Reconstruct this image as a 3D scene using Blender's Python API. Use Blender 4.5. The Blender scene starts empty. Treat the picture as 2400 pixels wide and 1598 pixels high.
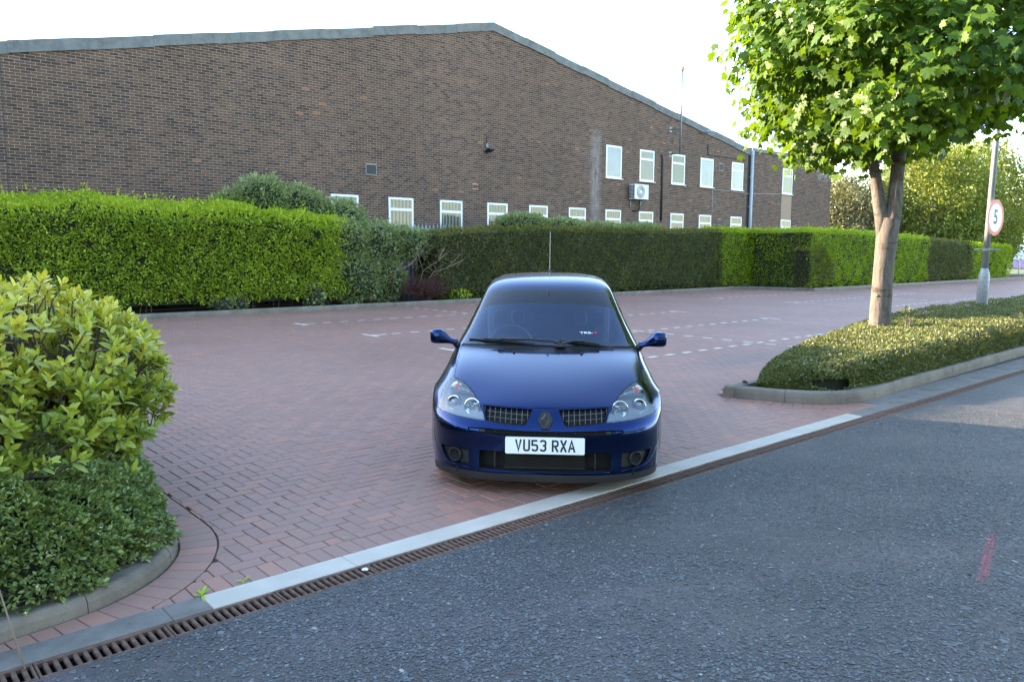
import bpy, bmesh, math, random
import numpy as np
from mathutils import Vector, Matrix

sc = bpy.context.scene
col = sc.collection
random.seed(7); RNG = np.random.default_rng(11)
rad = math.radians

# ------------------------------------------------------------------ camera
# world axes: X runs along the road (to the right and away), Y across the car park (away), camera stands at the origin
CAMH = 1.62
FPX = 1838.5 / 2400.0
PITCH, YAW, ROLL = rad(6.5643), rad(48.598), 0.005
fwh = Vector((math.cos(YAW), math.sin(YAW), 0)); upv = Vector((0, 0, 1)); rth = fwh.cross(upv)
c_f = fwh * math.cos(PITCH) - upv * math.sin(PITCH)
c_u = upv * math.cos(PITCH) + fwh * math.sin(PITCH)
c_r = rth * math.cos(ROLL) + c_u * math.sin(ROLL)
c_u = c_u * math.cos(ROLL) - rth * math.sin(ROLL)
cam = bpy.data.objects.new('camera', bpy.data.cameras.new('camera'))
col.objects.link(cam)
cam.data.sensor_width = 36.0
cam.data.lens = 36.0 * FPX
cam.data.clip_start = 0.05
cam.data.clip_end = 2000
M = Matrix((c_r, c_u, -c_f)).transposed().to_4x4(); M.translation = (0, 0, CAMH)
cam.matrix_world = M
sc.camera = cam

# ------------------------------------------------------------------ light
SUN_EL, SUN_AZ = rad(17.0), math.atan2(0.866, -0.50)      # direction TO the sun in world XY
world = bpy.data.worlds.new('World'); sc.world = world; world.use_nodes = True
wn = world.node_tree; wn.nodes.clear()
sky = wn.nodes.new('ShaderNodeTexSky'); sky.sky_type = 'NISHITA'; sky.sun_disc = False
sky.sun_elevation = SUN_EL
sky.sun_rotation = math.pi / 2 - SUN_AZ
sky.altitude = 50; sky.air_density = 1.0; sky.dust_density = 0.5; sky.ozone_density = 1.0
bg = wn.nodes.new('ShaderNodeBackground'); bg.inputs['Strength'].default_value = 0.15
wo = wn.nodes.new('ShaderNodeOutputWorld')
wn.links.new(sky.outputs[0], bg.inputs[0]); wn.links.new(bg.outputs[0], wo.inputs[0])
sun = bpy.data.objects.new('sun', bpy.data.lights.new('sun', 'SUN')); col.objects.link(sun)
sun.data.energy = 4.6; sun.data.angle = rad(0.6); sun.data.color = (1.0, 0.80, 0.56)
sdir = Vector((math.cos(SUN_AZ) * math.cos(SUN_EL), math.sin(SUN_AZ) * math.cos(SUN_EL), math.sin(SUN_EL)))
sun.rotation_euler = sdir.to_track_quat('Z', 'Y').to_euler()
sun.location = (-30, 25, 30)
sc.view_settings.view_transform = 'Standard'; sc.view_settings.look = 'None'
sc.view_settings.exposure = 2.85; sc.view_settings.gamma = 1.0
sc.view_settings.use_curve_mapping = False
sc.cycles.max_bounces = 6; sc.cycles.diffuse_bounces = 3; sc.cycles.glossy_bounces = 3
sc.cycles.transparent_max_bounces = 8; sc.cycles.transmission_bounces = 4
sc.cycles.use_denoising = True
sc.cycles.sample_clamp_indirect = 6.0

# ------------------------------------------------------------------ helpers
def tag(o, label=None, cat=None, group=None, kind=None):
    if label: o['label'] = label
    if cat: o['category'] = cat
    if group: o['group'] = group
    if kind: o['kind'] = kind
    return o

def link(name, me, parent=None, m=None, loc=None, rot=None, scl=None):
    o = bpy.data.objects.new(name, me); col.objects.link(o)
    if m is not None and me is not None and len(me.materials) == 0: me.materials.append(m)
    if parent is not None: o.parent = parent
    if loc is not None: o.location = loc
    if rot is not None: o.rotation_euler = rot
    if scl is not None: o.scale = scl
    return o

def thing(name, label, cat, loc=(0, 0, 0), rz=0, group=None, kind=None):
    o = link(name, None, loc=loc, rot=(0, 0, rz)); o.empty_display_size = 0.2
    return tag(o, label, cat, group, kind)

def mesh(name, v, f, m=None, smooth=False):
    me = bpy.data.meshes.new(name); me.from_pydata([tuple(p) for p in v], [], [tuple(q) for q in f]); me.update()
    if m is not None: me.materials.append(m)
    if smooth: me.polygons.foreach_set('use_smooth', [True] * len(me.polygons))
    return me

def npmesh(name, V, Fq, m=None, attrs=None, smooth=False):
    """V (n,3), Fq (k, c) all faces with c corners; attrs: dict name -> per-vertex float array"""
    me = bpy.data.meshes.new(name)
    V = np.ascontiguousarray(V, dtype=np.float32); Fq = np.ascontiguousarray(Fq, dtype=np.int32)
    n, (k, c) = len(V), Fq.shape
    me.vertices.add(n); me.vertices.foreach_set('co', V.ravel())
    me.loops.add(k * c); me.loops.foreach_set('vertex_index', Fq.ravel())
    me.polygons.add(k); me.polygons.foreach_set('loop_start', np.arange(0, k * c, c, dtype=np.int32))
    me.update(calc_edges=True); me.validate(clean_customdata=False)
    for an, a in (attrs or {}).items():
        at = me.attributes.new(an, 'FLOAT', 'POINT'); at.data.foreach_set('value', np.ascontiguousarray(a, dtype=np.float32))
    me.polygons.foreach_set('use_smooth', np.full(k, bool(smooth)))
    if m is not None: me.materials.append(m)
    return me

def bm_new(): return bmesh.new()
def bm_box(bm, lo, hi, bev=0.0, seg=1):
    lo, hi = Vector(lo), Vector(hi)
    r = bmesh.ops.create_cube(bm, size=1.0)
    for v in r['verts']:
        v.co = Vector(((lo.x + hi.x) / 2 + v.co.x * (hi.x - lo.x), (lo.y + hi.y) / 2 + v.co.y * (hi.y - lo.y), (lo.z + hi.z) / 2 + v.co.z * (hi.z - lo.z)))
    if bev > 0:
        es = list({e for v in r['verts'] for e in v.link_edges})
        bmesh.ops.bevel(bm, geom=es, offset=bev, segments=seg, affect='EDGES', profile=0.5)
    return r['verts']

def bm_done(bm, name, m=None, smooth=False, parent=None, loc=None, rot=None):
    bmesh.ops.recalc_face_normals(bm, faces=bm.faces)
    me = bpy.data.meshes.new(name); bm.to_mesh(me); bm.free()
    if m is not None: me.materials.append(m)
    if smooth: me.polygons.foreach_set('use_smooth', [True] * len(me.polygons))
    return link(name, me, parent, None, loc, rot)

def box(name, lo, hi, m, parent=None, bev=0.0, seg=1, loc=None, rot=None):
    bm = bm_new(); bm_box(bm, lo, hi, bev, seg)
    return bm_done(bm, name, m, False, parent, loc, rot)

def tube_bm(bm, pts, rads, n=8, cap=True):
    """tapered tube through pts"""
    pts = [Vector(p) for p in pts]
    if not hasattr(rads, '__len__'): rads = [rads] * len(pts)
    rings = []; ref = Vector((0.31, 0.17, 0.93))
    for i, p in enumerate(pts):
        d = (pts[min(i + 1, len(pts) - 1)] - pts[max(i - 1, 0)]).normalized()
        if abs(d.dot(ref)) > 0.97: ref = Vector((1, 0.2, 0.1))
        a = d.cross(ref).normalized(); b = d.cross(a)
        rings.append([bm.verts.new(p + (a * math.cos(2 * math.pi * k / n) + b * math.sin(2 * math.pi * k / n)) * rads[i]) for k in range(n)])
    for i in range(len(pts) - 1):
        for k in range(n):
            bm.faces.new((rings[i][k], rings[i][(k + 1) % n], rings[i + 1][(k + 1) % n], rings[i + 1][k]))
    if cap:
        bm.faces.new(rings[0][::-1]); bm.faces.new(rings[-1])

def tube(name, pts, rads, m, parent=None, n=8, smooth=True):
    bm = bm_new(); tube_bm(bm, pts, rads, n)
    return bm_done(bm, name, m, smooth, parent)

def lathe_bm(bm, prof, n=24, M4=None):
    """prof: (r, z) list around local Z; M4 places it"""
    M4 = M4 or Matrix.Identity(4); rings = []
    for r, z in prof:
        rings.append([bm.verts.new(M4 @ Vector((r * math.cos(2 * math.pi * k / n), r * math.sin(2 * math.pi * k / n), z))) for k in range(n)])
    for i in range(len(prof) - 1):
        for k in range(n):
            bm.faces.new((rings[i][k], rings[i][(k + 1) % n], rings[i + 1][(k + 1) % n], rings[i + 1][k]))
    return rings

def prism_bm(bm, poly, M4, depth):
    """poly (x, y) list extruded along local z from 0 to depth, placed by M4"""
    a = [bm.verts.new(M4 @ Vector((x, y, 0))) for x, y in poly]
    b = [bm.verts.new(M4 @ Vector((x, y, depth))) for x, y in poly]
    n = len(poly)
    bm.faces.new(a[::-1]); bm.faces.new(b)
    for i in range(n): bm.faces.new((a[i], a[(i + 1) % n], b[(i + 1) % n], b[i]))

def text_mesh(name, s, size, m, offset=0.0, xs=1.0, depth=0.001, align='CENTER'):
    cu = bpy.data.curves.new(name, 'FONT'); cu.body = s; cu.size = size; cu.offset = offset; cu.extrude = depth
    cu.align_x = align; cu.align_y = 'CENTER'; cu.resolution_u = 4
    o = bpy.data.objects.new(name, cu); col.objects.link(o)
    bpy.context.view_layer.update()
    me = bpy.data.meshes.new_from_object(o.evaluated_get(bpy.context.evaluated_depsgraph_get()))
    bpy.data.objects.remove(o); bpy.data.curves.remove(cu)
    me.materials.clear(); me.materials.append(m); me.name = name
    for v in me.vertices: v.co.x *= xs
    return me

# ------------------------------------------------------------------ materials
class NT:
    def __init__(s, name):
        s.m = bpy.data.materials.new(name); s.m.use_nodes = True; s.t = s.m.node_tree; s.t.nodes.clear()
        s.out = s.n('OutputMaterial')
    def n(s, ty, **kw):
        nd = s.t.nodes.new('ShaderNode' + ty)
        for k, v in kw.items(): setattr(nd, k, v)
        return nd
    def l(s, a, b): s.t.links.new(a, b)
    def pos(s, scale=(1, 1, 1), obj=False):
        if obj: src = s.n('TexCoord').outputs['Object']
        else: src = s.n('NewGeometry').outputs['Position']
        mp = s.n('Mapping'); mp.inputs['Scale'].default_value = scale; s.l(src, mp.inputs[0]); return mp.outputs[0]
    def noise(s, vec, scale, detail=4, rough=0.6):
        x = s.n('TexNoise'); x.inputs['Scale'].default_value = scale; x.inputs['Detail'].default_value = detail; x.inputs['Roughness'].default_value = rough
        s.l(vec, x.inputs['Vector']); return x.outputs['Fac']
    def ramp(s, fac, stops, interp='LINEAR'):
        r = s.n('ValToRGB'); r.color_ramp.interpolation = interp; e = r.color_ramp.elements
        while len(e) < len(stops): e.new(0.5)
        for i, (p, c) in enumerate(stops): e[i].position = p; e[i].color = (c[0], c[1], c[2], 1) if hasattr(c, '__len__') else (c, c, c, 1)
        s.l(fac, r.inputs[0]); return r.outputs[0]
    def mix(s, fac, a, b, mode='MIX'):
        x = s.n('Mix', data_type='RGBA', blend_type=mode)
        for sock, v in ((x.inputs[0], fac), (x.inputs[6], a), (x.inputs[7], b)):
            if isinstance(v, bpy.types.NodeSocket): s.l(v, sock)
            elif hasattr(v, '__len__'): sock.default_value = (v[0], v[1], v[2], 1)
            else: sock.default_value = v
        return x.outputs[2]
    def math(s, op, a, b=0.0, clamp=False):
        x = s.n('Math', operation=op, use_clamp=clamp)
        for sock, v in ((x.inputs[0], a), (x.inputs[1], b)):
            if isinstance(v, bpy.types.NodeSocket): s.l(v, sock)
            else: sock.default_value = v
        return x.outputs[0]
    def attr(s, name='rnd'): return s.n('Attribute', attribute_name=name).outputs['Fac']
    def bump(s, h, strength=0.3, dist=0.01):
        b = s.n('Bump'); b.inputs['Strength'].default_value = strength; b.inputs['Distance'].default_value = dist
        s.l(h, b.inputs['Height']); return b.outputs[0]
    def bsdf(s, color, rough=0.6, metal=0.0, spec=0.5, normal=None, coat=0.0, coat_r=0.03, alpha=None, coat_ior=1.5):
        b = s.n('BsdfPrincipled')
        def put(k, v):
            if isinstance(v, bpy.types.NodeSocket): s.l(v, b.inputs[k])
            elif hasattr(v, '__len__'): b.inputs[k].default_value = (v[0], v[1], v[2], 1)
            else: b.inputs[k].default_value = v
        put('Base Color', color); put('Roughness', rough); put('Metallic', metal); put('Specular IOR Level', spec)
        if coat: put('Coat Weight', coat); put('Coat Roughness', coat_r); put('Coat IOR', coat_ior)
        if normal is not None: s.l(normal, b.inputs['Normal'])
        return b.outputs[0]
    def done(s, sh): s.l(sh, s.out.inputs['Surface']); return s.m

def simple(name, color, rough=0.6, metal=0.0, spec=0.5, coat=0.0, var=0.12, scale=6.0, bump=0.0, bscale=60.0):
    t = NT(name); p = t.pos(obj=True); nz = t.noise(p, scale)
    lo = tuple(c * (1 - var) for c in color); hi = tuple(min(1, c * (1 + var)) for c in color)
    c = t.ramp(nz, [(0.3, lo), (0.7, hi)])
    nm = t.bump(t.noise(p, bscale, 3), bump, 0.004) if bump > 0 else None
    return t.done(t.bsdf(c, rough, metal, spec, nm, coat))

def leaf_mat(name, stops, rough=0.45, trans=0.35, spec=0.4, tint=(1.25, 1.15, 0.5)):
    t = NT(name); r = t.attr('rnd')
    nz = t.noise(t.pos(), 1.1, 2)
    v = t.math('ADD', t.math('MULTIPLY', r, 0.75), t.math('MULTIPLY', nz, 0.35), True)
    c = t.ramp(v, stops)
    b = t.bsdf(c, rough, 0, spec)
    tr = t.n('BsdfTranslucent'); t.l(t.mix(1.0, c, tint, 'MULTIPLY'), tr.inputs[0])
    mx = t.n('MixShader'); mx.inputs[0].default_value = trans
    t.l(b, mx.inputs[1]); t.l(tr.outputs[0], mx.inputs[2])
    return t.done(mx.outputs[0])
# ================================================================== GROUND
def mat_paver():
    t = NT('paver_pink_concrete'); r = t.attr('rnd'); p = t.pos()
    c = t.ramp(r, [(0.0, (0.270, 0.150, 0.112)), (0.35, (0.310, 0.162, 0.119)), (0.6, (0.290, 0.160, 0.122)), (0.82, (0.330, 0.165, 0.117)), (1.0, (0.360, 0.172, 0.118))])
    fine = t.noise(p, 260, 3, 0.7)
    c = t.mix(0.55, c, t.ramp(fine, [(0.3, 0.55), (0.5, 0.95), (0.72, 1.5)]), 'MULTIPLY')
    patch = t.ramp(t.noise(p, 0.35, 5, 0.65), [(0.30, 0.80), (0.55, 1.08)])
    c = t.mix(0.8, c, patch, 'MULTIPLY')
    moss = t.ramp(t.noise(p, 2.3, 6, 0.7), [(0.62, 0.0), (0.78, 0.35)])
    c = t.mix(moss, c, (0.15, 0.125, 0.10))
    # worn, tyre-blackened area right of the car
    vd = t.n('VectorMath', operation='DISTANCE'); mp = t.n('Mapping'); mp.inputs['Scale'].default_value = (0.6, 1.5, 1); t.l(t.n('NewGeometry').outputs['Position'], mp.inputs[0]); t.l(mp.outputs[0], vd.inputs[0]); vd.inputs[1].default_value = (6.2, 9.7, 0)
    stn = t.math('MULTIPLY', t.ramp(vd.outputs['Value'], [(0.3, 0.55), (1.0, 0.0)]), t.ramp(t.noise(p, 1.6, 5, 0.7), [(0.35, 0.2), (0.6, 1.0)]))
    c = t.mix(stn, c, (0.10, 0.085, 0.08))
    nm = t.bump(fine, 0.45, 0.003)
    return t.done(t.bsdf(c, 0.55, 0, 0.5, nm))

def mat_asphalt():
    t = NT('asphalt_matrix'); p = t.pos()
    v = t.n('TexVoronoi'); v.inputs['Scale'].default_value = 75; t.l(p, v.inputs['Vector'])
    v2 = t.n('TexVoronoi'); v2.inputs['Scale'].default_value = 170; t.l(p, v2.inputs['Vector'])
    base = t.ramp(t.noise(p, 0.8, 5, 0.7), [(0.35, (0.044, 0.038, 0.035)), (0.52, (0.062, 0.053, 0.049)), (0.7, (0.090, 0.073, 0.066))])
    chips = t.ramp(t.n('SeparateColor').outputs[0] if False else v.outputs['Distance'], [(0.25, 1.0), (0.5, 0.0)])
    sep = t.n('SeparateColor'); t.l(v.outputs['Color'], sep.inputs[0])
    sel = t.math('MULTIPLY', chips, t.math('GREATER_THAN', sep.outputs[0], 0.55))
    cc = t.ramp(sep.outputs[1], [(0.0, (0.045, 0.050, 0.053)), (0.6, (0.082, 0.092, 0.096)), (0.95, (0.11, 0.12, 0.122)), (1.0, (0.4, 0.4, 0.38))])
    c = t.mix(sel, base, cc)
    s2 = t.n('SeparateColor'); t.l(v2.outputs['Color'], s2.inputs[0])
    c = t.mix(0.6, c, t.ramp(s2.outputs[0], [(0.0, 0.6), (1.0, 1.35)]), 'MULTIPLY')
    # faint pinkish dust band across the lane and a rubbed red chalk streak
    sx = t.n('SeparateXYZ'); t.l(p, sx.inputs[0])
    band = t.math('ABSOLUTE', t.math('SUBTRACT', sx.outputs[1], t.math('ADD', 2.52, t.math('MULTIPLY', t.math('SUBTRACT', sx.outputs[0], 2.2), -0.42))))
    bm_ = t.math('MULTIPLY', t.ramp(band, [(0.0, 0.8), (0.16, 0.0)]), t.ramp(t.noise(p, 4.5, 5, 0.7), [(0.42, 0.0), (0.6, 1.0)]))
    c = t.mix(bm_, c, (0.115, 0.085, 0.085))
    dx_ = t.math('SUBTRACT', sx.outputs[0], 4.62); dy_ = t.math('SUBTRACT', sx.outputs[1], 1.355)
    sa = t.math('SUBTRACT', t.math('MULTIPLY', dy_, 0.97), t.math('MULTIPLY', dx_, 0.24))
    sb = t.math('ADD', t.math('MULTIPLY', dx_, 0.97), t.math('MULTIPLY', dy_, 0.24))
    st = t.math('MULTIPLY', t.ramp(t.math('ABSOLUTE', sa), [(0.010, 0.7), (0.034, 0.0)]), t.ramp(t.math('ABSOLUTE', sb), [(0.25, 1.0), (0.52, 0.0)]))
    st = t.math('MULTIPLY', st, t.ramp(t.noise(p, 30, 4), [(0.3, 0.2), (0.6, 1.0)]))
    c = t.mix(st, c, (0.36, 0.045, 0.06))
    h = t.math('ADD', t.math('MULTIPLY', v.outputs['Distance'], -1.0), t.math('MULTIPLY', v2.outputs['Distance'], -0.5))
    nm = t.bump(h, 0.55, 0.008)
    return t.done(t.bsdf(c, 0.62, 0, 0.45, nm))

def mat_concrete(name, col3, speck=0.5, rough=0.8):
    t = NT(name); p = t.pos()
    c = t.ramp(t.noise(p, 3.0, 6, 0.7), [(0.28, tuple(x * 0.55 for x in col3)), (0.5, tuple(x * 0.95 for x in col3)), (0.72, tuple(x * 1.25 for x in col3))])
    f = t.noise(p, 220, 3, 0.75)
    c = t.mix(speck, c, t.ramp(f, [(0.3, 0.6), (0.5, 1.0), (0.75, 1.5)]), 'MULTIPLY')
    return t.done(t.bsdf(c, rough, 0, 0.35, t.bump(f, 0.4, 0.003)))

MT_PAVER = mat_paver(); MT_ASPHALT = mat_asphalt()
MT_KERB = mat_concrete('kerb_concrete', (0.175, 0.148, 0.118), 0.6)
MT_STRIP = mat_concrete('strip_concrete', (0.175, 0.155, 0.135), 0.7)
MT_SAND = mat_concrete('joint_sand', (0.080, 0.060, 0.050), 0.6, 0.95)
MT_SOIL = mat_concrete('bed_soil', (0.050, 0.036, 0.026), 0.8, 0.95)

def mat_white_paint(name, wear, k_=1.0):
    t = NT(name); p = t.pos()
    f = t.noise(p, 35, 6, 0.75)
    w = t.ramp(f, [(wear - 0.08, 0.0), (wear + 0.02, 1.0)])
    c = t.mix(w, (0.24, 0.22, 0.21), t.ramp(t.noise(p, 3.5, 5, 0.6), [(0.3, tuple(q * k_ for q in (0.42, 0.365, 0.295))), (0.7, tuple(q * k_ for q in (0.52, 0.455, 0.375)))]))
    return t.done(t.bsdf(c, 0.6, 0, 0.4, t.bump(f, 0.25, 0.003)))
MT_STRIPW = mat_white_paint('white_strip_paint', 0.30)
MT_BAY = mat_white_paint('bay_line_paint', 0.33, 1.5)

def sheet(name, x0, x1, y0, y1, z, m, kind='structure', nx=1, ny=1, label=None):
    v = [(x0 + (x1 - x0) * i / nx, y0 + (y1 - y0) * j / ny, z) for j in range(ny + 1) for i in range(nx + 1)]
    f = [(j * (nx + 1) + i, j * (nx + 1) + i + 1, (j + 1) * (nx + 1) + i + 1, (j + 1) * (nx + 1) + i) for j in range(ny) for i in range(nx)]
    o = link(name, mesh(name, v, f, m)); tag(o, label, None, None, kind); return o

MT_GRASS = simple('far_ground_green', (0.07, 0.10, 0.035), 0.9, var=0.4, scale=0.3)
g = sheet('ground', -500, 700, -500, 700, -0.09, MT_GRASS); tag(g, 'grassy ground around the site reaching the horizon', None)
rd = sheet('road', -300, 500, -9.0, 3.285, 0.0, MT_ASPHALT); tag(rd, 'grey chipped asphalt road in front of the car')
MT_ASP2 = mat_concrete('far_pavement_concrete', (0.2, 0.19, 0.18), 0.5)
fw_ = sheet('pavement', -300, 500, -11.5, -9.0, 0.004, MT_ASP2); tag(fw_, 'plain concrete footway along the far side of the road')

PAVE = sheet('car_park_paving', -6, 80, 3.44, 19.3, -0.012, MT_SAND)
tag(PAVE, 'pinkish brown block paving laid in herringbone over the car park')

# --- polyline tools
def resample(pl, step):
    out = [Vector(pl[0])]; acc = 0.0
    P_ = [Vector(p) for p in pl]
    d = [0.0]
    for a, b in zip(P_, P_[1:]): d.append(d[-1] + (b - a).length)
    n = max(1, round(d[-1] / step))
    res = []
    for k in range(n + 1):
        s = d[-1] * k / n
        i = 0
        while i < len(d) - 2 and d[i + 1] < s: i += 1
        u = (s - d[i]) / max(1e-9, d[i + 1] - d[i])
        res.append(P_[i].lerp(P_[i + 1], u))
    return res
def normals2(pl, side):
    out = []
    for i in range(len(pl)):
        t = (pl[min(i + 1, len(pl) - 1)] - pl[max(i - 1, 0)]).normalized()
        out.append(Vector((-t.y, t.x)) * side)
    return out

def kerb_run(name, pl, side, h, w, piece, m, parent, sub=0.08):
    """pl foot line of the visible face; body lies on `side` of it; one stone per piece"""
    fine = resample(pl, sub); per = max(1, round(piece / sub)); i = 0
    while i < len(fine) - 1:
        j = min(i + per, len(fine) - 1)
        if len(fine) - 1 - j < per * 0.4: j = len(fine) - 1
        seg = [p.copy() for p in fine[i:j + 1]]
        # leave a 5 mm joint
        t0 = (seg[1] - seg[0]).normalized(); seg[0] += t0 * 0.0025
        t1 = (seg[-1] - seg[-2]).normalized(); seg[-1] -= t1 * 0.0025
        ns = normals2(seg, side); dz = random.uniform(-0.003, 0.003); dy = random.uniform(-0.002, 0.002)
        prof = [(0.0, -0.06), (0.004, h * 0.55), (0.012, h - 0.018), (0.024, h - 0.004), (0.036, h), (w, h), (w, -0.06)]
        bm = bm_new(); rows = []
        for p, n in zip(seg, ns):
            rows.append([bm.verts.new((p.x + n.x * (a + dy), p.y + n.y * (a + dy), b + dz)) for a, b in prof])
        for a, b in zip(rows, rows[1:]):
            for k in range(len(prof)):
                k2 = (k + 1) % len(prof); bm.faces.new((a[k], a[k2], b[k2], b[k]))
        bm.faces.new(rows[0][::-1]); bm.faces.new(rows[-1])
        bm_done(bm, name, m, False, parent)
        i = j

# left planter kerb line (foot), going from the strip round the corner and back along the car park
cL, rL = Vector((0.55, 4.60)), 0.87
KL = [Vector((-4.0, 3.625)), Vector((0.1, 3.64)), Vector((0.35, 3.68))] + [cL + Vector((math.cos(a), math.sin(a))) * rL for a in np.linspace(-math.pi / 2 + 0.05, 0, 16)] + [Vector((1.43, 6.0)), Vector((1.46, 9.2))]
KR = [Vector((40.0, 4.0)), Vector((15.0, 3.95)), Vector((9.5, 3.82)), Vector((8.75, 3.79)), Vector((8.35, 3.81)), Vector((8.12, 3.90)), Vector((7.93, 4.06)), Vector((7.79, 4.28)), Vector((7.70, 4.50)), Vector((7.61, 4.76)), Vector((7.545, 4.96))]
KRb = [Vector((7.55, 4.97)), Vector((8.6, 5.02)), Vector((10.5, 5.35)), Vector((14.0, 6.25)), Vector((20.0, 6.75)), Vector((40.0, 6.8))]
KH = [Vector((-4.0, 19.2)), Vector((30.45, 19.2))]
KHj = [Vector((30.45, 19.2)), Vector((31.35, 16.35))]
KH2 = [Vector((31.35, 16.35)), Vector((64.0, 16.3))]

kl = thing('planter_kerb', None, None); tag(kl, 'curved concrete kerb round the left laurel bed', 'kerb'); kerb_run('kerb_stone', KL, 1, 0.078, 0.125, 0.62, MT_KERB, kl, 0.06)
kr = thing('planter_kerb', None, None); tag(kr, 'angled concrete kerb round the maple planting bed', 'kerb')
kerb_run('kerb_stone', KR[:4], -1, 0.125, 0.125, 0.92, MT_KERB, kr)
kerb_run('kerb_stone', KR[3:], -1, 0.125, 0.125, 0.60, MT_KERB, kr, 0.06)
kerb_run('kerb_stone', KRb, -1, 0.12, 0.125, 0.92, MT_KERB, kr, 0.12)
kh = thing('hedge_kerb', None, None); tag(kh, 'pale concrete kerb along the foot of the long hedge', 'kerb')
for pl in (KH, KHj, KH2): kerb_run('kerb_stone', pl, 1, 0.12, 0.12, 0.915, MT_KERB, kh, 0.3)

# soil of the beds
def poly_sheet(name, pts, z, m, label):
    o = link(name, mesh(name, [(p[0], p[1], z) for p in pts], [tuple(range(len(pts)))], m)); tag(o, label, None, None, 'structure'); return o
poly_sheet('soil_bed', [(p.x - 0.04 * (1 if p.x > 0.6 else 0), p.y + 0.04) for p in resample(KL, 0.2)] + [(-4, 9.2)], 0.06, MT_SOIL, 'dark soil of the left bed')
poly_sheet('soil_bed', [(p.x, p.y + 0.05) for p in resample(KR, 0.2)] + [(p.x, p.y - 0.05) for p in resample(KRb, 0.4)], 0.075, MT_SOIL, 'dark soil of the maple bed')
poly_sheet('soil_bed', [(-4, 19.25), (30.5, 19.25), (31.4, 16.4), (64, 16.35), (64, 22.6), (-4, 22.6)], 0.07, MT_SOIL, 'dark soil under the long hedge')

# --- edging strip, flush concrete blocks; the middle run is painted white
ED = thing('edging_strip', None, None); tag(ED, 'flush concrete edging strip, white painted across the entrance', 'edging')
x = -2.60
while x < 40:
    x1 = x + 0.915
    segs = []
    for a, b, m in ((x, x1, None),):
        for s0, s1, mm in ((-9, 1.235, MT_STRIP), (1.235, 7.69, MT_STRIPW), (7.69, 99, MT_STRIP)):
            u0, u1 = max(a, s0), min(b, s1)
            if u1 - u0 > 0.02: segs.append((u0, u1, mm))
    for u0, u1, mm in segs:
        wide = 0.165 if u0 < 8.3 else 0.36
        box('edging_block', (u0 + 0.0008, 3.441, -0.05), (u1 - 0.0008, 3.441 + wide, 0.004 + random.uniform(-.0006, .0006)), mm, ED, 0.0035)
    x = x1

# --- slot drain: trough, grates of 0.5 m, each with its bars
MT_RUST = simple('rusty_cast_iron', (0.125, 0.072, 0.050), 0.75, 0.15, 0.4, var=0.45, scale=25, bump=0.3, bscale=180)
MT_TROUGH = simple('trough_dirt', (0.012, 0.010, 0.009), 0.95)
DR = thing('drain_channel', None, None); tag(DR, 'rusty slotted drain channel between white strip and asphalt', 'drain')
bm = bm_new()
for lo, hi in (((-3, 3.286, -0.10), (40, 3.439, -0.085)), ((-3, 3.286, -0.085), (40, 3.296, -0.022)), ((-3, 3.429, -0.085), (40, 3.439, -0.022))): bm_box(bm, lo, hi)
bm_done(bm, 'trough', MT_TROUGH, False, DR)
pitch = 0.0357
bm = bm_new(); bm_box(bm, (-0.0085, 3.304, -0.022), (0.0085, 3.421, -0.003), 0.003); bmesh.ops.recalc_face_normals(bm, faces=bm.faces)
bar_me = bpy.data.meshes.new('bar'); bm.to_mesh(bar_me); bm.free(); bar_me.materials.append(MT_RUST)
gx = -0.98
while gx < 13.0:
    bm = bm_new()
    dz = random.uniform(-0.002, 0.0015)
    for lo, hi in (((0.002, 3.2875, -0.022), (0.498, 3.3055, 0.0)), ((0.002, 3.4195, -0.022), (0.498, 3.4375, 0.0)), ((0.002, 3.3055, -0.022), (0.012, 3.4195, -0.001)), ((0.488, 3.3055, -0.022), (0.498, 3.4195, -0.001))):
        bm_box(bm, lo, hi, 0.002)
    if gx > 7.6:
        for k in range(13): bm_box(bm, (0.012 + pitch * (k + 0.75) - .0085, 3.304, -0.022), (0.012 + pitch * (k + .75) + .0085, 3.421, -0.003))
    gr = bm_done(bm, 'grate', MT_RUST, False, DR, (gx, 0, dz))
    if gx <= 7.6:
        for k in range(13):
            link('bar', bar_me, gr, None, (0.012 + pitch * (k + 0.75), 0, random.uniform(-0.001, 0.001)), (0, 0, 0))
    gx += 0.5
bm = bm_new(); bm_box(bm, (13.02, 3.2875, -0.022), (40, 3.4375, -0.003)); bm_done(bm, 'grate', MT_RUST, False, DR)
bm = bm_new(); bm_box(bm, (-3, 3.2875, -0.022), (-0.982, 3.4375, -0.003)); bm_done(bm, 'grate', MT_RUST, False, DR)

# --- block pavers
J = 0.0018
def seg_dist(p, pl):
    best = (1e9, None, None)
    for a, b in zip(pl, pl[1:]):
        ab = b - a; u = max(0, min(1, (p - a).dot(ab) / ab.length_squared)); q = a + ab * u
        d = (p - q).length
        if d < best[0]: best = (d, q, ab.normalized())
    return best
def clip(poly, q, n):
    """keep the part of poly with (p-q).n >= 0"""
    out = []
    for i in range(len(poly)):
        a, b = poly[i], poly[(i + 1) % len(poly)]
        da, db = (a - q).dot(n), (b - q).dot(n)
        if da >= 0: out.append(a)
        if (da >= 0) != (db >= 0): out.append(a.lerp(b, da / (da - db)))
    return out
def area(poly): return 0.5 * abs(sum(poly[i].x * poly[(i + 1) % len(poly)].y - poly[(i + 1) % len(poly)].x * poly[i].y for i in range(len(poly))))

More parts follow.
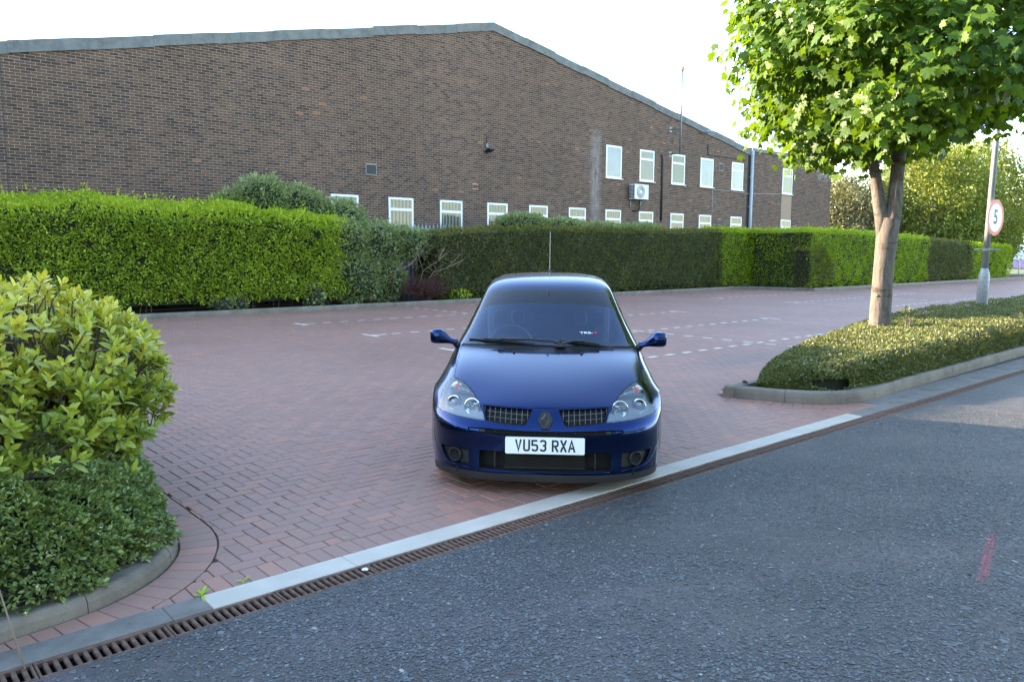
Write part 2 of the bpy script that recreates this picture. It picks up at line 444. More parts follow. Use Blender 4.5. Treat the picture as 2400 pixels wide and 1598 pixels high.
def paver_geo(poly, z, ch=0.004):
    """top with small chamfer + sides; returns verts, faces (polygon lists)"""
    c = sum(poly, Vector((0, 0))) / len(poly); n = len(poly)
    ins = lambda d: [c + (p - c) * max(0.1, 1 - d / max(0.03, (p - c).length)) for p in poly]
    a, b = ins(J * 1.6), ins(J * 1.6 + ch * 1.5)
    v = [(p.x, p.y, -0.02) for p in a] + [(p.x, p.y, z - ch) for p in a] + [(p.x, p.y, z) for p in b]
    f = [tuple(range(2 * n, 3 * n))]
    for i in range(n):
        k = (i + 1) % n
        f += [(i, k, n + k, n + i), (n + i, n + k, 2 * n + k, 2 * n + i)]
    return v, f
def paver_obj(poly, z=0.0):
    if area(poly) < 0.0008: return
    if area(poly) < 0: return
    s = sum(poly[i].x * poly[(i + 1) % len(poly)].y - poly[(i + 1) % len(poly)].x * poly[i].y for i in range(len(poly)))
    if s < 0: poly = poly[::-1]
    v, f = paver_geo(poly, z); me = mesh('paver', v, f, MT_PAVER)
    at = me.attributes.new('rnd', 'FLOAT', 'POINT'); at.data.foreach_set('value', [random.random()] * len(v))
    link('paver', me, PAVE)

n_part = 0
# header course along the white strip
x = 0.30
KLout = [p - n * 0.206 for p, n in zip(resample(KL, 0.06), normals2(resample(KL, 0.06), 1))]
KRout = [p + n * 0.206 for p, n in zip(resample(KR[3:], 0.06), normals2(resample(KR[3:], 0.06), 1))]
YB = 3.6085
while x < 8.3:
    poly = [Vector((x, YB)), Vector((x + 0.0915, YB)), Vector((x + 0.0915, YB + 0.182)), Vector((x, YB + 0.182))]
    for out, ker in ((KLout, 1), (KRout, -1)):
        c = sum(poly, Vector((0, 0))) / 4; d, q, t = seg_dist(c, out)
        if d < 0.35 and len(poly) > 2:
            n = Vector((t.y, -t.x)) * ker
            poly = clip(poly, q, n)
    if len(poly) > 2: paver_obj(poly, random.uniform(-.0012, .0012)); n_part += 1
    x += 0.0915
# soldier courses round the kerbs
def soldier(pl, side, ymin, key):
    fine = resample(pl, 0.093); ns = normals2(fine, side)
    cnt = 0
    for i in range(len(fine) - 1):
        a, b, na, nb = fine[i], fine[i + 1], ns[i], ns[i + 1]
        poly = [a + na * 0.006, b + nb * 0.006, b + nb * 0.203, a + na * 0.203]
        poly = clip(poly, Vector((0, ymin)), Vector((0, 1)))
        if len(poly) > 2 and key(a): paver_obj(poly, random.uniform(-.0012, .0012)); cnt += 1
    return cnt
n_part += soldier(KL, -1, YB, lambda p: p.y < 9.3 and p.x > -0.5)
n_part += soldier(KR[3:], 1, YB, lambda p: True)

# herringbone field
U_ = 0.0915
ii, jj = np.meshgrid(np.arange(-44, 696), np.arange(0, 171), indexing='ij')
k4 = (ii - jj) % 4
recs = []
for kk, w, h in ((0, 2, 1), (3, 1, 2), (2, 1, 1)):
    m_ = (k4 == kk) & ((kk != 2) | (jj == 0))
    x0 = ii[m_] * U_; y0 = YB + 0.1825 + jj[m_] * U_
    recs.append(np.stack([x0, y0, x0 + w * U_, y0 + h * U_, np.full(x0.shape, float(kk))], 1))
rc = np.concatenate(recs); cx_, cy_ = (rc[:, 0] + rc[:, 2]) / 2, (rc[:, 1] + rc[:, 3]) / 2
def field_keep(cx, cy):
    keep = (cy < 19.14) & (cy > YB + 0.18)
    keep &= ~((cx < 1.46 + 0.0) & (cy < 9.2) & ~((cx > 0.5) & (cy < 5.0)))
    keep &= ~((cx > 31.2) & (cy > 16.25)) & ~((cx > 30.3) & (cx <= 31.3) & (cy > 19.2 - (cx - 30.3) * 3.0))
    # maple bed
    yb = np.interp(cx, [7.5, 8.6, 10.5, 14, 20, 40, 90], [4.97, 5.02, 5.35, 6.25, 6.75, 6.8, 6.8])
    keep &= ~((cx > 7.9) & (cy < yb - 0.02))
    keep &= ~((cx > 7.0) & (cx <= 7.9) & (cy < 4.97) & (cx > 7.55 + (4.96 - cy) * 0.33))
    return keep
kp = field_keep(cx_, cy_)
# rough visibility: keep a generous wedge round the view
Xc, Yc = cx_, cy_
dep = Xc * math.cos(YAW) + Yc * math.sin(YAW); lat = Xc * math.sin(YAW) - Yc * math.cos(YAW)
kp &= (np.abs(lat) < dep * 0.80 + 1.2)
rc, cx_, cy_, dep = rc[kp], cx_[kp], cy_[kp], dep[kp]
# pavers cut by the soldier courses
cut = np.zeros(len(rc), bool)
for out, ctr, rr, ker in ((KLout, (1.2, 4.6), 1.6, 1), (KRout, (7.9, 4.3), 1.3, -1)):
    near = np.where(np.hypot(cx_ - ctr[0], cy_ - ctr[1]) < rr)[0]
    if out is KLout: near = np.where((cx_ < 2.2) & (cy_ < 9.4))[0]
    for i in near:
        c = Vector((cx_[i], cy_[i])); d, q, t = seg_dist(c, out); n = Vector((t.y, -t.x)) * ker
        if (q - out[-1]).length < 1e-6: continue
        sd = (c - q).dot(n)
        if sd > 0.13: continue
        cut[i] = True
        if sd < -0.13 or d > 0.3: continue
        x0, y0, x1, y1 = rc[i, :4]
        poly = clip([Vector((x0, y0)), Vector((x1, y0)), Vector((x1, y1)), Vector((x0, y1))], q, n)
        if len(poly) > 2 and area(poly) > 0.002: paver_obj(poly, random.uniform(-.0012, .0012)); n_part += 1
rc, cx_, cy_, dep = rc[~cut], cx_[~cut], cy_[~cut], dep[~cut]
order = np.argsort(np.hypot(cx_ - 1.8, cy_ - 3.9) + 99 * (rc[:, 4] == 2))
n_obj = max(60, 296 - n_part)
near_i, far_i = order[:n_obj], order[n_obj:]
variants = []
for k in range(10):
    v, f = paver_geo([Vector((-U_, -U_ / 2)), Vector((U_, -U_ / 2)), Vector((U_, U_ / 2)), Vector((-U_, U_ / 2))], 0.0)
    me = mesh('paver', v, f, MT_PAVER); at = me.attributes.new('rnd', 'FLOAT', 'POINT'); at.data.foreach_set('value', [(k + 0.5) / 10] * len(v)); variants.append(me)
for i in near_i:
    link('paver', random.choice(variants), PAVE, None, (cx_[i], cy_[i], random.uniform(-.0013, .0013)), (random.uniform(-.006, .006), random.uniform(-.006, .006), (math.pi / 2 if rc[i, 4] == 3 else 0) + random.uniform(-.006, .006)))
r_ = rc[far_i]; n = len(r_); g_ = J * 1.1; zt = RNG.uniform(-.0015, .0015, n); ch = 0.004
X0, Y0, X1, Y1 = r_[:, 0] + g_, r_[:, 1] + g_, r_[:, 2] - g_, r_[:, 3] - g_
def ring(x0, y0, x1, y1, z): return np.stack([np.stack([x0, y0, z], 1), np.stack([x1, y0, z], 1), np.stack([x1, y1, z], 1), np.stack([x0, y1, z], 1)], 1)
Vp = np.concatenate([ring(X0, Y0, X1, Y1, np.full(n, -0.013)), ring(X0, Y0, X1, Y1, zt - ch), ring(X0 + ch, Y0 + ch, X1 - ch, Y1 - ch, zt)], 1)
fc = np.array([[8, 9, 10, 11]] + [[4 + a, 4 + (a + 1) % 4, 8 + (a + 1) % 4, 8 + a] for a in range(4)] + [[a, (a + 1) % 4, 4 + (a + 1) % 4, 4 + a] for a in range(4)])
Fp = (fc[None] + (np.arange(n) * 12)[:, None, None]).reshape(-1, 4)
# beyond 12 m only top and chamfer
fa = np.repeat(dep[far_i] < 12, 9); fa |= np.tile(np.arange(9) < 5, n)
link('pavers', npmesh('pavers', Vp.reshape(-1, 3), Fp[fa], MT_PAVER, {'rnd': np.repeat(RNG.random(n), 12)}), PAVE)['kind'] = 'stuff'

# --- painted bay markings on the paving
def dashes(name, segs, label):
    v, f = [], []
    for (x0, y0, x1, y1) in segs:
        z_ = 0.0052 if abs(y1 - y0) > .25 else 0.0045
        k = len(v); v += [(x0, y0, z_), (x1, y0, z_), (x1, y1, z_), (x0, y1, z_)]; f.append((k, k + 1, k + 2, k + 3))
    o = link(name, mesh(name, v, f, MT_BAY)); tag(o, label, None, None, 'structure')
def hline(y, x0, x1, tee, label):
    s = []; x = x0
    while x < x1: s.append((x, y - .045, min(x + .205, x1), y + .045)); x += 0.437
    if tee is not None:
        s = [q for q in s if not (q[0] < tee < q[2] + 0.02)]
        s.append((tee - .045, y - .30, tee + .045, y + .30))
        if tee <= x0 + .1: s = [q for q in s if q[0] > tee + .36 or q[3] - q[1] > .25]; s.append((tee + .047, y - .045, tee + .36, y + .045))
    dashes('bay_line', s, label)
for y, nm in ((15.82, 'second'), (12.92, 'third'), (10.2, 'fourth')):
    hline(y, 7.84 if y != 15.82 else 7.90, 12.35, 7.80 if y != 10.2 else 7.66, 'broken white bay line left of the car, %s from the hedge' % nm)
for y, nm in ((15.82, 'farthest'), (12.95, 'middle'), (10.2, 'nearer'), (7.56, 'nearest')):
    hline(y, 12.72 if y != 7.56 else 9.45, 17.3, 17.42 if y != 7.56 else None, 'broken white bay line right of the car, %s one' % nm)
    hline(y, 23.75, 28.2, 23.5, 'broken white bay line beyond the aisle, %s one' % nm)
    hline(y, 28.9, 33.2, None, 'broken white bay line far along the car park, %s one' % nm)
s = []; y = 6.75
while y < 18.4: s.append((12.455, y, 12.545, y + .205)); y += 0.437
dashes('bay_line', s + [(12.455, 10.1, 12.545, 10.4)], 'broken white line between the two rows of bays')
s = []; y = 8.6
while y < 15.8: s.append((28.5, y, 28.59, y + .205)); y += 0.437
dashes('bay_line', s, 'broken white line between the far rows of bays')

# --- loose aggregate standing proud of the asphalt, near the camera
nchip = 62000
cdx = RNG.uniform(-0.5, 9.0, nchip * 5); cdy = RNG.uniform(-1.5, 3.27, nchip * 5)
dp = cdx * math.cos(YAW) + cdy * math.sin(YAW); lt = cdx * math.sin(YAW) - cdy * math.cos(YAW)
nzv = np.sin(cdx * 2.1 + cdy * 1.3) + np.sin(cdx * 0.9 - cdy * 2.7 + 1) + np.sin(cdx * 5.3 + cdy * 4.1)
ok = (np.abs(lt) < dp * 0.72 + .1) & (dp > 2.0) & (dp < 8.5) & (RNG.random(len(cdx)) < np.clip(7.5 / np.maximum(dp, 2.5) ** 1.5, 0.16, 1) * np.clip(0.62 + 0.2 * nzv, 0.2, 1))
cdx, cdy = cdx[ok][:nchip], cdy[ok][:nchip]; n = len(cdx)
sz = RNG.gamma(3.2, 0.00135, n) + 0.0022; ang = RNG.uniform(0, 6.28, n); el = RNG.uniform(0.55, 1.0, n)
k6 = np.arange(6) / 6 * 2 * np.pi
rr = RNG.uniform(0.7, 1.15, (n, 6))
lx, ly = np.cos(k6) * rr * sz[:, None], np.sin(k6) * rr * sz[:, None] * el[:, None]
wx = cdx[:, None] + lx * np.cos(ang)[:, None] - ly * np.sin(ang)[:, None]; wy = cdy[:, None] + lx * np.sin(ang)[:, None] + ly * np.cos(ang)[:, None]
tx, ty = RNG.normal(0, .10, n), RNG.normal(0, .10, n)
zb = 0.0012 + tx[:, None] * lx + ty[:, None] * ly + 0.0008
Vc = np.stack([wx, wy, np.maximum(zb, 0.0006)], 2); top = Vc.copy(); c0 = Vc.mean(1, keepdims=True); 
lowv = c0 + (Vc - c0) * 1.12; lowv[:, :, 2] = -0.001
V6 = top
F6 = (np.array([[0, 1, 2, 3], [0, 3, 4, 5]])[None] + (np.arange(n) * 6)[:, None, None]).reshape(-1, 4)
t = NT('road_chip_stone'); rv = t.attr('rnd')
MT_CHIP = t.done(t.bsdf(t.ramp(rv, [(0.0, (0.040, 0.043, 0.043)), (0.4, (0.070, 0.076, 0.076)), (0.9, (0.110, 0.118, 0.116)), (0.993, (0.15, 0.155, 0.15)), (1.0, (0.36, 0.35, 0.33))]), 0.6, 0, 0.5))
ch_ = link('road_chippings', npmesh('road_chippings', V6.reshape(-1, 3), F6, MT_CHIP, {'rnd': np.repeat(RNG.random(n), 6)}), rd); ch_['kind'] = 'stuff'
# ================================================================== BUILDING
YW = 22.7                      # outer face of the brick gable
def brick_mat():
    t = NT('brown_brick'); r = t.attr('rnd'); p = t.pos()
    c = t.ramp(r, [(0.0, (0.043, 0.029, 0.025)), (0.16, (0.062, 0.041, 0.033)), (0.4, (0.087, 0.053, 0.040)), (0.7, (0.107, 0.063, 0.044)), (0.93, (0.122, 0.072, 0.049)), (0.985, (0.145, 0.078, 0.050)), (1.0, (0.233, 0.106, 0.059))])
    f = t.noise(p, 45, 4, 0.7)
    c = t.mix(0.6, c, t.ramp(f, [(0.3, 0.6), (0.7, 1.4)]), 'MULTIPLY')
    st = t.ramp(t.noise(t.pos((1, 1, 0.35)), 0.5, 5, 0.6), [(0.35, 0.82), (0.65, 1.14)])
    c = t.mix(0.8, c, st, 'MULTIPLY')
    # pale lime bloom running down under the old outlet
    sx = t.n('SeparateXYZ'); t.l(p, sx.inputs[0])
    def near(sock, a, w0, w1): return t.ramp(t.math('ABSOLUTE', t.math('SUBTRACT', sock, a)), [(w0, 1.0), (w1, 0.0)])
    bl = t.math('MULTIPLY', near(sx.outputs[0], 24.62, 0.10, 0.42), t.ramp(t.math('MULTIPLY', sx.outputs[2], 0.1), [(0.60, 1.0), (0.69, 0.0)]))
    bl = t.math('MULTIPLY', bl, t.ramp(t.noise(t.pos((2.5, 1, 0.8)), 3.0, 5, 0.7), [(0.36, 0.1), (0.62, 0.75)]))
    bl2 = t.math('MULTIPLY', t.math('MULTIPLY', near(sx.outputs[0], 44.0, 0.4, 0.95), near(sx.outputs[2], 6.05, 0.15, 0.45)), t.ramp(t.noise(p, 6, 4), [(0.45, 0.0), (0.55, 0.9)]))
    c = t.mix(t.math('MAXIMUM', bl, bl2), c, (0.27, 0.25, 0.25))
    return t.done(t.bsdf(c, 0.85, 0, 0.3, t.bump(f, 0.3, 0.003)))
MT_BRICK = brick_mat()
MT_MORTAR = mat_concrete('mortar', (0.35, 0.25, 0.18), 0.5, 0.95)
MT_UPVC = simple('white_upvc', (0.66, 0.66, 0.66), 0.35, 0, 0.5, var=0.03)
MT_VERGE = mat_concrete('fibre_cement_verge', (0.150, 0.152, 0.145), 0.4, 0.85)
MT_ROOF = mat_concrete('corrugated_roof_sheet', (0.14, 0.145, 0.15), 0.4, 0.85)
MT_BLACK = simple('black_metal', (0.012, 0.013, 0.015), 0.55)
MT_GREYM = simple('grey_metal', (0.16, 0.17, 0.18), 0.5, 0.2)
MT_PIPE = simple('pale_grey_pipe', (0.33, 0.36, 0.40), 0.4)
def glass_mat(name, inner, rough=0.02):
    t = NT(name); p = t.pos()
    c = t.ramp(t.noise(p, 1.7, 4), [(0.3, tuple(x * 0.7 for x in inner)), (0.7, inner)])
    return t.done(t.bsdf(c, 0.05, 0, 0.5))
MT_PANE = glass_mat('window_pane_dim', (0.045, 0.05, 0.022))
MT_PANE2 = glass_mat('window_pane_blind', (0.22, 0.245, 0.25))
MT_PANE3 = glass_mat('window_pane_cream', (0.11, 0.105, 0.075))
MT_BLIND = simple('cream_blind_slat', (0.22, 0.21, 0.165), 0.6)
MT_RENDER = simple('tan_render_panel', (0.30, 0.21, 0.14), 0.85, var=0.1, scale=30)

BL = thing('brick_warehouse', 'wide brown brick gable warehouse with white windows behind the hedge', 'building', (0, YW, 0))
def bl(o): o.parent = BL; return o          # children are given in building coordinates: y = 0 is the wall face
XA, ZA, XE0, XE1, ZE = 19.04, 9.72, 2.2, 35.95, 6.74
def ztop(x): return ZA - (ZA - ZE) * (x - XA) / (XE1 - XA) if x > XA else ZA - (ZA - 6.10) * (XA - x) / (XA - XE0)
XS1, ZS = 44.85, 6.75
# backing wall (mortar face), set 6 mm behind the brick faces
pts = [(XE0, 0), (XS1, 0), (XS1, ZS), (XE1 + 0.4, ZS), (XE1, ztop(XE1)), (XA, ztop(XA)), (XE0, ztop(XE0))]
wins = [(x, x + 1.0, 2.05, 3.38, 'g') for x in (12.33, 14.47, 16.59, 18.75, 20.86, 23.05, 25.26, 27.47, 29.73, 31.95, 34.62)] + \
       [(25.24, 26.24, 4.70, 6.06, 'p'), (27.45, 28.45, 4.70, 6.06, 't'), (29.72, 30.72, 4.70, 6.06, 't'), (31.95, 33.0, 4.70, 6.06, 'p'), (34.58, 35.62, 4.70, 6.06, 't'), (39.42, 40.47, 4.74, 6.10, 't'), (39.42, 40.47, 2.05, 3.36, 'g')]
holes = [w[:4] for w in wins] + [(39.42, 40.47, 3.36, 4.74), (13.62, 14.02, 4.06, 4.40), (33.47, 33.85, 5.58, 5.90), (33.5, 33.8, 2.93, 3.20), (35.98, 36.34, 0, 9), (18.07, 18.29, 3.86, 4.0)]
def wall_slab():
    bm = bm_new()
    vs = [bm.verts.new((x, 0.002, z)) for x, z in pts]; f = bm.faces.new(vs)
    # a plain sheet with a recess behind every window comes from the window boxes standing proud of it
    vb = [bm.verts.new((x, 0.3, z)) for x, z in pts]
    n = len(pts)
    for i in range(n): bm.faces.new((vs[i], vs[(i + 1) % n], vb[(i + 1) % n], vb[i]))
    bl(bm_done(bm, 'wall', MT_MORTAR))
wall_slab()
# bricks
rows = []
course, L = 0.075, 0.225
nrow = int(9.8 / course)
for r in range(int(1.5 / course), nrow):
    z0 = r * course + 0.005; zc = z0 + 0.0325; off = (r % 2) * L / 2 + 0.01
    xs = np.arange(XE0 - 0.2 + off, XS1, L)
    for x0 in xs:
        x1 = x0 + 0.215
        if x1 > XS1: x1 = XS1
        if x0 < XE0: x0 = XE0
        if (x0 + x1) / 2 > XE1 + 0.2:
            if zc > ZS - 0.03: continue
        elif z0 + 0.065 > ztop((x0 + x1) / 2) + 0.03: continue
        parts = [(x0, x1)]
        for h in holes:
            if h[2] - 0.02 < zc < h[3] + 0.02:
                q = []
                for a, b in parts:
                    if b <= h[0] or a >= h[1]: q.append((a, b)); continue
                    if a < h[0] - 0.02: q.append((a, h[0] - 0.004))
                    if b > h[1] + 0.02: q.append((h[1] + 0.004, b))
                parts = q
        # movement joints
        for xj in (3.62, 15.94):
            parts = [(a, b) if not (a < xj < b) else None for a, b in parts if True]
            parts = [p for p in parts if p] + [q for a, b in [(x0, x1)] if a < xj < b for q in ((a, xj - .009), (xj + .009, b)) if q[1] - q[0] > .02 and zc > 0]
        for a, b in parts:
            if b - a > 0.02: rows.append((a, b, z0, z0 + 0.065))
rows = np.array(rows); n = len(rows)
brd = RNG.random(n) * 0.98
clump = np.sin(rows[:, 0] * 0.9 + rows[:, 2] * 2.3) + np.sin(rows[:, 0] * 0.37 - rows[:, 2] * 1.1 + 2); brd = np.clip(brd * 0.97 + 0.03 * clump, 0, 0.97)
brd[RNG.random(n) < 0.004] = 1.0
full = (rows[:, 1] - rows[:, 0]) > 0.21
dist = np.hypot(rows[:, 0] - 4.2, (rows[:, 2] - 4.6) * 1.0) + (~full) * 99 + (rows[:, 2] < 3.0) * 99 + (rows[:, 0] < 3.7) * 99
bsel = np.argsort(dist)[:299]
bv = []
for k in range(12):
    me = mesh('brick', [(0, 0, 0), (.215, 0, 0), (.215, 0, .065), (0, 0, .065), (0, .006, 0), (.215, .006, 0), (.215, .006, .065), (0, .006, .065)], [(0, 1, 2, 3), (0, 4, 5, 1), (1, 5, 6, 2), (2, 6, 7, 3), (3, 7, 4, 0)], MT_BRICK)
    at = me.attributes.new('rnd', 'FLOAT', 'POINT'); at.data.foreach_set('value', [(k + .5) / 12.3] * 8); bv.append(me)
for i in bsel:
    link('brick', bv[min(11, int(brd[i] * 12))], BL, None, (rows[i, 0], random.uniform(-.0015, .0015), rows[i, 2]))
rest = np.setdiff1d(np.arange(n), bsel); q = rows[rest]; k = len(q); yy = RNG.uniform(-.0015, .0015, k); Z_ = np.full(k, 0.004)
def quadring(y): return np.stack([np.stack([q[:, 0], y, q[:, 2]], 1), np.stack([q[:, 1], y, q[:, 2]], 1), np.stack([q[:, 1], y, q[:, 3]], 1), np.stack([q[:, 0], y, q[:, 3]], 1)], 1)
Vb = np.concatenate([quadring(yy), quadring(Z_)], 1).reshape(-1, 3)
fb = np.array([[0, 1, 2, 3], [0, 4, 5, 1], [1, 5, 6, 2], [2, 6, 7, 3], [3, 7, 4, 0]])
Fb = (fb[None] + (np.arange(k) * 8)[:, None, None]).reshape(-1, 4)
o = link('brickwork', npmesh('brickwork', Vb, Fb, MT_BRICK, {'rnd': np.repeat(brd[rest], 8)}), BL); o['kind'] = 'stuff'

for xj in (3.62, 15.94): bl(box('movement_joint', (xj - .008, -.001, 0), (xj + .008, .0012, ztop(xj) - .05), MT_BLACK))
# verge panels, lapped one over the next
def verge(xa, xb, nseg):
    for i in range(nseg):
        x0, x1 = xa + (xb - xa) * i / nseg, xa + (xb - xa) * (i + 1) / nseg
        lift = 0.02 * (i % 2) + random.uniform(-.01, .01); pr = -0.045 - 0.008 * (i % 2)
        za0, za1 = ztop(x0) + 0.11 + lift, ztop(x1) + 0.11 + lift
        v = []
        for y in (pr, 0.5):
            for (x, zt) in ((x0 - .012, za0), (x1 + .012, za1)):
                v += [(x, y, zt - (0.30 if y < 0 else 0.14)), (x, y, zt)]
        # v order: front (x0 low, x0 high, x1 low, x1 high), back the same
        f = [(0, 2, 3, 1), (4, 5, 7, 6), (1, 3, 7, 5), (0, 4, 6, 2), (0, 1, 5, 4), (2, 6, 7, 3)]
        bl(link('verge_panel', mesh('verge_panel', v, f, MT_VERGE)))
verge(XE0 - 0.1, XA, 10); verge(XA, XE1 + 0.25, 11)
# roof slopes, side walls, annex
DB = 34.0
bm = bm_new()
def quad(*p): bm.faces.new([bm.verts.new(q_) for q_ in p])
zr = 0.12
quad((XE0 - .2, .3, ztop(XE0) + zr), (XA, .3, ztop(XA) + zr), (XA, DB, ztop(XA) + zr), (XE0 - .2, DB, ztop(XE0) + zr))
quad((XA, .3, ztop(XA) + zr), (XE1 + .2, .3, ztop(XE1) + zr), (XE1 + .2, DB, ztop(XE1) + zr), (XA, DB, ztop(XA) + zr))
bl(bm_done(bm, 'roof', MT_ROOF))
bm = bm_new()
quad((XE0, .3, 0), (XE0, DB, 0), (XE0, DB, ztop(XE0)), (XE0, .3, ztop(XE0)))
quad((XE1, .3, 0), (XE1, DB, 0), (XE1, DB, ztop(XE1)), (XE1, .3, ztop(XE1)))
quad((XE0, DB, 0), (XE1, DB, 0), (XE1, DB, ztop(XE1)), (XA, DB, ztop(XA)), (XE0, DB, ztop(XE0)))
quad((XS1, .3, 0), (XS1, 4.0, 0), (XS1, 4.0, ZS), (XS1, .3, ZS))
quad((XE1, 4.0, 0), (XS1, 4.0, 0), (XS1, 4.0, ZS), (XE1, 4.0, ZS))
quad((XE1, .3, ZS), (XS1, .3, ZS), (XS1, 4.0, ZS), (XE1, 4.0, ZS))
bl(bm_done(bm, 'rear_wall', MT_MORTAR))
bm = bm_new(); bm_box(bm, (XE1 + .42, -0.05, ZS - 0.02), (XS1 + 0.05, 0.3, ZS + 0.16)); bl(bm_done(bm, 'parapet_coping', MT_VERGE))
# dark slot and downpipe at the joint of the two wings
bl(box('joint_slot', (35.99, 0.0, 0), (36.33, 0.0025, 6.9), simple('dark_slot', (0.03, 0.025, 0.022), 0.9)))
dp_ = bl(tube('downpipe', [(36.28, -0.09, 0.2), (36.28, -0.09, 6.75)], 0.085, MT_PIPE, None, 12))
for zz_ in (2.4, 3.9, 5.4): o = box('pipe_clip', (36.17, -0.10, zz_), (36.39, 0.0, zz_ + .05), MT_PIPE, dp_, 0.0)
# windows
def window(x0, x1, z0, z1, kind):
    w = bl(link('window', None)); W_, H_ = x1 - x0, z1 - z0
    w.location = (x0, 0, z0); fr = 0.075
    def bar(nm, a, b, m, y0=-0.018, y1=0.02): return box(nm, (a[0], y0, a[1]), (b[0], y1, b[1]), m, w, 0.004)
    box('frame_side', (0, -0.018, 0), (fr, 0.05, H_), MT_UPVC, w, 0.006); box('frame_side', (W_ - fr, -0.018, 0), (W_, 0.05, H_), MT_UPVC, w, 0.006)
    box('frame_head', (fr, -0.0165, H_ - fr), (W_ - fr, 0.05, H_), MT_UPVC, w, 0.004); box('frame_foot', (fr, -0.0165, 0), (W_ - fr, 0.05, fr), MT_UPVC, w, 0.004)
    box('window_sill', (-0.05, -0.085, -0.035), (W_ + 0.05, 0.0, -0.002), MT_UPVC, w, 0.006)
    pm = {'p': MT_PANE2, 't': {27: MT_PANE3, 29: MT_PANE, 34: MT_PANE2, 39: MT_PANE}.get(int(x0), MT_PANE3), 'g': MT_PANE3}[kind]
    tr = H_ - 0.40
    if kind in 'tg':
        box('transom', (fr, -0.0165, tr - .045), (W_ - fr, 0.045, tr + .045), MT_UPVC, w, 0.004)
        for a, b in ((fr, tr - .045), (tr + .045, H_ - fr)):
            box('pane', (fr, -0.004, a), (W_ - fr, -0.0008, b), pm, w)
        if kind == 'g':      # vertical blind slats / folded security grille inside the lower lights
            for i in range(6):
                xx = fr + (W_ - 2 * fr) * (i + 0.5) / 6
                box('blind_slat', (xx - .022, -0.0075, fr + .01), (xx + .022, -0.0045, tr - .05), MT_BLIND, w)
                box('blind_slat', (xx - .022, -0.0075, tr + .05), (xx + .022, -0.0045, H_ - fr - .005), MT_BLIND, w)
    else:
        box('pane', (fr, -0.004, fr), (W_ - fr, -0.0008, H_ - fr), pm, w)
for w in wins: window(*w)
bl(box('infill_panel', (39.43, -0.004, 3.41), (40.46, 0.0, 4.70), MT_RENDER))
# vents and air brick
def vent(x0, x1, z0, z1, nl):
    v = bl(link('vent', None)); v.location = (x0, 0, z0); W_, H_ = x1 - x0, z1 - z0
    box('vent_back', (0, -0.0015, 0), (W_, 0.0, H_), MT_BLACK, v)
    for a, b in (((0, -.02, 0), (.02, .001, H_)), ((W_ - .02, -.02, 0), (W_, .001, H_)), ((.02, -.019, H_ - .02), (W_ - .02, .001, H_)), ((.02, -.019, 0), (W_ - .02, .001, .02))): box('vent_frame', a, b, MT_GREYM, v)
    for i in range(nl):
        zc = .02 + (H_ - .04) * (i + .5) / nl
        box('louvre', (.021, -0.012, zc - .012), (W_ - .021, -0.002, zc + .006), MT_BLACK, v)
vent(13.62, 14.02, 4.06, 4.40, 9); vent(33.47, 33.85, 5.58, 5.90, 6); vent(33.5, 33.8, 2.93, 3.20, 5)
bl(box('air_brick', (18.08, -0.004, 3.865), (18.285, 0.006, 3.995), simple('red_airbrick', (0.17, 0.035, 0.028), 0.8)))
# thin cables
MT_CABLE = simple('dark_cable', (0.03, 0.028, 0.028), 0.7); MT_CABLEP = simple('pale_cable', (0.35, 0.34, 0.33), 0.6)
bl(tube('cable', [(32.5, -.02, 6.7), (32.5, -.02, 6.3), (32.56, -.02, 6.25), (35.9, -.02, 6.25)], 0.02, MT_CABLE, None, 6))
bl(tube('cable', [(33.0, -.02, 4.62), (34.5, -.02, 4.62), (36.0, -.02, 4.58), (39.4, -.02, 4.72)], 0.012, MT_CABLEP, None, 5))
bl(tube('cable', [(32.98, -.02, 4.62), (32.98, -.02, 3.0)], 0.01, MT_CABLEP, None, 5))
bl(tube('cable', [(28.95, -.02, 5.95), (29.02, -.03, 5.75), (29.02, -.03, 3.0)], 0.05, MT_CABLE, None, 6))

# ---- things fixed to the wall
AC = thing('air_conditioner', 'white wall mounted air conditioner with round fan below the upper windows', 'air conditioner', (26.74, YW, 3.87))
MT_AC = simple('ac_white', (0.66, 0.66, 0.63), 0.45, var=0.06); MT_ACG = simple('ac_grille_grey', (0.17, 0.17, 0.165), 0.6)
box('casing', (0, -0.36, 0), (0.93, -0.05, 0.64), MT_AC, AC, 0.012, 2)
bm = bm_new(); Mf = Matrix.Translation((0.40, -0.362, 0.32)) @ Matrix.Rotation(math.pi / 2, 4, 'X')
lathe_bm(bm, [(0.275, 0.0), (0.27, 0.012), (0.255, 0.004), (0.07, 0.006), (0.07, 0.0)], 36, Mf); fg = bm_done(bm, 'fan_grille', MT_ACG, True, AC)
for k in range(9):
    rr_ = 0.085 + k * 0.0205; bm = bm_new(); lathe_bm(bm, [(rr_ + .004, 0.005), (rr_, 0.014), (rr_ - .004, 0.005)], 32, Mf); bm_done(bm, 'guard_ring', MT_AC, True, fg)
bm = bm_new(); lathe_bm(bm, [(0.001, 0.018), (0.06, 0.016), (0.075, 0.006)], 24, Mf); bm_done(bm, 'fan_hub', MT_AC, True, AC)
for r_i in range(10):
    for c_i in range(2): box('side_slot', (-0.003, -0.33 + c_i * .14, 0.04 + r_i * .057), (0.001, -0.21 + c_i * .14, 0.077 + r_i * .057), MT_BLACK, AC)
Ml = Matrix.Translation((0.80, -0.3605, 0.50)) @ Matrix.Rotation(math.pi / 2, 4, 'X')
bm = bm_new()
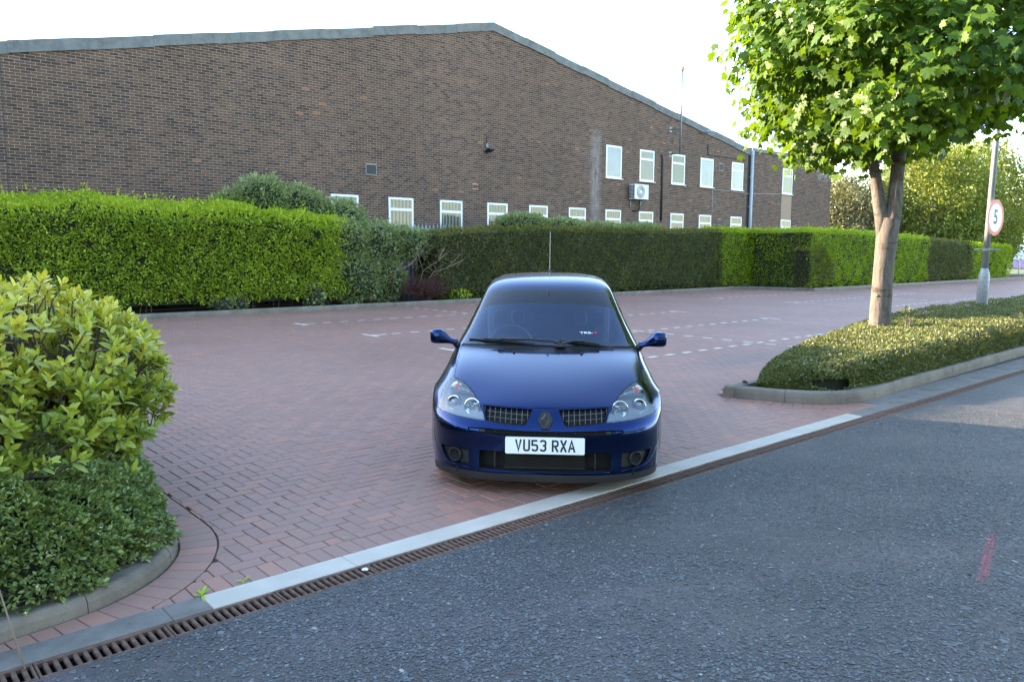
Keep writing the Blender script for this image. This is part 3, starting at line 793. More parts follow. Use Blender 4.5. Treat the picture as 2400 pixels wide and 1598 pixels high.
for a in (90, 210, 330):     # three small diamonds of the maker's emblem
    cxx, cyy = 0.028 * math.cos(rad(a)), 0.028 * math.sin(rad(a)); ux, uy = math.cos(rad(a)), math.sin(rad(a))
    prism_bm(bm, [(cxx - ux * .027, cyy - uy * .027), (cxx + uy * .015, cyy - ux * .015), (cxx + ux * .027, cyy + uy * .027), (cxx - uy * .015, cyy + ux * .015)], Ml, 0.003)
bm_done(bm, 'emblem', MT_ACG, False, AC)
for xx in (0.10, 0.78):
    bm = bm_new(); bm_box(bm, (xx, -0.42, -0.03), (xx + .04, 0.0, -0.001)); bm_box(bm, (xx, -0.04, -0.34), (xx + .04, 0.0, -0.03)); tube_bm(bm, [(xx + .02, -0.38, -0.035), (xx + .02, -.02, -.32)], .012, 6); bm_done(bm, 'bracket', MT_GREYM, False, AC)
tube('drain_hose', [(0.62, -.12, -.0), (0.62, -.1, -.42), (0.55, -.05, -.48), (0.30, -.03, -.50)], .03, MT_BLACK, AC, 8)

FL = thing('floodlight', 'small black floodlight with motion sensor high on the brick wall', 'light', (18.72, YW, 5.2))
box('back_box', (-.07, -.06, .16), (.05, 0.0, .30), MT_GREYM, FL, .006)
tube('conduit', [(-.01, -.03, .30), (-.01, -.03, .50)], .014, MT_BLACK, FL, 6)
bm = bm_new(); bm_box(bm, (-.13, -.36, -.03), (.13, -.06, .05), .02, 2); bm_done(bm, 'lamp_head', MT_BLACK, False, FL, None, (rad(-14), 0, 0))
tube('arm', [(0, -.03, .17), (0, -.10, .04)], .02, MT_BLACK, FL, 6); box('sensor', (-.05, -.10, -.06), (.03, -.03, .02), MT_BLACK, FL, .01)

AM = thing('aerial_mast', 'thin grey aerial mast bracketed to the wall above the roof edge', 'aerial', (29.6, YW - 0.55, 6.0))
tube('mast', [(0, 0, 0), (0, 0, 2.1), (0, 0, 2.12), (0, 0, 3.72)], [.045, .045, .034, .034], MT_GREYM, AM, 8)
tube('boom', [(0, 0, 3.66), (-0.62, 0.22, 3.64)], .014, MT_GREYM, AM, 5); box('clamp', (-.05, -.05, 3.60), (.05, .05, 3.80), MT_BLACK, AM, .01)
for zz_ in (0.03, 1.12): tube('bracket', [(0, 0, zz_), (-.02, .55, zz_)], .032, MT_GREYM, AM, 6); box('bracket_plate', (-.12, .535, zz_ - .12), (.08, .55, zz_ + .12), MT_GREYM, AM)
ST = thing('stub_pipe', 'short grey pipe stub projecting under the roof verge', 'pipe', (32.0, YW, 7.22))
tube('barrel', [(0, 0, 0), (-.10, -.6, 0.02)], .06, MT_PIPE, ST, 10); tube('collar', [(0, 0, 0), (-.008, -.05, 0.002)], .09, MT_GREYM, ST, 10)

# ---- unseen blocks added left of the picture to hold back the low sun
def block(name, label, x0, x1, y0, y1, h, ridge):
    b = thing(name, label, 'building', ((x0 + x1) / 2, (y0 + y1) / 2, 0)); w, d = (x1 - x0) / 2, (y1 - y0) / 2
    bm = bm_new(); bm_box(bm, (-w, -d, 0), (w, d, h)); bm_done(bm, 'wall', MT_MORTAR, False, b)
    bm = bm_new(); v = [bm.verts.new(p) for p in ((-w - .3, -d - .3, h), (w + .3, -d - .3, h), (w + .3, d + .3, h), (-w - .3, d + .3, h), (-w - .3, 0, h + ridge), (w + .3, 0, h + ridge))]
    for f in ((0, 1, 5, 4), (2, 3, 4, 5), (0, 4, 3), (1, 2, 5)): bm.faces.new([v[i] for i in f])
    bm_done(bm, 'roof', MT_ROOF, False, b)
    for i in range(int(2 * w / 3)):
        for zz_ in (1.0, 3.8): box('window', (-w + 1 + i * 3, -d - .03, zz_), (-w + 2.4 + i * 3, -d + .0, zz_ + 1.4), MT_PANE, b)
    return b
# ================================================================== VEGETATION
def frames(nrm, spin, lean=None):
    """orthonormal frames (N,3,3) whose columns are (side, along, normal)"""
    n = nrm / np.linalg.norm(nrm, axis=1, keepdims=True)
    ref = np.where(np.abs(n[:, 2:3]) > 0.9, np.array([[1.0, 0, 0]]), np.array([[0, 0, 1.0]]))
    a = np.cross(ref, n); a /= np.linalg.norm(a, axis=1, keepdims=True); b = np.cross(n, a)
    c, s = np.cos(spin)[:, None], np.sin(spin)[:, None]
    side = a * c + b * s; al = -a * s + b * c
    return np.stack([side, al, n], 2)
def frames_dir(al, roll):
    """frames whose second column (leaf axis) is al"""
    al = al / np.linalg.norm(al, axis=1, keepdims=True)
    ref = np.where(np.abs(al[:, 2:3]) > 0.93, np.array([[1.0, 0.1, 0]]), np.array([[0, 0, 1.0]]))
    s = np.cross(al, ref); s /= np.linalg.norm(s, axis=1, keepdims=True); n = np.cross(s, al)
    c, q = np.cos(roll)[:, None], np.sin(roll)[:, None]
    s2 = s * c + n * q; n2 = -s * q + n * c
    return np.stack([s2, al, n2], 2)

# leaf shapes: (verts, faces); y is the leaf axis, z its upper side
def quads(fs): return [f if len(f) == 4 else (f[0], f[1], f[2], f[2]) for f in fs]
LEAF_SMALL = (np.array([(0, 0, 0), (0.30, 0.45, 0.06), (0, 1, -0.05), (-0.30, 0.45, 0.06)]), np.array([(0, 1, 2), (0, 2, 3)]))
def lance(w, curl, n=4, fold=0.10):
    v, f = [(0, 0, 0)], []
    prof = [(0.18, 0.62), (0.42, 1.0), (0.68, 0.92), (0.88, 0.52)][:n]
    for t, k in prof:
        z = -curl * t * t
        v += [(w * k, t, z + fold * w * k * 2), (0, t, z), (-w * k, t, z + fold * w * k * 2)]
    v.append((0, 1, -curl))
    f += [(0, 1, 2), (0, 2, 3)]
    for i in range(len(prof) - 1):
        a, b = 1 + 3 * i, 4 + 3 * i
        f += [(a, b, b + 1), (a, b + 1, a + 1), (a + 1, b + 1, b + 2), (a + 1, b + 2, a + 2)]
    l = 1 + 3 * (len(prof) - 1); e = len(v) - 1
    f += [(l, e, l + 1), (l + 1, e, l + 2)]
    return np.array(v), np.array(f)
LEAF_LAUREL = lance(0.20, 0.22)
LEAF_OVAL = lance(0.26, 0.10, 3, 0.15)
LEAF_HEDGE = (np.array([(0, 0, 0), (0.23, 0.42, 0.05), (0, 0.5, -0.03), (-0.23, 0.42, 0.05), (0, 1, -0.14)]), np.array([(0, 1, 2), (0, 2, 3), (1, 4, 2), (2, 4, 3)]))
def maple():
    # five pointed lobes, outline from the stalk round to the tip and mirrored
    h = [(0.06, 0.02), (0.32, -0.10), (0.37, 0.09), (0.62, 0.13), (0.48, 0.30), (0.60, 0.44), (0.74, 0.70), (0.50, 0.63), (0.36, 0.57), (0.26, 0.70), (0.29, 0.84), (0.11, 0.88), (0.0, 1.12)]
    out = h + [(-x, y) for x, y in h[-2::-1]]
    v = [(0, 0.30, 0.0)] + [(x, y, -0.16 * x * x - 0.10 * max(0, y - .3) ** 2 + 0.05 * abs(x)) for x, y in out]
    f = [(0, i, i + 1) for i in range(1, len(out))] + [(0, len(out), 1)]
    return np.array(v), np.array(f)
LEAF_MAPLE = maple()

def bake(shape, pos, fr, size, rnd):
    V, F = shape; n = len(pos)
    W = np.einsum('nij,kj->nki', fr * size[:, None, None], V) + pos[:, None, :]
    Fk = (F[None] + (np.arange(n) * len(V))[:, None, None]).reshape(-1, F.shape[1])
    return W.reshape(-1, 3), Fk, np.repeat(rnd, len(V))
def leaves(name, shape, pos, fr, size, rnd, m, parent, nparts=0, key=None, part='leaf', smooth=False):
    """the `nparts` leaves that show largest become objects of their own, the rest one mass"""
    rnd = np.clip(rnd, 0, 1); idx = np.arange(len(pos))
    if nparts:
        k = np.argsort(key)[:nparts]; idx = np.setdiff1d(idx, k)
        vs = []
        for j in range(8):
            me = npmesh(part, shape[0], shape[1], m, {'rnd': np.full(len(shape[0]), (j + .5) / 8)}, smooth); vs.append(me)
        inv = parent.matrix_world.inverted() if parent else Matrix.Identity(4)
        for i in k:
            o = link(part, vs[min(7, int(rnd[i] * 8))], parent)
            R3 = Matrix([list(map(float, r)) for r in fr[i]]); o.matrix_basis = Matrix.Translation(Vector([float(q) for q in pos[i]]) - parent.location) @ R3.to_4x4() @ Matrix.Scale(float(size[i]), 4)
    W, F, A = bake(shape, pos[idx], fr[idx], size[idx], rnd[idx])
    if parent is not None: W = W - np.array(parent.location)
    o = link(name, npmesh(name, W, F, m, {'rnd': A}, smooth), parent); o['kind'] = 'stuff'; return o

def wob(x, y, s=1.0, ph=0.0):
    return (np.sin(x * 2.1 * s + ph) * np.cos(y * 1.7 * s + ph * 1.3) + 0.6 * np.sin(x * 4.7 * s - y * 3.1 * s + 2 * ph) + 0.4 * np.sin(x * 9.3 * s + y * 8.1 * s + ph)) / 2.0

MT_TWIG = simple('twig_bark', (0.085, 0.062, 0.045), 0.85, var=0.3, scale=20)
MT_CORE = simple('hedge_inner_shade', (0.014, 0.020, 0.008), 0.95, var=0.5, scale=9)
LM_PRIVET = leaf_mat('leaf_bright_hedge', [(0.0, (0.135, 0.203, 0.021)), (0.4, (0.282, 0.385, 0.032)), (0.75, (0.473, 0.578, 0.054)), (1.0, (0.600, 0.600, 0.091))], 0.45, 0.30)
LM_OLIVE = leaf_mat('leaf_dark_hedge', [(0.0, (0.049, 0.069, 0.019)), (0.45, (0.127, 0.147, 0.039)), (0.8, (0.265, 0.241, 0.058)), (1.0, (0.460, 0.307, 0.073))], 0.45, 0.25)
LM_GREY = leaf_mat('leaf_grey_green_shrub', [(0.0, (0.090, 0.129, 0.043)), (0.5, (0.208, 0.268, 0.095)), (0.85, (0.369, 0.420, 0.188)), (1.0, (0.600, 0.570, 0.359))], 0.4, 0.25, 0.5, (1.1, 1.1, 0.7))
LM_LIME = leaf_mat('leaf_lime_hedge', [(0.0, (0.141, 0.223, 0.010)), (0.45, (0.293, 0.404, 0.018)), (0.8, (0.444, 0.549, 0.028)), (1.0, (0.600, 0.600, 0.052))], 0.45, 0.30)
LM_LAUREL = leaf_mat('leaf_laurel', [(0.0, (0.093, 0.144, 0.018)), (0.35, (0.204, 0.270, 0.033)), (0.65, (0.388, 0.428, 0.054)), (0.9, (0.600, 0.555, 0.083)), (0.975, (0.600, 0.541, 0.090)), (1.0, (0.600, 0.376, 0.090))], 0.28, 0.28, 0.5)
LM_COTON = leaf_mat('leaf_cotoneaster', [(0.0, (0.054, 0.099, 0.031)), (0.5, (0.156, 0.218, 0.063)), (0.85, (0.295, 0.347, 0.090)), (0.97, (0.415, 0.373, 0.112)), (1.0, (0.600, 0.199, 0.067))], 0.35, 0.2, 0.5)
LM_COTON2 = leaf_mat('leaf_planter_hedge', [(0.0, (0.051, 0.073, 0.022)), (0.5, (0.113, 0.137, 0.042)), (0.85, (0.190, 0.190, 0.062)), (1.0, (0.291, 0.224, 0.083))], 0.45, 0.25)
LM_MAPLE = leaf_mat('leaf_maple', [(0.0, (0.039, 0.088, 0.009)), (0.4, (0.073, 0.146, 0.015)), (0.75, (0.112, 0.201, 0.021)), (1.0, (0.176, 0.254, 0.029))], 0.48, 0.45, 0.35, (1.7, 1.45, 0.35))
LM_BACK = leaf_mat('leaf_background_tree', [(0.0, (0.076, 0.115, 0.016)), (0.5, (0.152, 0.196, 0.028)), (1.0, (0.266, 0.287, 0.057))], 0.45, 0.35, 0.4)
LM_BACK2 = leaf_mat('leaf_whitebeam', [(0.0, (0.09, 0.11, 0.05)), (0.5, (0.16, 0.17, 0.08)), (1.0, (0.30, 0.28, 0.17))], 0.5, 0.3, 0.4)
LM_RED = leaf_mat('leaf_dry_red', [(0.0, (0.045, 0.016, 0.012)), (0.6, (0.10, 0.035, 0.024)), (1.0, (0.15, 0.07, 0.04))], 0.7, 0.1)
MT_PETAL = simple('white_petal', (0.75, 0.74, 0.70), 0.6, var=0.05)

def hedge(name, label, x0, x1, yf, yb, ztop_f, lm, shape, dens, size, front_lim=0.14, seed=0, left_end=True, group=None, zlow=0.12, topdens=1.0, right_end=False, yslope=0.0, shag=0.05, rise=0.0):
    """a clipped hedge between x0..x1; ztop_f(x) gives its height; leaves on front, top and ends over a dark core"""
    rg = np.random.default_rng(100 + seed)
    H = thing(name, label, 'hedge', ((x0 + x1) / 2, (yf + yb) / 2, 0.07), 0, group)
    zmean = float(np.mean([ztop_f(x) for x in np.linspace(x0, x1, 9)]))
    P_, N_, TT = [], [], []
    def add(p, nrm, tt): P_.append(p); N_.append(np.tile(nrm, (len(p), 1))); TT.append(np.full(len(p), tt))
    nf = int((x1 - x0) * zmean * dens); X = rg.uniform(x0, x1, nf); zt = np.array([ztop_f(x) for x in X]); u = rg.random(nf)
    low = zlow + 0.10 * wob(X, X * 0.3, 1.5, seed)
    Z = low + (zt - low) * u
    dpt = 0.10 * wob(X, Z * 1.6, 0.8, seed) + 0.07 * wob(X, Z, 3.1, seed + 3) + np.abs(rg.normal(0, front_lim * 0.6, nf)) - 0.03
    dpt += 0.10 * np.clip(1 - (zt - Z) / 0.18, 0, 1) ** 2 + 0.12 * np.clip(1 - (Z - low) / 0.35, 0, 1) ** 2
    add(np.stack([X, yf + yslope * (X - x0) + dpt, Z], 1), (0, -1, 0.25), 0)
    nt = int((x1 - x0) * (yb - yf) * dens * topdens); X = rg.uniform(x0, x1, nt); Y = rg.uniform(yf, yb, nt); zt = np.array([ztop_f(x) for x in X])
    Z = zt + shag * wob(X, Y, 1.7, seed) + 0.02 * wob(X, Y, 5, seed) - np.abs(rg.normal(0, 0.07, nt)) - 0.12 * np.clip(1 - (Y - yf) / 0.12, 0, 1) + (rg.random(nt) < 0.06) * rg.uniform(0, 2.2 * shag, nt)
    Z = Z + rise * np.sqrt(np.clip((Y - yf) / (yb - yf), 0, 1))
    add(np.stack([X, Y + yslope * (X - x0), Z], 1), (0, -0.25 - rise, 1), 1)
    for on, xe, sg in ((left_end, x0, -1), (right_end, x1, 1)):
        if not on: continue
        ne = int((yb - yf) * zmean * dens); Y = rg.uniform(yf, yb, ne); Z = zlow + (ztop_f(xe) - zlow) * rg.random(ne)
        add(np.stack([xe - sg * (0.05 * wob(Y, Z, 1.4, seed) + np.abs(rg.normal(0, .08, ne))), Y, Z], 1), (sg, -0.2, 0.25), 2)
    Pn, Nn, TT = np.concatenate(P_), np.concatenate(N_), np.concatenate(TT); n = len(Pn)
    ed_ = np.exp(-np.minimum(Pn[:, 0] - x0, x1 - Pn[:, 0]) / .45); Pn[:, 0] += ed_ * (.34 * wob(Pn[:, 2] * 1.3, Pn[:, 1] * 1.1, 1.0, seed) + rg.normal(0, .16, n)) * (TT < 2)
    hl_ = wob(Pn[:, 0] * 1.1, Pn[:, 2] * 2.2 + Pn[:, 1], 1.0, seed + 9) + .5 * wob(Pn[:, 0] * 4, Pn[:, 2] * 5, 1.0, seed); kp_ = (hl_ > -.78) | (TT == 1); Pn, Nn, TT = Pn[kp_], Nn[kp_], TT[kp_]; n = len(Pn)
    d = Nn + rg.normal(0, 0.62, (n, 3)); d[:, 2] += np.where(TT == 1, 0.35, 0.12)
    fr = frames_dir(d * np.array([1, 1, 1]), rg.uniform(-0.9, 0.9, n))
    sz = size * rg.uniform(0.65, 1.25, n)
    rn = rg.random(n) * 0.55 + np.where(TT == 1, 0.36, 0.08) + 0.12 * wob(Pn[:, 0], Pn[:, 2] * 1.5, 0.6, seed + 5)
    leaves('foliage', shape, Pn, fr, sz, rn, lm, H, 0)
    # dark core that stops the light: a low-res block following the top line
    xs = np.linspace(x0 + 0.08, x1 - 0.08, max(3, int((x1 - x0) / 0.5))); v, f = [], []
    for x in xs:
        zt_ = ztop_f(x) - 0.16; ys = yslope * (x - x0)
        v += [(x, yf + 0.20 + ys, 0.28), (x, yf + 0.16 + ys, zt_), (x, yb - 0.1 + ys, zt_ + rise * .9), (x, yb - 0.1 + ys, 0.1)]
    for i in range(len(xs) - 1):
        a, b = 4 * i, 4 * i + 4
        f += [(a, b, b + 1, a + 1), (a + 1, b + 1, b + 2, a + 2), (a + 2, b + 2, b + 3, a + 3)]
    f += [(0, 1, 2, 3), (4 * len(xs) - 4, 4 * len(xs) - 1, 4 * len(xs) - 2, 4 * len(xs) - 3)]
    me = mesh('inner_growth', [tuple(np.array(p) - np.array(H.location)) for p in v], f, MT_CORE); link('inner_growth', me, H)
    bm = bm_new(); rr = random.Random(seed)
    for k in range(int((x1 - x0) * 2.2)):
        xx = rr.uniform(x0 + .1, x1 - .1); yy = yf + rr.uniform(.25, .6) + yslope * (xx - x0)
        tube_bm(bm, [Vector((xx, yy, 0.0)) - H.location, Vector((xx + rr.uniform(-.12, .12), yy - .05, .3)) - H.location, Vector((xx + rr.uniform(-.2, .2), yy - .12, .7)) - H.location], [.018, .014, .008], 5)
    bm_done(bm, 'stems', MT_TWIG, True, H)['kind'] = 'stuff'
    return H

h_left = lambda x: float(np.interp(x, [-2, 3, 5, 8, 10.5, 12], [2.62, 2.60, 2.66, 2.62, 2.56, 2.45])) - 0.22
hedge('laurel_hedge', 'bright green clipped hedge along the left half of the car park', 0.5, 10.9, 19.42, 20.9, lambda x: h_left(x) + 0.05 * math.sin(x * 1.7), LM_PRIVET, LEAF_HEDGE, 1250, 0.092, seed=1, topdens=0.9, shag=0.10, left_end=False, zlow=0.32, rise=0.42)

# grey-green shrubs growing over and behind the hedge
def shrub(name, label, blobs, lm, shape, n, size, seed, cat='shrub', group=None, up=0.5, core=True, nparts=0, keyp=None, twigs=0, floor=0.1):
    rg = np.random.default_rng(300 + seed)
    c0 = np.mean([b[0] for b in blobs], axis=0)
    H = thing(name, label, cat, (float(c0[0]), float(c0[1]), 0.06), 0, group)
    vol = np.array([b[1][0] * b[1][1] * b[1][2] for b in blobs]) ** 0.667; vol = vol / vol.sum()
    P_, D_ = [], []
    for (c, r), w in zip(blobs, vol):
        k = int(n * w); d = rg.normal(0, 1, (k, 3)); d /= np.linalg.norm(d, axis=1, keepdims=True)
        rr = 1 - np.abs(rg.normal(0, 0.10, k)) + 0.14 * wob(d[:, 0] * 3 + c[0], d[:, 2] * 3 + d[:, 1] * 2, 1.2, seed) + (rg.random(k) < .10) * rg.uniform(0, .18, k)
        P_.append(np.array(c) + d * np.array(r) * rr[:, None]); D_.append(d / np.array(r))
    Pn, D = np.concatenate(P_), np.concatenate(D_)
    ok = Pn[:, 2] > floor; Pn, D = Pn[ok], D[ok]; k = len(Pn)
    D /= np.linalg.norm(D, axis=1, keepdims=True)
    al = D + rg.normal(0, 0.6, (k, 3)); al[:, 2] += up
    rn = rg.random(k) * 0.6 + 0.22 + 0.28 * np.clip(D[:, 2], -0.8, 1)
    leaves('foliage', shape, Pn, frames_dir(al, rg.uniform(-1, 1, k)), size * rg.uniform(.6, 1.25, k), rn, lm, H, nparts, keyp(Pn) if keyp else None)
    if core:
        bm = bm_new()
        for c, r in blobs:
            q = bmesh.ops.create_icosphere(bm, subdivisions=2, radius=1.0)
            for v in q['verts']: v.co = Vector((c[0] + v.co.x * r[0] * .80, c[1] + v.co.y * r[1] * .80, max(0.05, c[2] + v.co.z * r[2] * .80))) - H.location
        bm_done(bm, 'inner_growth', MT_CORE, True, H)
    bm = bm_new(); rr = random.Random(seed)
    for c, r in blobs:
        for k in range(3 + twigs):
            t = Vector((c[0] + rr.uniform(-.8, .8) * r[0], c[1] + rr.uniform(-.9, .2) * r[1], c[2] + rr.uniform(0, .9) * r[2]))
            tube_bm(bm, [Vector((c[0] + rr.uniform(-.2, .2), c[1], 0.0)) - H.location, Vector((c[0] * .6 + t.x * .4, c[1] * .6 + t.y * .4, t.z * .5)) - H.location, t - H.location], [.022, .015, .006], 5)
    bm_done(bm, 'stems', MT_TWIG, True, H)['kind'] = 'stuff'
    return H
shrub('grey_green_shrub', 'tall grey green shrub rising above the left hedge', [((9.2, 20.75, 2.85), (0.85, 0.5, 0.75)), ((10.3, 20.75, 2.70), (0.9, 0.5, 0.70)), ((11.4, 20.6, 2.45), (0.9, 0.5, 0.62)), ((8.4, 20.9, 2.7), (.6, .4, .5))], LM_GREY, LEAF_HEDGE, 15000, 0.105, 1, floor=0.5)
shrub('grey_green_shrub', 'grey green shrub leaning over between bright hedge and dark hedge', [((11.3, 20.15, 1.80), (0.9, 0.55, 0.72)), ((12.4, 20.2, 1.78), (0.95, 0.55, 0.70)), ((13.5, 20.3, 1.82), (0.9, 0.5, 0.50)), ((11.5, 20.0, 0.85), (0.95, 0.45, 0.75)), ((12.6, 20.15, 0.75), (0.8, 0.40, 0.66)), ((14.4, 20.3, 1.85), (.7, .4, .38)), ((10.6, 20.05, 1.2), (.5, .4, .6))], LM_GREY, LEAF_HEDGE, 24000, 0.10, 2)
shrub('grey_green_shrub', 'grey green shrub crowning the dark hedge behind the car roof', [((18.6, 20.5, 2.50), (1.3, 0.45, 0.42)), ((20.5, 20.5, 2.42), (1.4, 0.45, 0.38)), ((22.5, 20.5, 2.36), (1.4, 0.45, 0.36)), ((25.0, 20.5, 2.4), (1.5, 0.45, 0.34))], LM_GREY, LEAF_HEDGE, 17000, 0.095, 3, floor=1.2)
hedge('dark_hedge', 'dark olive clipped hedge behind the car', 14.3, 29.2, 19.5, 21.0, lambda x: float(np.interp(x, [14, 15, 17, 22, 26, 30], [2.15, 2.28, 2.40, 2.46, 2.50, 2.58])), LM_OLIVE, LEAF_HEDGE, 950, 0.075, seed=2, topdens=0.6, shag=0.06)
hedge('lime_hedge', 'narrow lime green bush at the inner corner of the hedge', 29.15, 32.6, 19.45, 20.9, lambda x: 2.62, LM_LIME, LEAF_HEDGE, 850, 0.080, seed=3, left_end=False, shag=0.06)
hedge('lime_hedge', 'bright green hedge part standing forward right of the corner', 31.45, 34.2, 16.55, 19.6, lambda x: 2.60, LM_LIME, LEAF_HEDGE, 700, 0.085, seed=4, shag=0.07, topdens=.7)
hedge('dark_hedge', 'short dark olive section set into the bright hedge', 31.30, 33.1, 16.50, 17.4, lambda x: float(np.interp(x, [31.3, 32.0, 32.6, 33.1], [1.75, 2.15, 1.55, 1.45])), LM_OLIVE, LEAF_HEDGE, 850, 0.075, seed=5, shag=0.03)
hedge('lime_hedge', 'long bright green hedge behind the maple trunk', 34.2, 43.6, 16.58, 18.8, lambda x: float(np.interp(x, [34, 43.6], [2.60, 2.44])), LM_LIME, LEAF_HEDGE, 560, 0.092, seed=6, shag=0.07, topdens=.6, left_end=False)
hedge('dark_hedge', 'dark brownish hedge stretch left of the lamp post', 43.6, 49.8, 16.58, 18.6, lambda x: float(np.interp(x, [43.6, 49.8], [2.40, 2.25])), LM_OLIVE, LEAF_HEDGE, 480, 0.10, seed=7, topdens=.6, left_end=False)
hedge('green_hedge', 'last green hedge stretch at the far right end', 49.8, 56.6, 16.55, 18.5, lambda x: float(np.interp(x, [49.8, 61.5], [2.22, 2.02])), LM_LIME, LEAF_HEDGE, 360, 0.115, seed=8, topdens=.6, left_end=False, right_end=True)

# dead red-brown shrub and bare branches
def twig_bush(name, label, c, r, n, m, seed, thick=0.006, spread=1.0):
    rr = random.Random(seed); T = thing(name, label, 'shrub', (c[0], c[1], 0.07)); bm = bm_new()
    for k in range(n):
        a = rr.uniform(0, 6.28); q = rr.uniform(.35, 1.0)
        tip = Vector((math.cos(a) * r[0] * q * spread, math.sin(a) * r[1] * q - .1, r[2] * math.sqrt(max(.05, 1 - q * q * .75)) * rr.uniform(.6, 1.05)))
        mid = tip * .5 + Vector((rr.uniform(-.12, .12), rr.uniform(-.12, .12), rr.uniform(0, .14)))
        tube_bm(bm, [(rr.uniform(-.1, .1), rr.uniform(-.1, .1), 0), mid, tip], [thick * 1.4, thick, thick * .5], 4, False)
        for j in range(3):
            b = mid.lerp(tip, rr.uniform(.1, .9)); e = b + Vector((rr.uniform(-.22, .22), rr.uniform(-.22, .22), rr.uniform(-.05, .22)))
            tube_bm(bm, [b, e], [thick * .7, thick * .35], 3, False)
    bm_done(bm, 'twigs', m, False, T)['kind'] = 'stuff'
    return T
MT_REDTWIG = simple('red_dry_twig', (0.075, 0.028, 0.022), 0.85, var=0.3, scale=15); MT_PALETWIG = simple('pale_dry_branch', (0.20, 0.145, 0.10), 0.8, var=0.2, scale=12)
twig_bush('dead_shrub', 'dry red brown shrub at the hedge foot left of the car', (13.75, 19.65, 0), (1.0, .5, 0.85), 230, MT_REDTWIG, 4, .008)
BR = thing('dead_branch', 'bare pale branches sticking out of the hedge gap', 'branch', (13.55, 19.75, 0.05))
for k, pts in enumerate([[(0, 0, .2), (.1, -.2, .95), (.55, -.35, 1.25), (.95, -.40, 1.55)], [(.2, 0, .3), (.4, -.3, .9), (.85, -.45, 1.05), (1.35, -.5, 1.5), (1.5, -.5, 1.85)], [(-.9, 0, .3), (-.95, -.3, .95), (-.72, -.4, 1.25)], [(-.95, -.3, .95), (-.55, -.4, 1.12), (-.3, -.42, 1.3)], [(.55, -.35, 1.25), (.72, -.4, 1.62)], [(.85, -.45, 1.05), (1.2, -.5, 1.2), (1.45, -.48, 1.28)], [(.1, -.2, .95), (-.2, -.35, 1.5), (-.1, -.4, 1.8)]]):
    tube('branch', pts, [.015 - .003 * i for i in range(len(pts))], MT_PALETWIG, BR, 6)
rr = random.Random(5); bm = bm_new()
for k in range(60):
    b = Vector((rr.uniform(-.4, 1.5), -.4 + rr.uniform(-.1, .2), rr.uniform(.8, 1.8))); tube_bm(bm, [b, b + Vector((rr.uniform(-.3, .3), rr.uniform(-.15, .15), rr.uniform(-.1, .3)))], [.006, .003], 3, False)
bm_done(bm, 'twigs', MT_PALETWIG, False, BR)['kind'] = 'stuff'
shrub('weed_clump', 'low leafy weed at the kerb below the bright hedge', [((10.05, 19.55, .38), (.30, .22, .42))], LM_GREY, LEAF_OVAL, 420, .10, 21, 'plant')
shrub('weed_clump', 'small grey weed clump under the left hedge by the kerb', [((7.5, 19.5, .22), (.30, .2, .22)), ((7.95, 19.5, .24), (.2, .2, .24))], LM_GREY, LEAF_SMALL, 420, .08, 22, 'plant')
shrub('weed_clump', 'bright green weed clump at the kerb left of the car', [((15.0, 19.5, .20), (.35, .2, .22))], LM_LIME, LEAF_OVAL, 260, .09, 23, 'plant')

# palisade fence behind the hedge, only its spiked tips show
PF = thing('palisade_fence', 'grey blue steel palisade fence tips showing above the dark hedge', 'fence', (0, 21.5, 0.07))
MT_PAL = simple('galvanised_blue_grey', (0.16, 0.18, 0.24), 0.5, 0.5)
bm = bm_new(); prism_bm(bm, [(-.035, 0), (.035, 0), (.035, 2.32), (.012, 2.38), (0.0, 2.46), (-.012, 2.38), (-.035, 2.32)], Matrix.Rotation(math.pi / 2, 4, 'X'), .012); bmesh.ops.recalc_face_normals(bm, faces=bm.faces)
pal_me = bpy.data.meshes.new('pale'); bm.to_mesh(pal_me); bm.free(); pal_me.materials.append(MT_PAL)
x = 12.2
while x < 20.5: link('pale', pal_me, PF, None, (x, random.uniform(-.01, .01), random.uniform(-.01, .01))); x += 0.155
for z in (.5, 1.9): box('rail', (12.1, 0.01, z), (20.6, .05, z + .06), MT_PAL, PF)

# ---- near left bed: cotoneaster mat below, laurel above
def bed_surface_points(n, rg):
    """points on the bulging cotoneaster mat that fills the left bed up to its kerb"""
    edge = resample(KL, 0.05); nsd = normals2(edge, 1)
    ok_ = [i for i, p in enumerate(edge) if p.x > -.75 and p.y < 6.9]; ii_ = np.array(ok_)[rg.integers(0, len(ok_), n)]; nn = np.array([(nsd[i].x, nsd[i].y) for i in ii_]); e = np.array([(edge[i].x, edge[i].y) for i in ii_]) + np.column_stack([nn[:, 1], -nn[:, 0]]) * rg.uniform(-.03, .03, n)[:, None]
    return e, nn
rg = np.random.default_rng(5)
CO = thing('cotoneaster', 'dark green cotoneaster with tiny white flowers spilling over the left kerb', 'shrub', (0.7, 4.9, 0.06))
n = 64000; e, nn = bed_surface_points(n, rg); tt = rg.random(n) ** 0.8          # 0 at kerb, 1 at top
hgt = 0.44 + 0.13 * wob(e[:, 0] * 1.3, e[:, 1] * 1.3, 1.5) + .30 * np.clip((e[:, 1] - 4.5) / .8, 0, 1) ; dep_in = 0.06 + 0.62 * (1 - np.cos(tt * math.pi / 2)) + 0.085 * wob(e[:, 0] * 3 + e[:, 1] * 2, tt * 4, 1.2, 2)
zz_ = 0.075 + hgt * np.sin(tt * math.pi / 2) + 0.035 * wob(e[:, 0] * 4, e[:, 1] * 4 + tt * 5, 1.0, 1)
over = np.clip((e[:, 1] - 4.2) / 1.0, 0, 1) * 0.10
xy = e + nn * (dep_in + np.abs(rg.normal(0, .035, n)) + 0.0 - over * (1 - tt))[:, None]
keep = (xy[:, 1] < 7.2) & (e[:, 0] > -1.2); Pn = np.column_stack([xy, zz_])[keep]; N2 = np.column_stack([-nn, tt * 1.4])[keep]
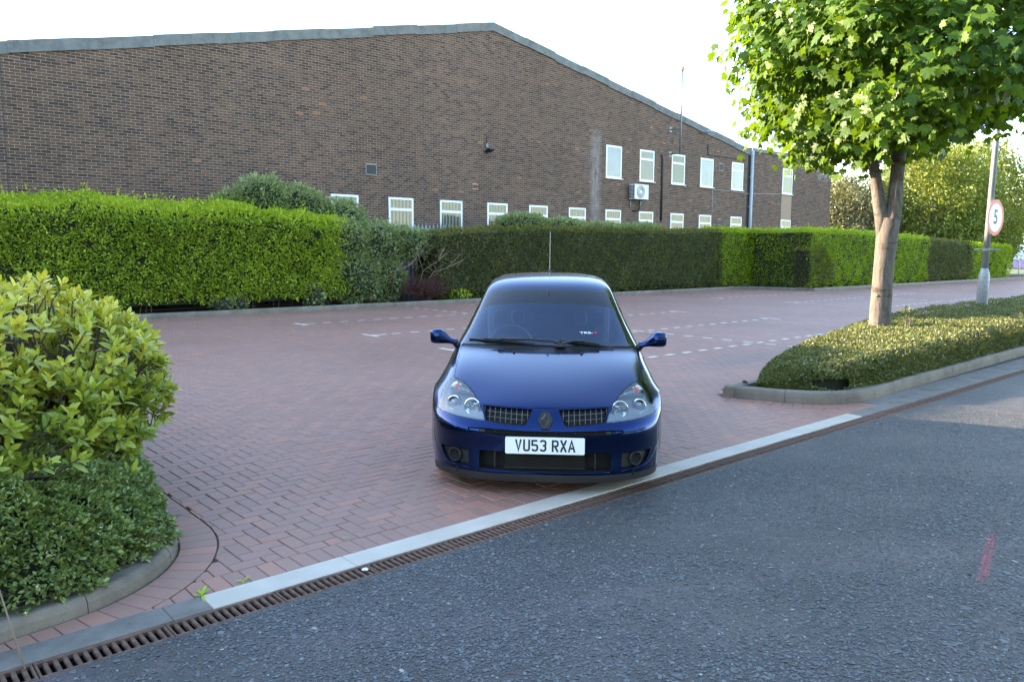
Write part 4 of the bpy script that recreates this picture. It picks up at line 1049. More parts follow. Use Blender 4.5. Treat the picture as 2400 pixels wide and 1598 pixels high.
k = len(Pn); al = N2 + rg.normal(0, .7, (k, 3)); al[:, 2] += .25
keyd = np.linalg.norm(Pn - np.array([0, 0, CAMH]), axis=1) + 9 * (Pn[:, 0] < 0.35)
leaves('foliage', LEAF_OVAL, Pn, frames_dir(al, rg.uniform(-1, 1, k)), rg.uniform(.020, .036, k), rg.random(k) * .66 + .14 + .2 * tt[keep] + (rg.random(k) < .012) * .5, LM_COTON, CO, 0)
# inner dark mat
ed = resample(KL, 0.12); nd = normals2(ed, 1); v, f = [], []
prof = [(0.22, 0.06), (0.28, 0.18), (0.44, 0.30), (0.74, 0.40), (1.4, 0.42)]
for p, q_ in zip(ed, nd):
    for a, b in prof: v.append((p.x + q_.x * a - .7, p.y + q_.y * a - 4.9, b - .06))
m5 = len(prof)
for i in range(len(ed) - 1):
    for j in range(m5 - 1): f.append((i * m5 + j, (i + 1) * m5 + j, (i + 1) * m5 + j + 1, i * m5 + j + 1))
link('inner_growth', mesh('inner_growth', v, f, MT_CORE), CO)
# flowers
sel = rg.choice(k, 700, replace=False); fl = Pn[sel] + (N2[sel] / np.linalg.norm(N2[sel], axis=1, keepdims=True)) * .012
W_ = []; 
pet = (np.array([(0, 0, 0), (.5, .1, .15), (.2, .9, .2), (-.45, .55, .15)]), np.array([(0, 1, 2), (0, 2, 3)]))
fl5 = np.repeat(fl, 5, 0) + rg.normal(0, .004, (len(fl) * 5, 3))
leaves('flowers', pet, fl5, frames_dir(np.repeat(N2[sel], 5, 0) + rg.normal(0, .9, (len(fl) * 5, 3)), rg.uniform(-3, 3, len(fl) * 5)), rg.uniform(.004, .0085, len(fl) * 5), rg.random(len(fl) * 5), MT_PETAL, CO, 0)
# bare twigs and dry grass at the foot
bm = bm_new(); rr = random.Random(3)
for kx in range(420):
    i = rr.randrange(len(ed) - 1); p, q_ = ed[i], nd[i]
    if p.y > 5.4 or p.x < -.6: continue
    b = Vector((p.x + q_.x * rr.uniform(.0, .16) - .7, p.y + q_.y * rr.uniform(.0, .16) - 4.9, rr.uniform(.04, .10)))
    d = Vector((rr.uniform(-1, 1), rr.uniform(-1, 1), rr.uniform(-.1, .6))).normalized() * rr.uniform(.04, .13)
    tube_bm(bm, [b, b + d * .5 + Vector((0, 0, .01)), b + d], [.0018, .0014, .0008], 3, False)
bm_done(bm, 'dry_twigs', simple('dry_litter', (0.11, 0.065, 0.045), .9, var=.4, scale=40), False, CO)['kind'] = 'stuff'
tube('bent_cane', [(0.42, -.72, .10), (.54, -.66, .06), (.63, -.50, .07), (.66, -.30, .18)], [.005, .0055, .005, .004], MT_TWIG, CO, 6)

# laurel: branch ends with rosettes of big glossy leaves
LA = thing('laurel_bush', 'large glossy yellow green laurel bush in the left foreground', 'bush', (0.6, 5.6, 0.06))
rg = np.random.default_rng(9); ros_p, ros_d = [], []
def ell(c, r, n, fy=True):
    d = rg.normal(0, 1, (n * 3, 3)); d /= np.linalg.norm(d, axis=1, keepdims=True)
    d = d[(d[:, 2] > -.75)][:n]
    p = np.array(c) + d * np.array(r) * (1 - np.abs(rg.normal(0, .10, len(d))))[:, None]
    ros_p.append(p); ros_d.append(d)
ell((0.60, 5.6, 0.88), (1.10, 1.0, 0.62), 470)
ell((0.20, 4.95, 0.80), (0.70, 0.62, 0.52), 200)
ell((0.98, 6.5, 0.84), (0.98, 1.0, 0.56), 320)
ell((1.28, 5.4, 0.78), (0.42, 0.6, 0.48), 170)
ell((-0.5, 5.0, 0.85), (0.8, 0.7, 0.6), 120)
ell((1.05, 7.8, 0.82), (0.85, 0.9, 0.54), 180)
ell((0.62, 4.85, 0.66), (0.62, 0.42, 0.36), 190)
ell((1.10, 5.0, 0.62), (0.36, 0.45, 0.34), 100)
RP, RD = np.concatenate(ros_p), np.concatenate(ros_d)
RD = RD + np.array([0, 0, .55]) + rg.normal(0, .35, RD.shape); RD /= np.linalg.norm(RD, axis=1, keepdims=True)
extra = np.array([[0.78, 4.25, .60], [0.92, 4.30, .58], [0.98, 4.42, .66], [1.22, 4.55, .40], [1.18, 4.9, .62], [0.55, 4.22, .62], [1.28, 5.0, .45], [1.30, 4.78, .66]]); exd = np.array([[.5, -.6, .6]] * len(extra)) + rg.normal(0, .2, (len(extra), 3))
RP = np.concatenate([RP, extra]); RD = np.concatenate([RD, exd])
LP, LD, LR, LS, LN = [], [], [], [], []
for p, d in zip(RP, RD):
    d = d / np.linalg.norm(d); a = np.cross(d, [0.3, .2, .9]); a /= np.linalg.norm(a); b = np.cross(d, a)
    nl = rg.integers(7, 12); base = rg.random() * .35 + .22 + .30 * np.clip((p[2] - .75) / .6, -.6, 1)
    for j in range(nl):
        th = j * 2.4 + rg.normal(0, .2); t = j / nl
        o_ = rg.uniform(.45, .75) * (1.35 - t)
        al = d * (1.05 - o_ * .55) + (a * math.cos(th) + b * math.sin(th)) * o_ * 1.25
        LP.append(p - d * .075 * (1 - t)); LD.append(al); LS.append(rg.uniform(.062, .105) * (1.0 - .25 * t)); LN.append(d)
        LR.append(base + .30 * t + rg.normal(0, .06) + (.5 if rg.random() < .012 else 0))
LP, LD, LS, LR, LN = map(np.array, (LP, LD, LS, LR, LN)); k = len(LP)
al = LD / np.linalg.norm(LD, axis=1, keepdims=True); nrm = LN - al * (LN * al).sum(1, keepdims=True) + rg.normal(0, .22, (k, 3)); nrm -= al * (nrm * al).sum(1, keepdims=True); nrm /= np.linalg.norm(nrm, axis=1, keepdims=True)
fr = np.stack([np.cross(al, nrm), al, nrm], 2)
key = np.linalg.norm(LP - np.array([0, 0, CAMH]), axis=1) + 9 * (LP[:, 0] < 0.2) + 2 * ((LP[:, 1] - LP[:, 0] > 4.6)) + 9 * (LP[:, 1] * .661 - LP[:, 0] * .75 > .64 * (LP[:, 0] * .657 + LP[:, 1] * .745))
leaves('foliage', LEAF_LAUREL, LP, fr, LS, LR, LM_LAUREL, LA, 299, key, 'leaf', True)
bm = bm_new(); rr = random.Random(8)
stems = [(0.1, 5.2), (0.5, 5.6), (0.8, 5.9), (1.0, 6.5), (0.3, 4.9), (1.0, 5.4), (-.5, 5.1), (.9, 7.6)]
for i in range(0, len(RP), 1):
    p = Vector(RP[i]); d = Vector(RD[i]); s = min(stems, key=lambda q: (p.x - q[0]) ** 2 + (p.y - q[1]) ** 2)
    b = Vector((s[0], s[1], .15 + .35 * max(0, p.z - .3)))
    m1 = b.lerp(p, .55) + Vector((rr.uniform(-.08, .08), rr.uniform(-.08, .08), rr.uniform(-.03, .06)))
    m2 = p - d * .14
    if i % 2 == 0 or i >= len(RP) - len(extra): tube_bm(bm, [b - LA.location, m1 - LA.location, m2 - LA.location, p - LA.location], [.012, .0085, .006, .004], 5, False)
for s in stems:
    for j in range(3): tube_bm(bm, [Vector((s[0], s[1], 0)) - LA.location, Vector((s[0] + rr.uniform(-.06, .06), s[1] + rr.uniform(-.06, .06), .45)) - LA.location, Vector((s[0] + rr.uniform(-.25, .25), s[1] + rr.uniform(-.25, .25), .95)) - LA.location], [.022, .018, .009], 6, False)
bm_done(bm, 'branches', MT_TWIG, True, LA)
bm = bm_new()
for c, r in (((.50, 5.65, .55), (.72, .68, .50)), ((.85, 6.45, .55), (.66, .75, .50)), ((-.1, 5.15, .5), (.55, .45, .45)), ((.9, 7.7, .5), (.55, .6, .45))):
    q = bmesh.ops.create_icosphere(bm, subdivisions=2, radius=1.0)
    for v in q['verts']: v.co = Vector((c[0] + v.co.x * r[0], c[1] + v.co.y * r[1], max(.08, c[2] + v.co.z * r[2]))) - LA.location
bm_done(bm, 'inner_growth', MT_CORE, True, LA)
CA = thing('dry_cane', 'thin pale dry cane leaning out of the bed over the drain', 'cane', (0.49, 3.40, 0.0))
tube('stalk', [(0, 0, 0.0), (-.02, .10, .13), (-.045, .22, .30)], [.0042, .0038, .0025], MT_PALETWIG, CA, 6)
tube('stalk_tip', [(-.045, .22, .30), (-.05, .235, .325)], [.0025, .001], MT_TWIG, CA, 5)

# ---- maple bed: low clipped cotoneaster hedge
PH = thing('planter_hedge', 'low clipped small leaved hedge with white flowers under the maple', 'hedge', (12.0, 5.0, 0.07))
rg = np.random.default_rng(12); n = 105000
def bedY(x): return np.interp(x, [7.9, 8.3, 9, 15, 40], [4.62, 4.02, 3.93, 4.08, 4.16]), np.interp(x, [7.9, 8.4, 9.5, 10.5, 14, 18, 40], [4.75, 5.0, 5.28, 5.5, 6.35, 6.75, 6.75])
u = rg.random(n); X = 7.88 + 28 * u ** 1.9; Xh = X
yf_, yb_ = bedY(X); hm = np.interp(X, [7.88, 8.2, 8.7, 10, 14, 20, 40], [.05, .20, .29, .34, .38, .40, .40])
front = rg.random(n) < .42
s_ = rg.random(n)
Yp = np.where(front, yf_ + .10 * (s_ ** 2) + .05 * wob(X * 2, s_ * 3, 1, 3) - .03, yf_ + (yb_ - yf_) * s_)
edge_f = np.clip((Yp - yf_ + .03) / .15, 0, 1); edge_b = np.clip((yb_ - Yp) / .25, 0, 1)
Zp = np.where(front, .10 + (hm - .04) * s_, .10 + hm * np.minimum(np.sqrt(edge_f * (2 - edge_f)), np.sqrt(edge_b * (2 - edge_b))) * .98 + .02)
Zp = Zp + .035 * wob(X * 1.2, Yp * 2, 1.3, 4) + .015 * wob(X * 4, Yp * 5, 1, 6) - np.abs(rg.normal(0, .02, n))
Pn = np.column_stack([X, Yp, Zp]); N2 = np.where(front[:, None], np.array([[0, -1, .35]]), np.array([[0, -.1, 1.0]]))
hole = (np.hypot((X - 8.35) / .22, (Zp - .17) / .07) < 1) & (Yp < 4.25); Pn, N2 = Pn[~hole], N2[~hole]; k = len(Pn)
leaves('foliage', LEAF_SMALL, Pn, frames_dir(N2 + rg.normal(0, .7, (k, 3)), rg.uniform(-1.2, 1.2, k)), rg.uniform(.026, .048, k), rg.random(k) * .75 + .12 + .12 * wob(Pn[:, 0], Pn[:, 1] * 2, 2), LM_COTON2, PH, 0)
sel = rg.choice(np.where(Pn[:, 0] < 13)[0], 900, replace=False); fl = Pn[sel] + N2[sel] * .012
fl3 = np.repeat(fl, 3, 0) + rg.normal(0, .006, (len(fl) * 3, 3))
leaves('flowers', pet, fl3, frames_dir(rg.normal(0, 1, (len(fl3), 3)) + np.array([0, -.4, .6]), rg.uniform(-3, 3, len(fl3))), rg.uniform(.007, .014, len(fl3)), rg.random(len(fl3)), MT_PETAL, PH, 0)
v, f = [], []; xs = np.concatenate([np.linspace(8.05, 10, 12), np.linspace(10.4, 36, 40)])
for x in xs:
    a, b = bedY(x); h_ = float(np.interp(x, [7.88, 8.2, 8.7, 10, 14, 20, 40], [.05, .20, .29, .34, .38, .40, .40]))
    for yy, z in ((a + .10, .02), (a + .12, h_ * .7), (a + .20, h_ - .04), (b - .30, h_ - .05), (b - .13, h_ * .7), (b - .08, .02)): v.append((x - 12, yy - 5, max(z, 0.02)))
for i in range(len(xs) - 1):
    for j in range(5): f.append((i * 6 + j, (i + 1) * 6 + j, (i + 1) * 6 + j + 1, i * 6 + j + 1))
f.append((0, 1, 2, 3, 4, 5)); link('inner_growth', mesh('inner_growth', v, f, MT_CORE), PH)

# ---- the maple
MT_BARK = None
def bark():
    t = NT('maple_bark'); p = t.pos((9, 9, 2.2)); f = t.noise(p, 2.2, 6, 0.65); g_ = t.noise(t.pos((1, 1, 6)), 1.4, 4, .7)
    c = t.ramp(f, [(0.3, (0.065, 0.053, 0.045)), (0.5, (0.125, 0.105, 0.090)), (0.75, (0.190, 0.162, 0.140))])
    c = t.mix(t.ramp(g_, [(0.56, 0.0), (0.66, 0.75)]), c, (0.032, 0.025, 0.02))
    return t.done(t.bsdf(c, 0.85, 0, 0.3, t.bump(t.math('ADD', f, t.math('MULTIPLY', g_, .7)), .6, .02)))
MT_BARK = bark()
TB = Vector((12.66, 5.48, 0.07)); view = Vector((TB.x, TB.y, 0)).normalized(); vr = Vector((view.y, -view.x, 0))   # camera-right at the tree
MA = thing('maple_tree', 'young sunlit maple tree with forked trunk in the right planting bed', 'tree', TB)
def T_(r, d, z): q = vr * r + view * d; return Vector((q.x, q.y, z - TB.z))
bm = bm_new()
tube_bm(bm, [T_(-.03, 0, -.05), T_(-.02, 0, .12), T_(-.005, 0, .35), T_(0, 0, .8), T_(.01, 0, 1.4), T_(.03, 0, 1.85), T_(.06, 0, 2.15)], [.235, .19, .165, .158, .150, .158, .15], 20)
tube_bm(bm, [T_(.04, 0, 1.75), T_(.10, .0, 2.15), T_(.115, .02, 2.55), T_(.13, .03, 3.0), T_(.17, .05, 3.6), T_(.22, .05, 4.5), T_(.25, .05, 5.6), T_(.25, 0, 6.6)], [.10, .118, .108, .10, .085, .06, .04, .015], 14)
tube_bm(bm, [T_(-.02, 0, 1.75), T_(-.06, -.02, 2.15), T_(-.10, -.03, 2.35), T_(-.155, -.03, 2.65), T_(-.23, -.05, 3.05), T_(-.45, -.1, 3.6), T_(-.8, -.2, 4.4), T_(-1.0, -.2, 5.4)], [.09, .105, .10, .088, .075, .06, .04, .015], 14)
for r_, d_, z_, s_ in ((.155, -.04, 2.78, .06), (-.175, -.03, 2.42, .05), (.09, -.10, 2.05, .05), (-.05, -.13, .95, .03)):
    q = bmesh.ops.create_icosphere(bm, subdivisions=2, radius=s_)
    for v in q['verts']: v.co = v.co * (1 + .25 * math.sin(v.co.x * 90) * math.sin(v.co.z * 70)) + T_(r_, d_, z_)
bm_done(bm, 'trunk', MT_BARK, True, MA)
rr = random.Random(21); limbs = []; bm = bm_new()
starts = [T_(.17, .05, 3.6), T_(.22, .05, 4.4), T_(.25, .05, 5.4), T_(-.45, -.1, 3.6), T_(-.8, -.2, 4.4), T_(-.25, -.05, 3.15), T_(.14, .03, 3.2), T_(-.9, -.2, 5.0)]
CC = T_(0.45, 0.1, 4.95)
for i in range(46):
    s0 = rr.choice(starts); d = Vector((rr.gauss(0, 1), rr.gauss(0, 1), rr.gauss(0.0, .8))).normalized()
    e = CC + Vector((d.x * 2.35, d.y * 2.2, d.z * 1.75)) * rr.uniform(.75, .95)
    m_ = s0.lerp(e, .5) + Vector((0, 0, rr.uniform(-.1, .3)))
    tube_bm(bm, [s0, m_, e], [.032, .02, .007], 6, False); limbs.append((s0, m_, e))
bm_done(bm, 'limbs', MT_BARK, True, MA)
rg = np.random.default_rng(33)
# crown: leaf sprays on the shell and through the outer volume, with gaps
def crown(nsp):
    d = rg.normal(0, 1, (nsp, 3)); d /= np.linalg.norm(d, axis=1, keepdims=True)
    lump = 1 + .19 * wob(d[:, 0] * 2.6 + 1, d[:, 2] * 2.6 + d[:, 1] * 1.6, 1.0, .6) + .10 * wob(d[:, 0] * 6, d[:, 2] * 6 + d[:, 1] * 5, 1.0, 2)
    rr_ = np.where(rg.random(nsp) < .72, 1 - np.abs(rg.normal(0, .09, nsp)), rg.uniform(.45, .95, nsp)) * lump
    ax = np.array([2.80, 2.65, 2.32])
    p = d * ax * rr_[:, None]
    # flatten the underside
    p[:, 2] = np.where(p[:, 2] < 0, p[:, 2] * .90, p[:, 2])
    return p, d
SP, SD = crown(2750)
ccw = np.array(vr) * 0.40 + np.array(view) * 0.1
SP = SP + np.array([ccw[0], ccw[1], 5.02 - TB.z])
gap = wob(SP[:, 0] * 1.5, SP[:, 1] * 1.5 + SP[:, 2] * 1.2, 1.0, 1.1); rl = SP[:, 0] * vr.x + SP[:, 1] * vr.y; keep = (gap > -.62) & (SP[:, 2] + TB.z > np.interp(rl, [-3, -1.2, .2, .9, 1.6, 2.5, 3.6], [3.40, 3.18, 3.28, 3.55, 3.90, 4.50, 5.2])); SP, SD = SP[keep], SD[keep]
ML, MD, MN, MS, MR = [], [], [], [], []
out = np.array(SD)
for p, d in zip(SP, out):
    tone = rg.random() * .4 + .22
    for j in range(rg.integers(7, 12)):
        off = rg.normal(0, .15, 3); off[2] -= abs(rg.normal(0, .07))
        hang = d * .55 + np.array([0, 0, -.75]) + rg.normal(0, .40, 3)
        nr = d * .8 + np.array([0, 0, .55]) + rg.normal(0, .42, 3)
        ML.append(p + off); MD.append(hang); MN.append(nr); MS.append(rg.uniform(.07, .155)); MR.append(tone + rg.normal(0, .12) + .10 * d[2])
ML, MD, MN, MS, MR = map(np.array, (ML, MD, MN, MS, MR)); al = MD / np.linalg.norm(MD, axis=1, keepdims=True)
nr = MN - al * (MN * al).sum(1, keepdims=True); nr /= np.linalg.norm(nr, axis=1, keepdims=True); fr = np.stack([np.cross(al, nr), al, nr], 2)
PW = ML + np.array(TB)
key = np.linalg.norm(PW - np.array([0, 0, CAMH]), axis=1) / MS * .1 + 99 * (PW[:, 2] > 5.2) + 99 * (((PW - np.array([0, 0, 0])) @ np.array([.75, -.66, 0])) / (PW @ np.array([.657, .745, 0])) > .64)
leaves('crown', LEAF_MAPLE, PW, fr, MS, MR, LM_MAPLE, MA, 299, key)
# sprout at the trunk foot
shrub('sucker_shoot', 'small leafy shoots sprouting at the foot of the maple trunk', [((TB.x - .05 + .18 * vr.x, TB.y - .25 + .18 * vr.y, .55), (.15, .12, .2))], LM_COTON2, LEAF_OVAL, 90, .07, 31, 'plant', core=False, floor=.4)

# ---- trees beyond the hedge
def tree(name, label, base, h, crown_c, crown_r, lm, n, size, seed, trunk_r=.22):
    rg = np.random.default_rng(500 + seed); T = thing(name, label, 'tree', base)
    rr = random.Random(seed); bm = bm_new(); zc = crown_c[2]
    tube_bm(bm, [(0, 0, 0), (.05, 0, zc * .5), (.1, .05, zc), (.1, .1, zc + crown_r[2] * .6)], [trunk_r, trunk_r * .8, trunk_r * .55, .04], 10); bm_done(bm, 'trunk', MT_BARK, True, T)
    bm = bm_new(); ends = []
    for k in range(26):
        d = Vector((rr.gauss(0, 1), rr.gauss(0, 1), rr.gauss(.3, .8))).normalized(); e = Vector(crown_c) + Vector((d.x * crown_r[0], d.y * crown_r[1], d.z * crown_r[2])) * rr.uniform(.7, .95)
        s0 = Vector((.08, .03, zc * rr.uniform(.5, 1.1))); tube_bm(bm, [s0, s0.lerp(e, .5) + Vector((0, 0, .3)), e], [.07, .045, .015], 5, False)
    bm_done(bm, 'limbs', MT_BARK, True, T)
    d = rg.normal(0, 1, (n // 9, 3)); d /= np.linalg.norm(d, axis=1, keepdims=True)
    lump = 1 + .18 * wob(d[:, 0] * 3 + seed, d[:, 2] * 3 + d[:, 1] * 2, 1.0, seed) + .08 * wob(d[:, 0] * 8, d[:, 2] * 8 + d[:, 1] * 6, 1.0, seed)
    r_ = np.where(rg.random(len(d)) < .7, 1 - np.abs(rg.normal(0, .1, len(d))), rg.uniform(.4, .95, len(d))) * lump
    p = np.array(crown_c) + d * np.array(crown_r) * r_[:, None]
    pp = np.repeat(p, 9, 0) + rg.normal(0, size * 1.6, (len(p) * 9, 3)) * np.array([1, 1, .6]); dd = np.repeat(d, 9, 0); k = len(pp)
    ok = pp[:, 2] > .4; pp, dd = pp[ok], dd[ok]; k = len(pp)
    fr = frames_dir(dd * .7 + rg.normal(0, .6, (k, 3)) + np.array([0, 0, -.15]), rg.uniform(-1.2, 1.2, k))
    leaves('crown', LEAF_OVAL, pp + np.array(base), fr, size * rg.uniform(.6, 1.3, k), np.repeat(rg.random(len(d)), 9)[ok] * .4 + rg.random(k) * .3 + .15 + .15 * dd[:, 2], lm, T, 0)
    return T
tree('whitebeam_tree', 'pale sunlit round tree right behind the warehouse end', (50.5, 25.0, 0), 7, (0, 0, 3.5), (3.7, 3.4, 2.9), LM_BACK2, 22000, .21, 1)
tree('broadleaf_tree', 'yellow green sunlit tree behind the lamp post', (55.0, 20.8, 0), 9, (0, 0, 4.5), (4.3, 3.6, 3.9), LM_BACK, 34000, .20, 2)
tree('broadleaf_tree', 'sunlit green tree at the right picture edge', (63.5, 21.5, 0), 9, (0, 0, 5.0), (4.2, 3.8, 4.6), LM_BACK, 26000, .22, 3)
tree('broadleaf_tree', 'small pale tree between warehouse and yellow green tree', (58.0, 28.5, 0), 6, (0, 0, 3.4), (3.2, 3.0, 2.5), LM_BACK2, 7000, .22, 4)
# ================================================================== CAR BODY SURFACE
# rows run round the car from the lip under the front bumper over bonnet, screen and roof to the rear bumper;
# each row holds nine points from the centre line out to the side and down to the wheel arch or sill (x half width, y rearwards, z up)
def _row(z, xy, end): return [(x, y, z) for x, y in xy] + [end]
CROWS = [
 _row(.095, [(0, .02), (.25, .03), (.42, .06), (.56, .12), (.66, .19), (.73, .27), (.772, .35), (.787, .42)], (.795, .475, .115)),
 _row(.155, [(0, .0), (.25, .01), (.42, .04), (.57, .105), (.67, .175), (.74, .26), (.778, .345), (.795, .415)], (.803, .452, .165)),
 _row(.25, [(0, .012), (.25, .02), (.43, .052), (.58, .112), (.68, .187), (.75, .272), (.785, .35), (.803, .405)], (.811, .4275, .25)),
 _row(.345, [(0, .010), (.25, .018), (.43, .048), (.58, .108), (.685, .187), (.757, .277), (.790, .355), (.808, .41)], (.815, .4295, .345)),
 _row(.415, [(0, -.008), (.25, .002), (.43, .033), (.585, .094), (.69, .18), (.763, .277), (.793, .36), (.811, .42)], (.818, .449, .415)),
 [(0, .006, .458), (.25, .016, .458), (.43, .05, .459), (.585, .114, .463), (.69, .203, .469), (.764, .30, .476), (.797, .387, .482), (.814, .44, .485), (.821, .4807, .478)],
 [(0, .04, .520), (.22, .053, .517), (.41, .095, .505), (.58, .165, .504), (.685, .25, .507), (.758, .345, .513), (.797, .43, .521), (.816, .48, .525), (.824, .524, .528)],
 [(0, .105, .580), (.22, .115, .576), (.42, .155, .564), (.565, .228, .566), (.665, .316, .575), (.742, .41, .58), (.792, .50, .58), (.818, .545, .58), (.828, .575, .57)],
 [(0, .22, .634), (.25, .235, .630), (.44, .28, .620), (.57, .345, .622), (.655, .42, .634), (.727, .505, .639), (.784, .59, .632), (.817, .64, .617), (.832, .665, .611)],
 [(0, .38, .694), (.27, .395, .690), (.46, .435, .682), (.585, .485, .683), (.658, .54, .690), (.717, .61, .688), (.775, .69, .670), (.814, .745, .645), (.834, .76, .625)],
 [(0, .58, .754), (.30, .592, .750), (.5, .62, .744), (.615, .655, .742), (.675, .70, .742), (.722, .75, .734), (.775, .80, .705), (.812, .84, .66), (.833, .856, .611)],
 [(0, .80, .808), (.32, .81, .805), (.53, .83, .799), (.64, .855, .794), (.690, .885, .788), (.728, .905, .774), (.777, .93, .73), (.811, .94, .66), (.830, .945, .57)],
 [(0, .985, .846), (.33, 1.0, .844), (.56, 1.03, .838), (.655, 1.055, .832), (.700, 1.07, .825), (.731, 1.08, .809), (.780, 1.085, .75), (.815, 1.085, .6), (.835, 1.05, .46)],
 [(0, 1.07, .872), (.33, 1.085, .871), (.56, 1.12, .866), (.655, 1.148, .858), (.697, 1.165, .850), (.729, 1.175, .834), (.784, 1.18, .76), (.814, 1.16, .5), (.826, 1.10, .22)],
 [(0, 1.21, .965), (.31, 1.225, .963), (.52, 1.265, .953), (.62, 1.30, .94), (.664, 1.325, .928), (.698, 1.345, .902), (.790, 1.35, .77), (.815, 1.35, .5), (.81, 1.35, .19)],
 [(0, 1.45, 1.13), (.28, 1.465, 1.127), (.47, 1.50, 1.115), (.567, 1.535, 1.10), (.610, 1.56, 1.083), (.650, 1.59, 1.03), (.795, 1.60, .78), (.815, 1.6, .5), (.805, 1.6, .18)],
 [(0, 1.70, 1.296), (.26, 1.715, 1.293), (.43, 1.755, 1.281), (.517, 1.79, 1.266), (.560, 1.815, 1.244), (.615, 1.84, 1.13), (.798, 1.85, .785), (.817, 1.85, .5), (.805, 1.85, .18)],
 [(0, 1.92, 1.372), (.25, 1.93, 1.369), (.40, 1.95, 1.356), (.497, 1.97, 1.335), (.550, 1.98, 1.292), (.610, 1.99, 1.17), (.80, 2.0, .79), (.818, 2.0, .5), (.805, 2.0, .18)],
 [(0, 2.3, 1.416), (.25, 2.3, 1.411), (.4, 2.3, 1.396), (.49, 2.3, 1.370), (.545, 2.3, 1.318), (.61, 2.3, 1.18), (.80, 2.3, .80), (.818, 2.3, .5), (.805, 2.3, .18)],
 [(0, 2.75, 1.412), (.25, 2.75, 1.407), (.4, 2.75, 1.392), (.48, 2.75, 1.365), (.535, 2.75, 1.31), (.60, 2.75, 1.18), (.80, 2.76, .80), (.818, 2.78, .5), (.81, 2.80, .18)],
 [(0, 3.08, 1.388), (.25, 3.08, 1.384), (.39, 3.08, 1.37), (.47, 3.07, 1.345), (.525, 3.05, 1.29), (.59, 3.03, 1.17), (.80, 2.98, .80), (.822, 2.93, .5), (.84, 2.905, .24)],
 [(0, 3.34, 1.345), (.25, 3.34, 1.341), (.38, 3.33, 1.327), (.46, 3.32, 1.30), (.515, 3.28, 1.25), (.58, 3.22, 1.15), (.795, 3.12, .84), (.822, 3.10, .68), (.845, 3.08, .588)],
 [(0, 3.50, 1.295), (.25, 3.50, 1.291), (.38, 3.49, 1.277), (.46, 3.47, 1.25), (.51, 3.43, 1.20), (.57, 3.36, 1.11), (.785, 3.26, .86), (.82, 3.24, .72), (.845, 3.235, .625)],
 [(0, 3.58, 1.10), (.25, 3.57, 1.10), (.40, 3.56, 1.09), (.50, 3.53, 1.07), (.56, 3.49, 1.04), (.62, 3.44, 1.0), (.775, 3.40, .84), (.815, 3.40, .72), (.845, 3.40, .58)],
 [(0, 3.66, .88), (.25, 3.655, .88), (.42, 3.64, .875), (.54, 3.61, .865), (.62, 3.57, .85), (.69, 3.54, .83), (.765, 3.53, .76), (.81, 3.53, .62), (.842, 3.52, .46)],
 [(0, 3.78, .62), (.25, 3.775, .62), (.45, 3.755, .62), (.58, 3.72, .62), (.67, 3.68, .61), (.74, 3.64, .6), (.79, 3.61, .56), (.82, 3.58, .48), (.84, 3.565, .35)],
 [(0, 3.80, .38), (.25, 3.795, .38), (.45, 3.775, .38), (.58, 3.74, .38), (.67, 3.70, .37), (.74, 3.66, .36), (.79, 3.62, .33), (.82, 3.585, .28), (.838, 3.56, .22)],
 [(0, 3.74, .2), (.25, 3.735, .2), (.45, 3.715, .2), (.58, 3.68, .2), (.66, 3.65, .19), (.72, 3.62, .18), (.77, 3.58, .16), (.80, 3.55, .15), (.82, 3.52, .14)],
]
def bspline_matrix(n, k, mirror0):
    """rows: evaluation points (k per span), cols: n control points; cubic uniform B-spline passing the ends"""
    T = [i / k for i in range((n - 1) * k)] + [n - 1.0]
    A = np.zeros((len(T), n)); B0 = np.zeros((len(T), n))
    for r, t in enumerate(T):
        i = min(int(t), n - 2); u = t - i
        b = ((1 - u) ** 3 / 6, (3 * u ** 3 - 6 * u ** 2 + 4) / 6, (-3 * u ** 3 + 3 * u ** 2 + 3 * u + 1) / 6, u ** 3 / 6)
        for j, w in zip((i - 1, i, i + 1, i + 2), b):
            if j < 0:
                if mirror0: B0[r, 1] += w
                else: A[r, 0] += 2 * w; A[r, 1] -= w
            elif j >= n: A[r, n - 1] += 2 * w; A[r, n - 2] -= w
            else: A[r, j] += w
    return A, B0
def car_surface(kr=6, kc=7):
    C = np.array(CROWS, float)                                  # (R, 9, 3)
    Ar, _ = bspline_matrix(C.shape[0], kr, False); Ac, Bc = bspline_matrix(C.shape[1], kc, True)
    flip = np.array([-1.0, 1, 1])
    # one correction pass so that the smooth surface keeps close to the listed points
    def ev(Cx, ar, ac, bc): return np.einsum('ri,ijk,cj->rck', ar, Cx, ac) + np.einsum('ri,ijk,cj->rck', ar, Cx * flip, bc)
    a1, _ = bspline_matrix(C.shape[0], 1, False); c1, b1 = bspline_matrix(C.shape[1], 1, True)
    C2 = C + 0.7 * (C - ev(C, a1, c1, b1))
    S = ev(C2, Ar, Ac, Bc); S[:, 0, 0] = 0.0
    return S
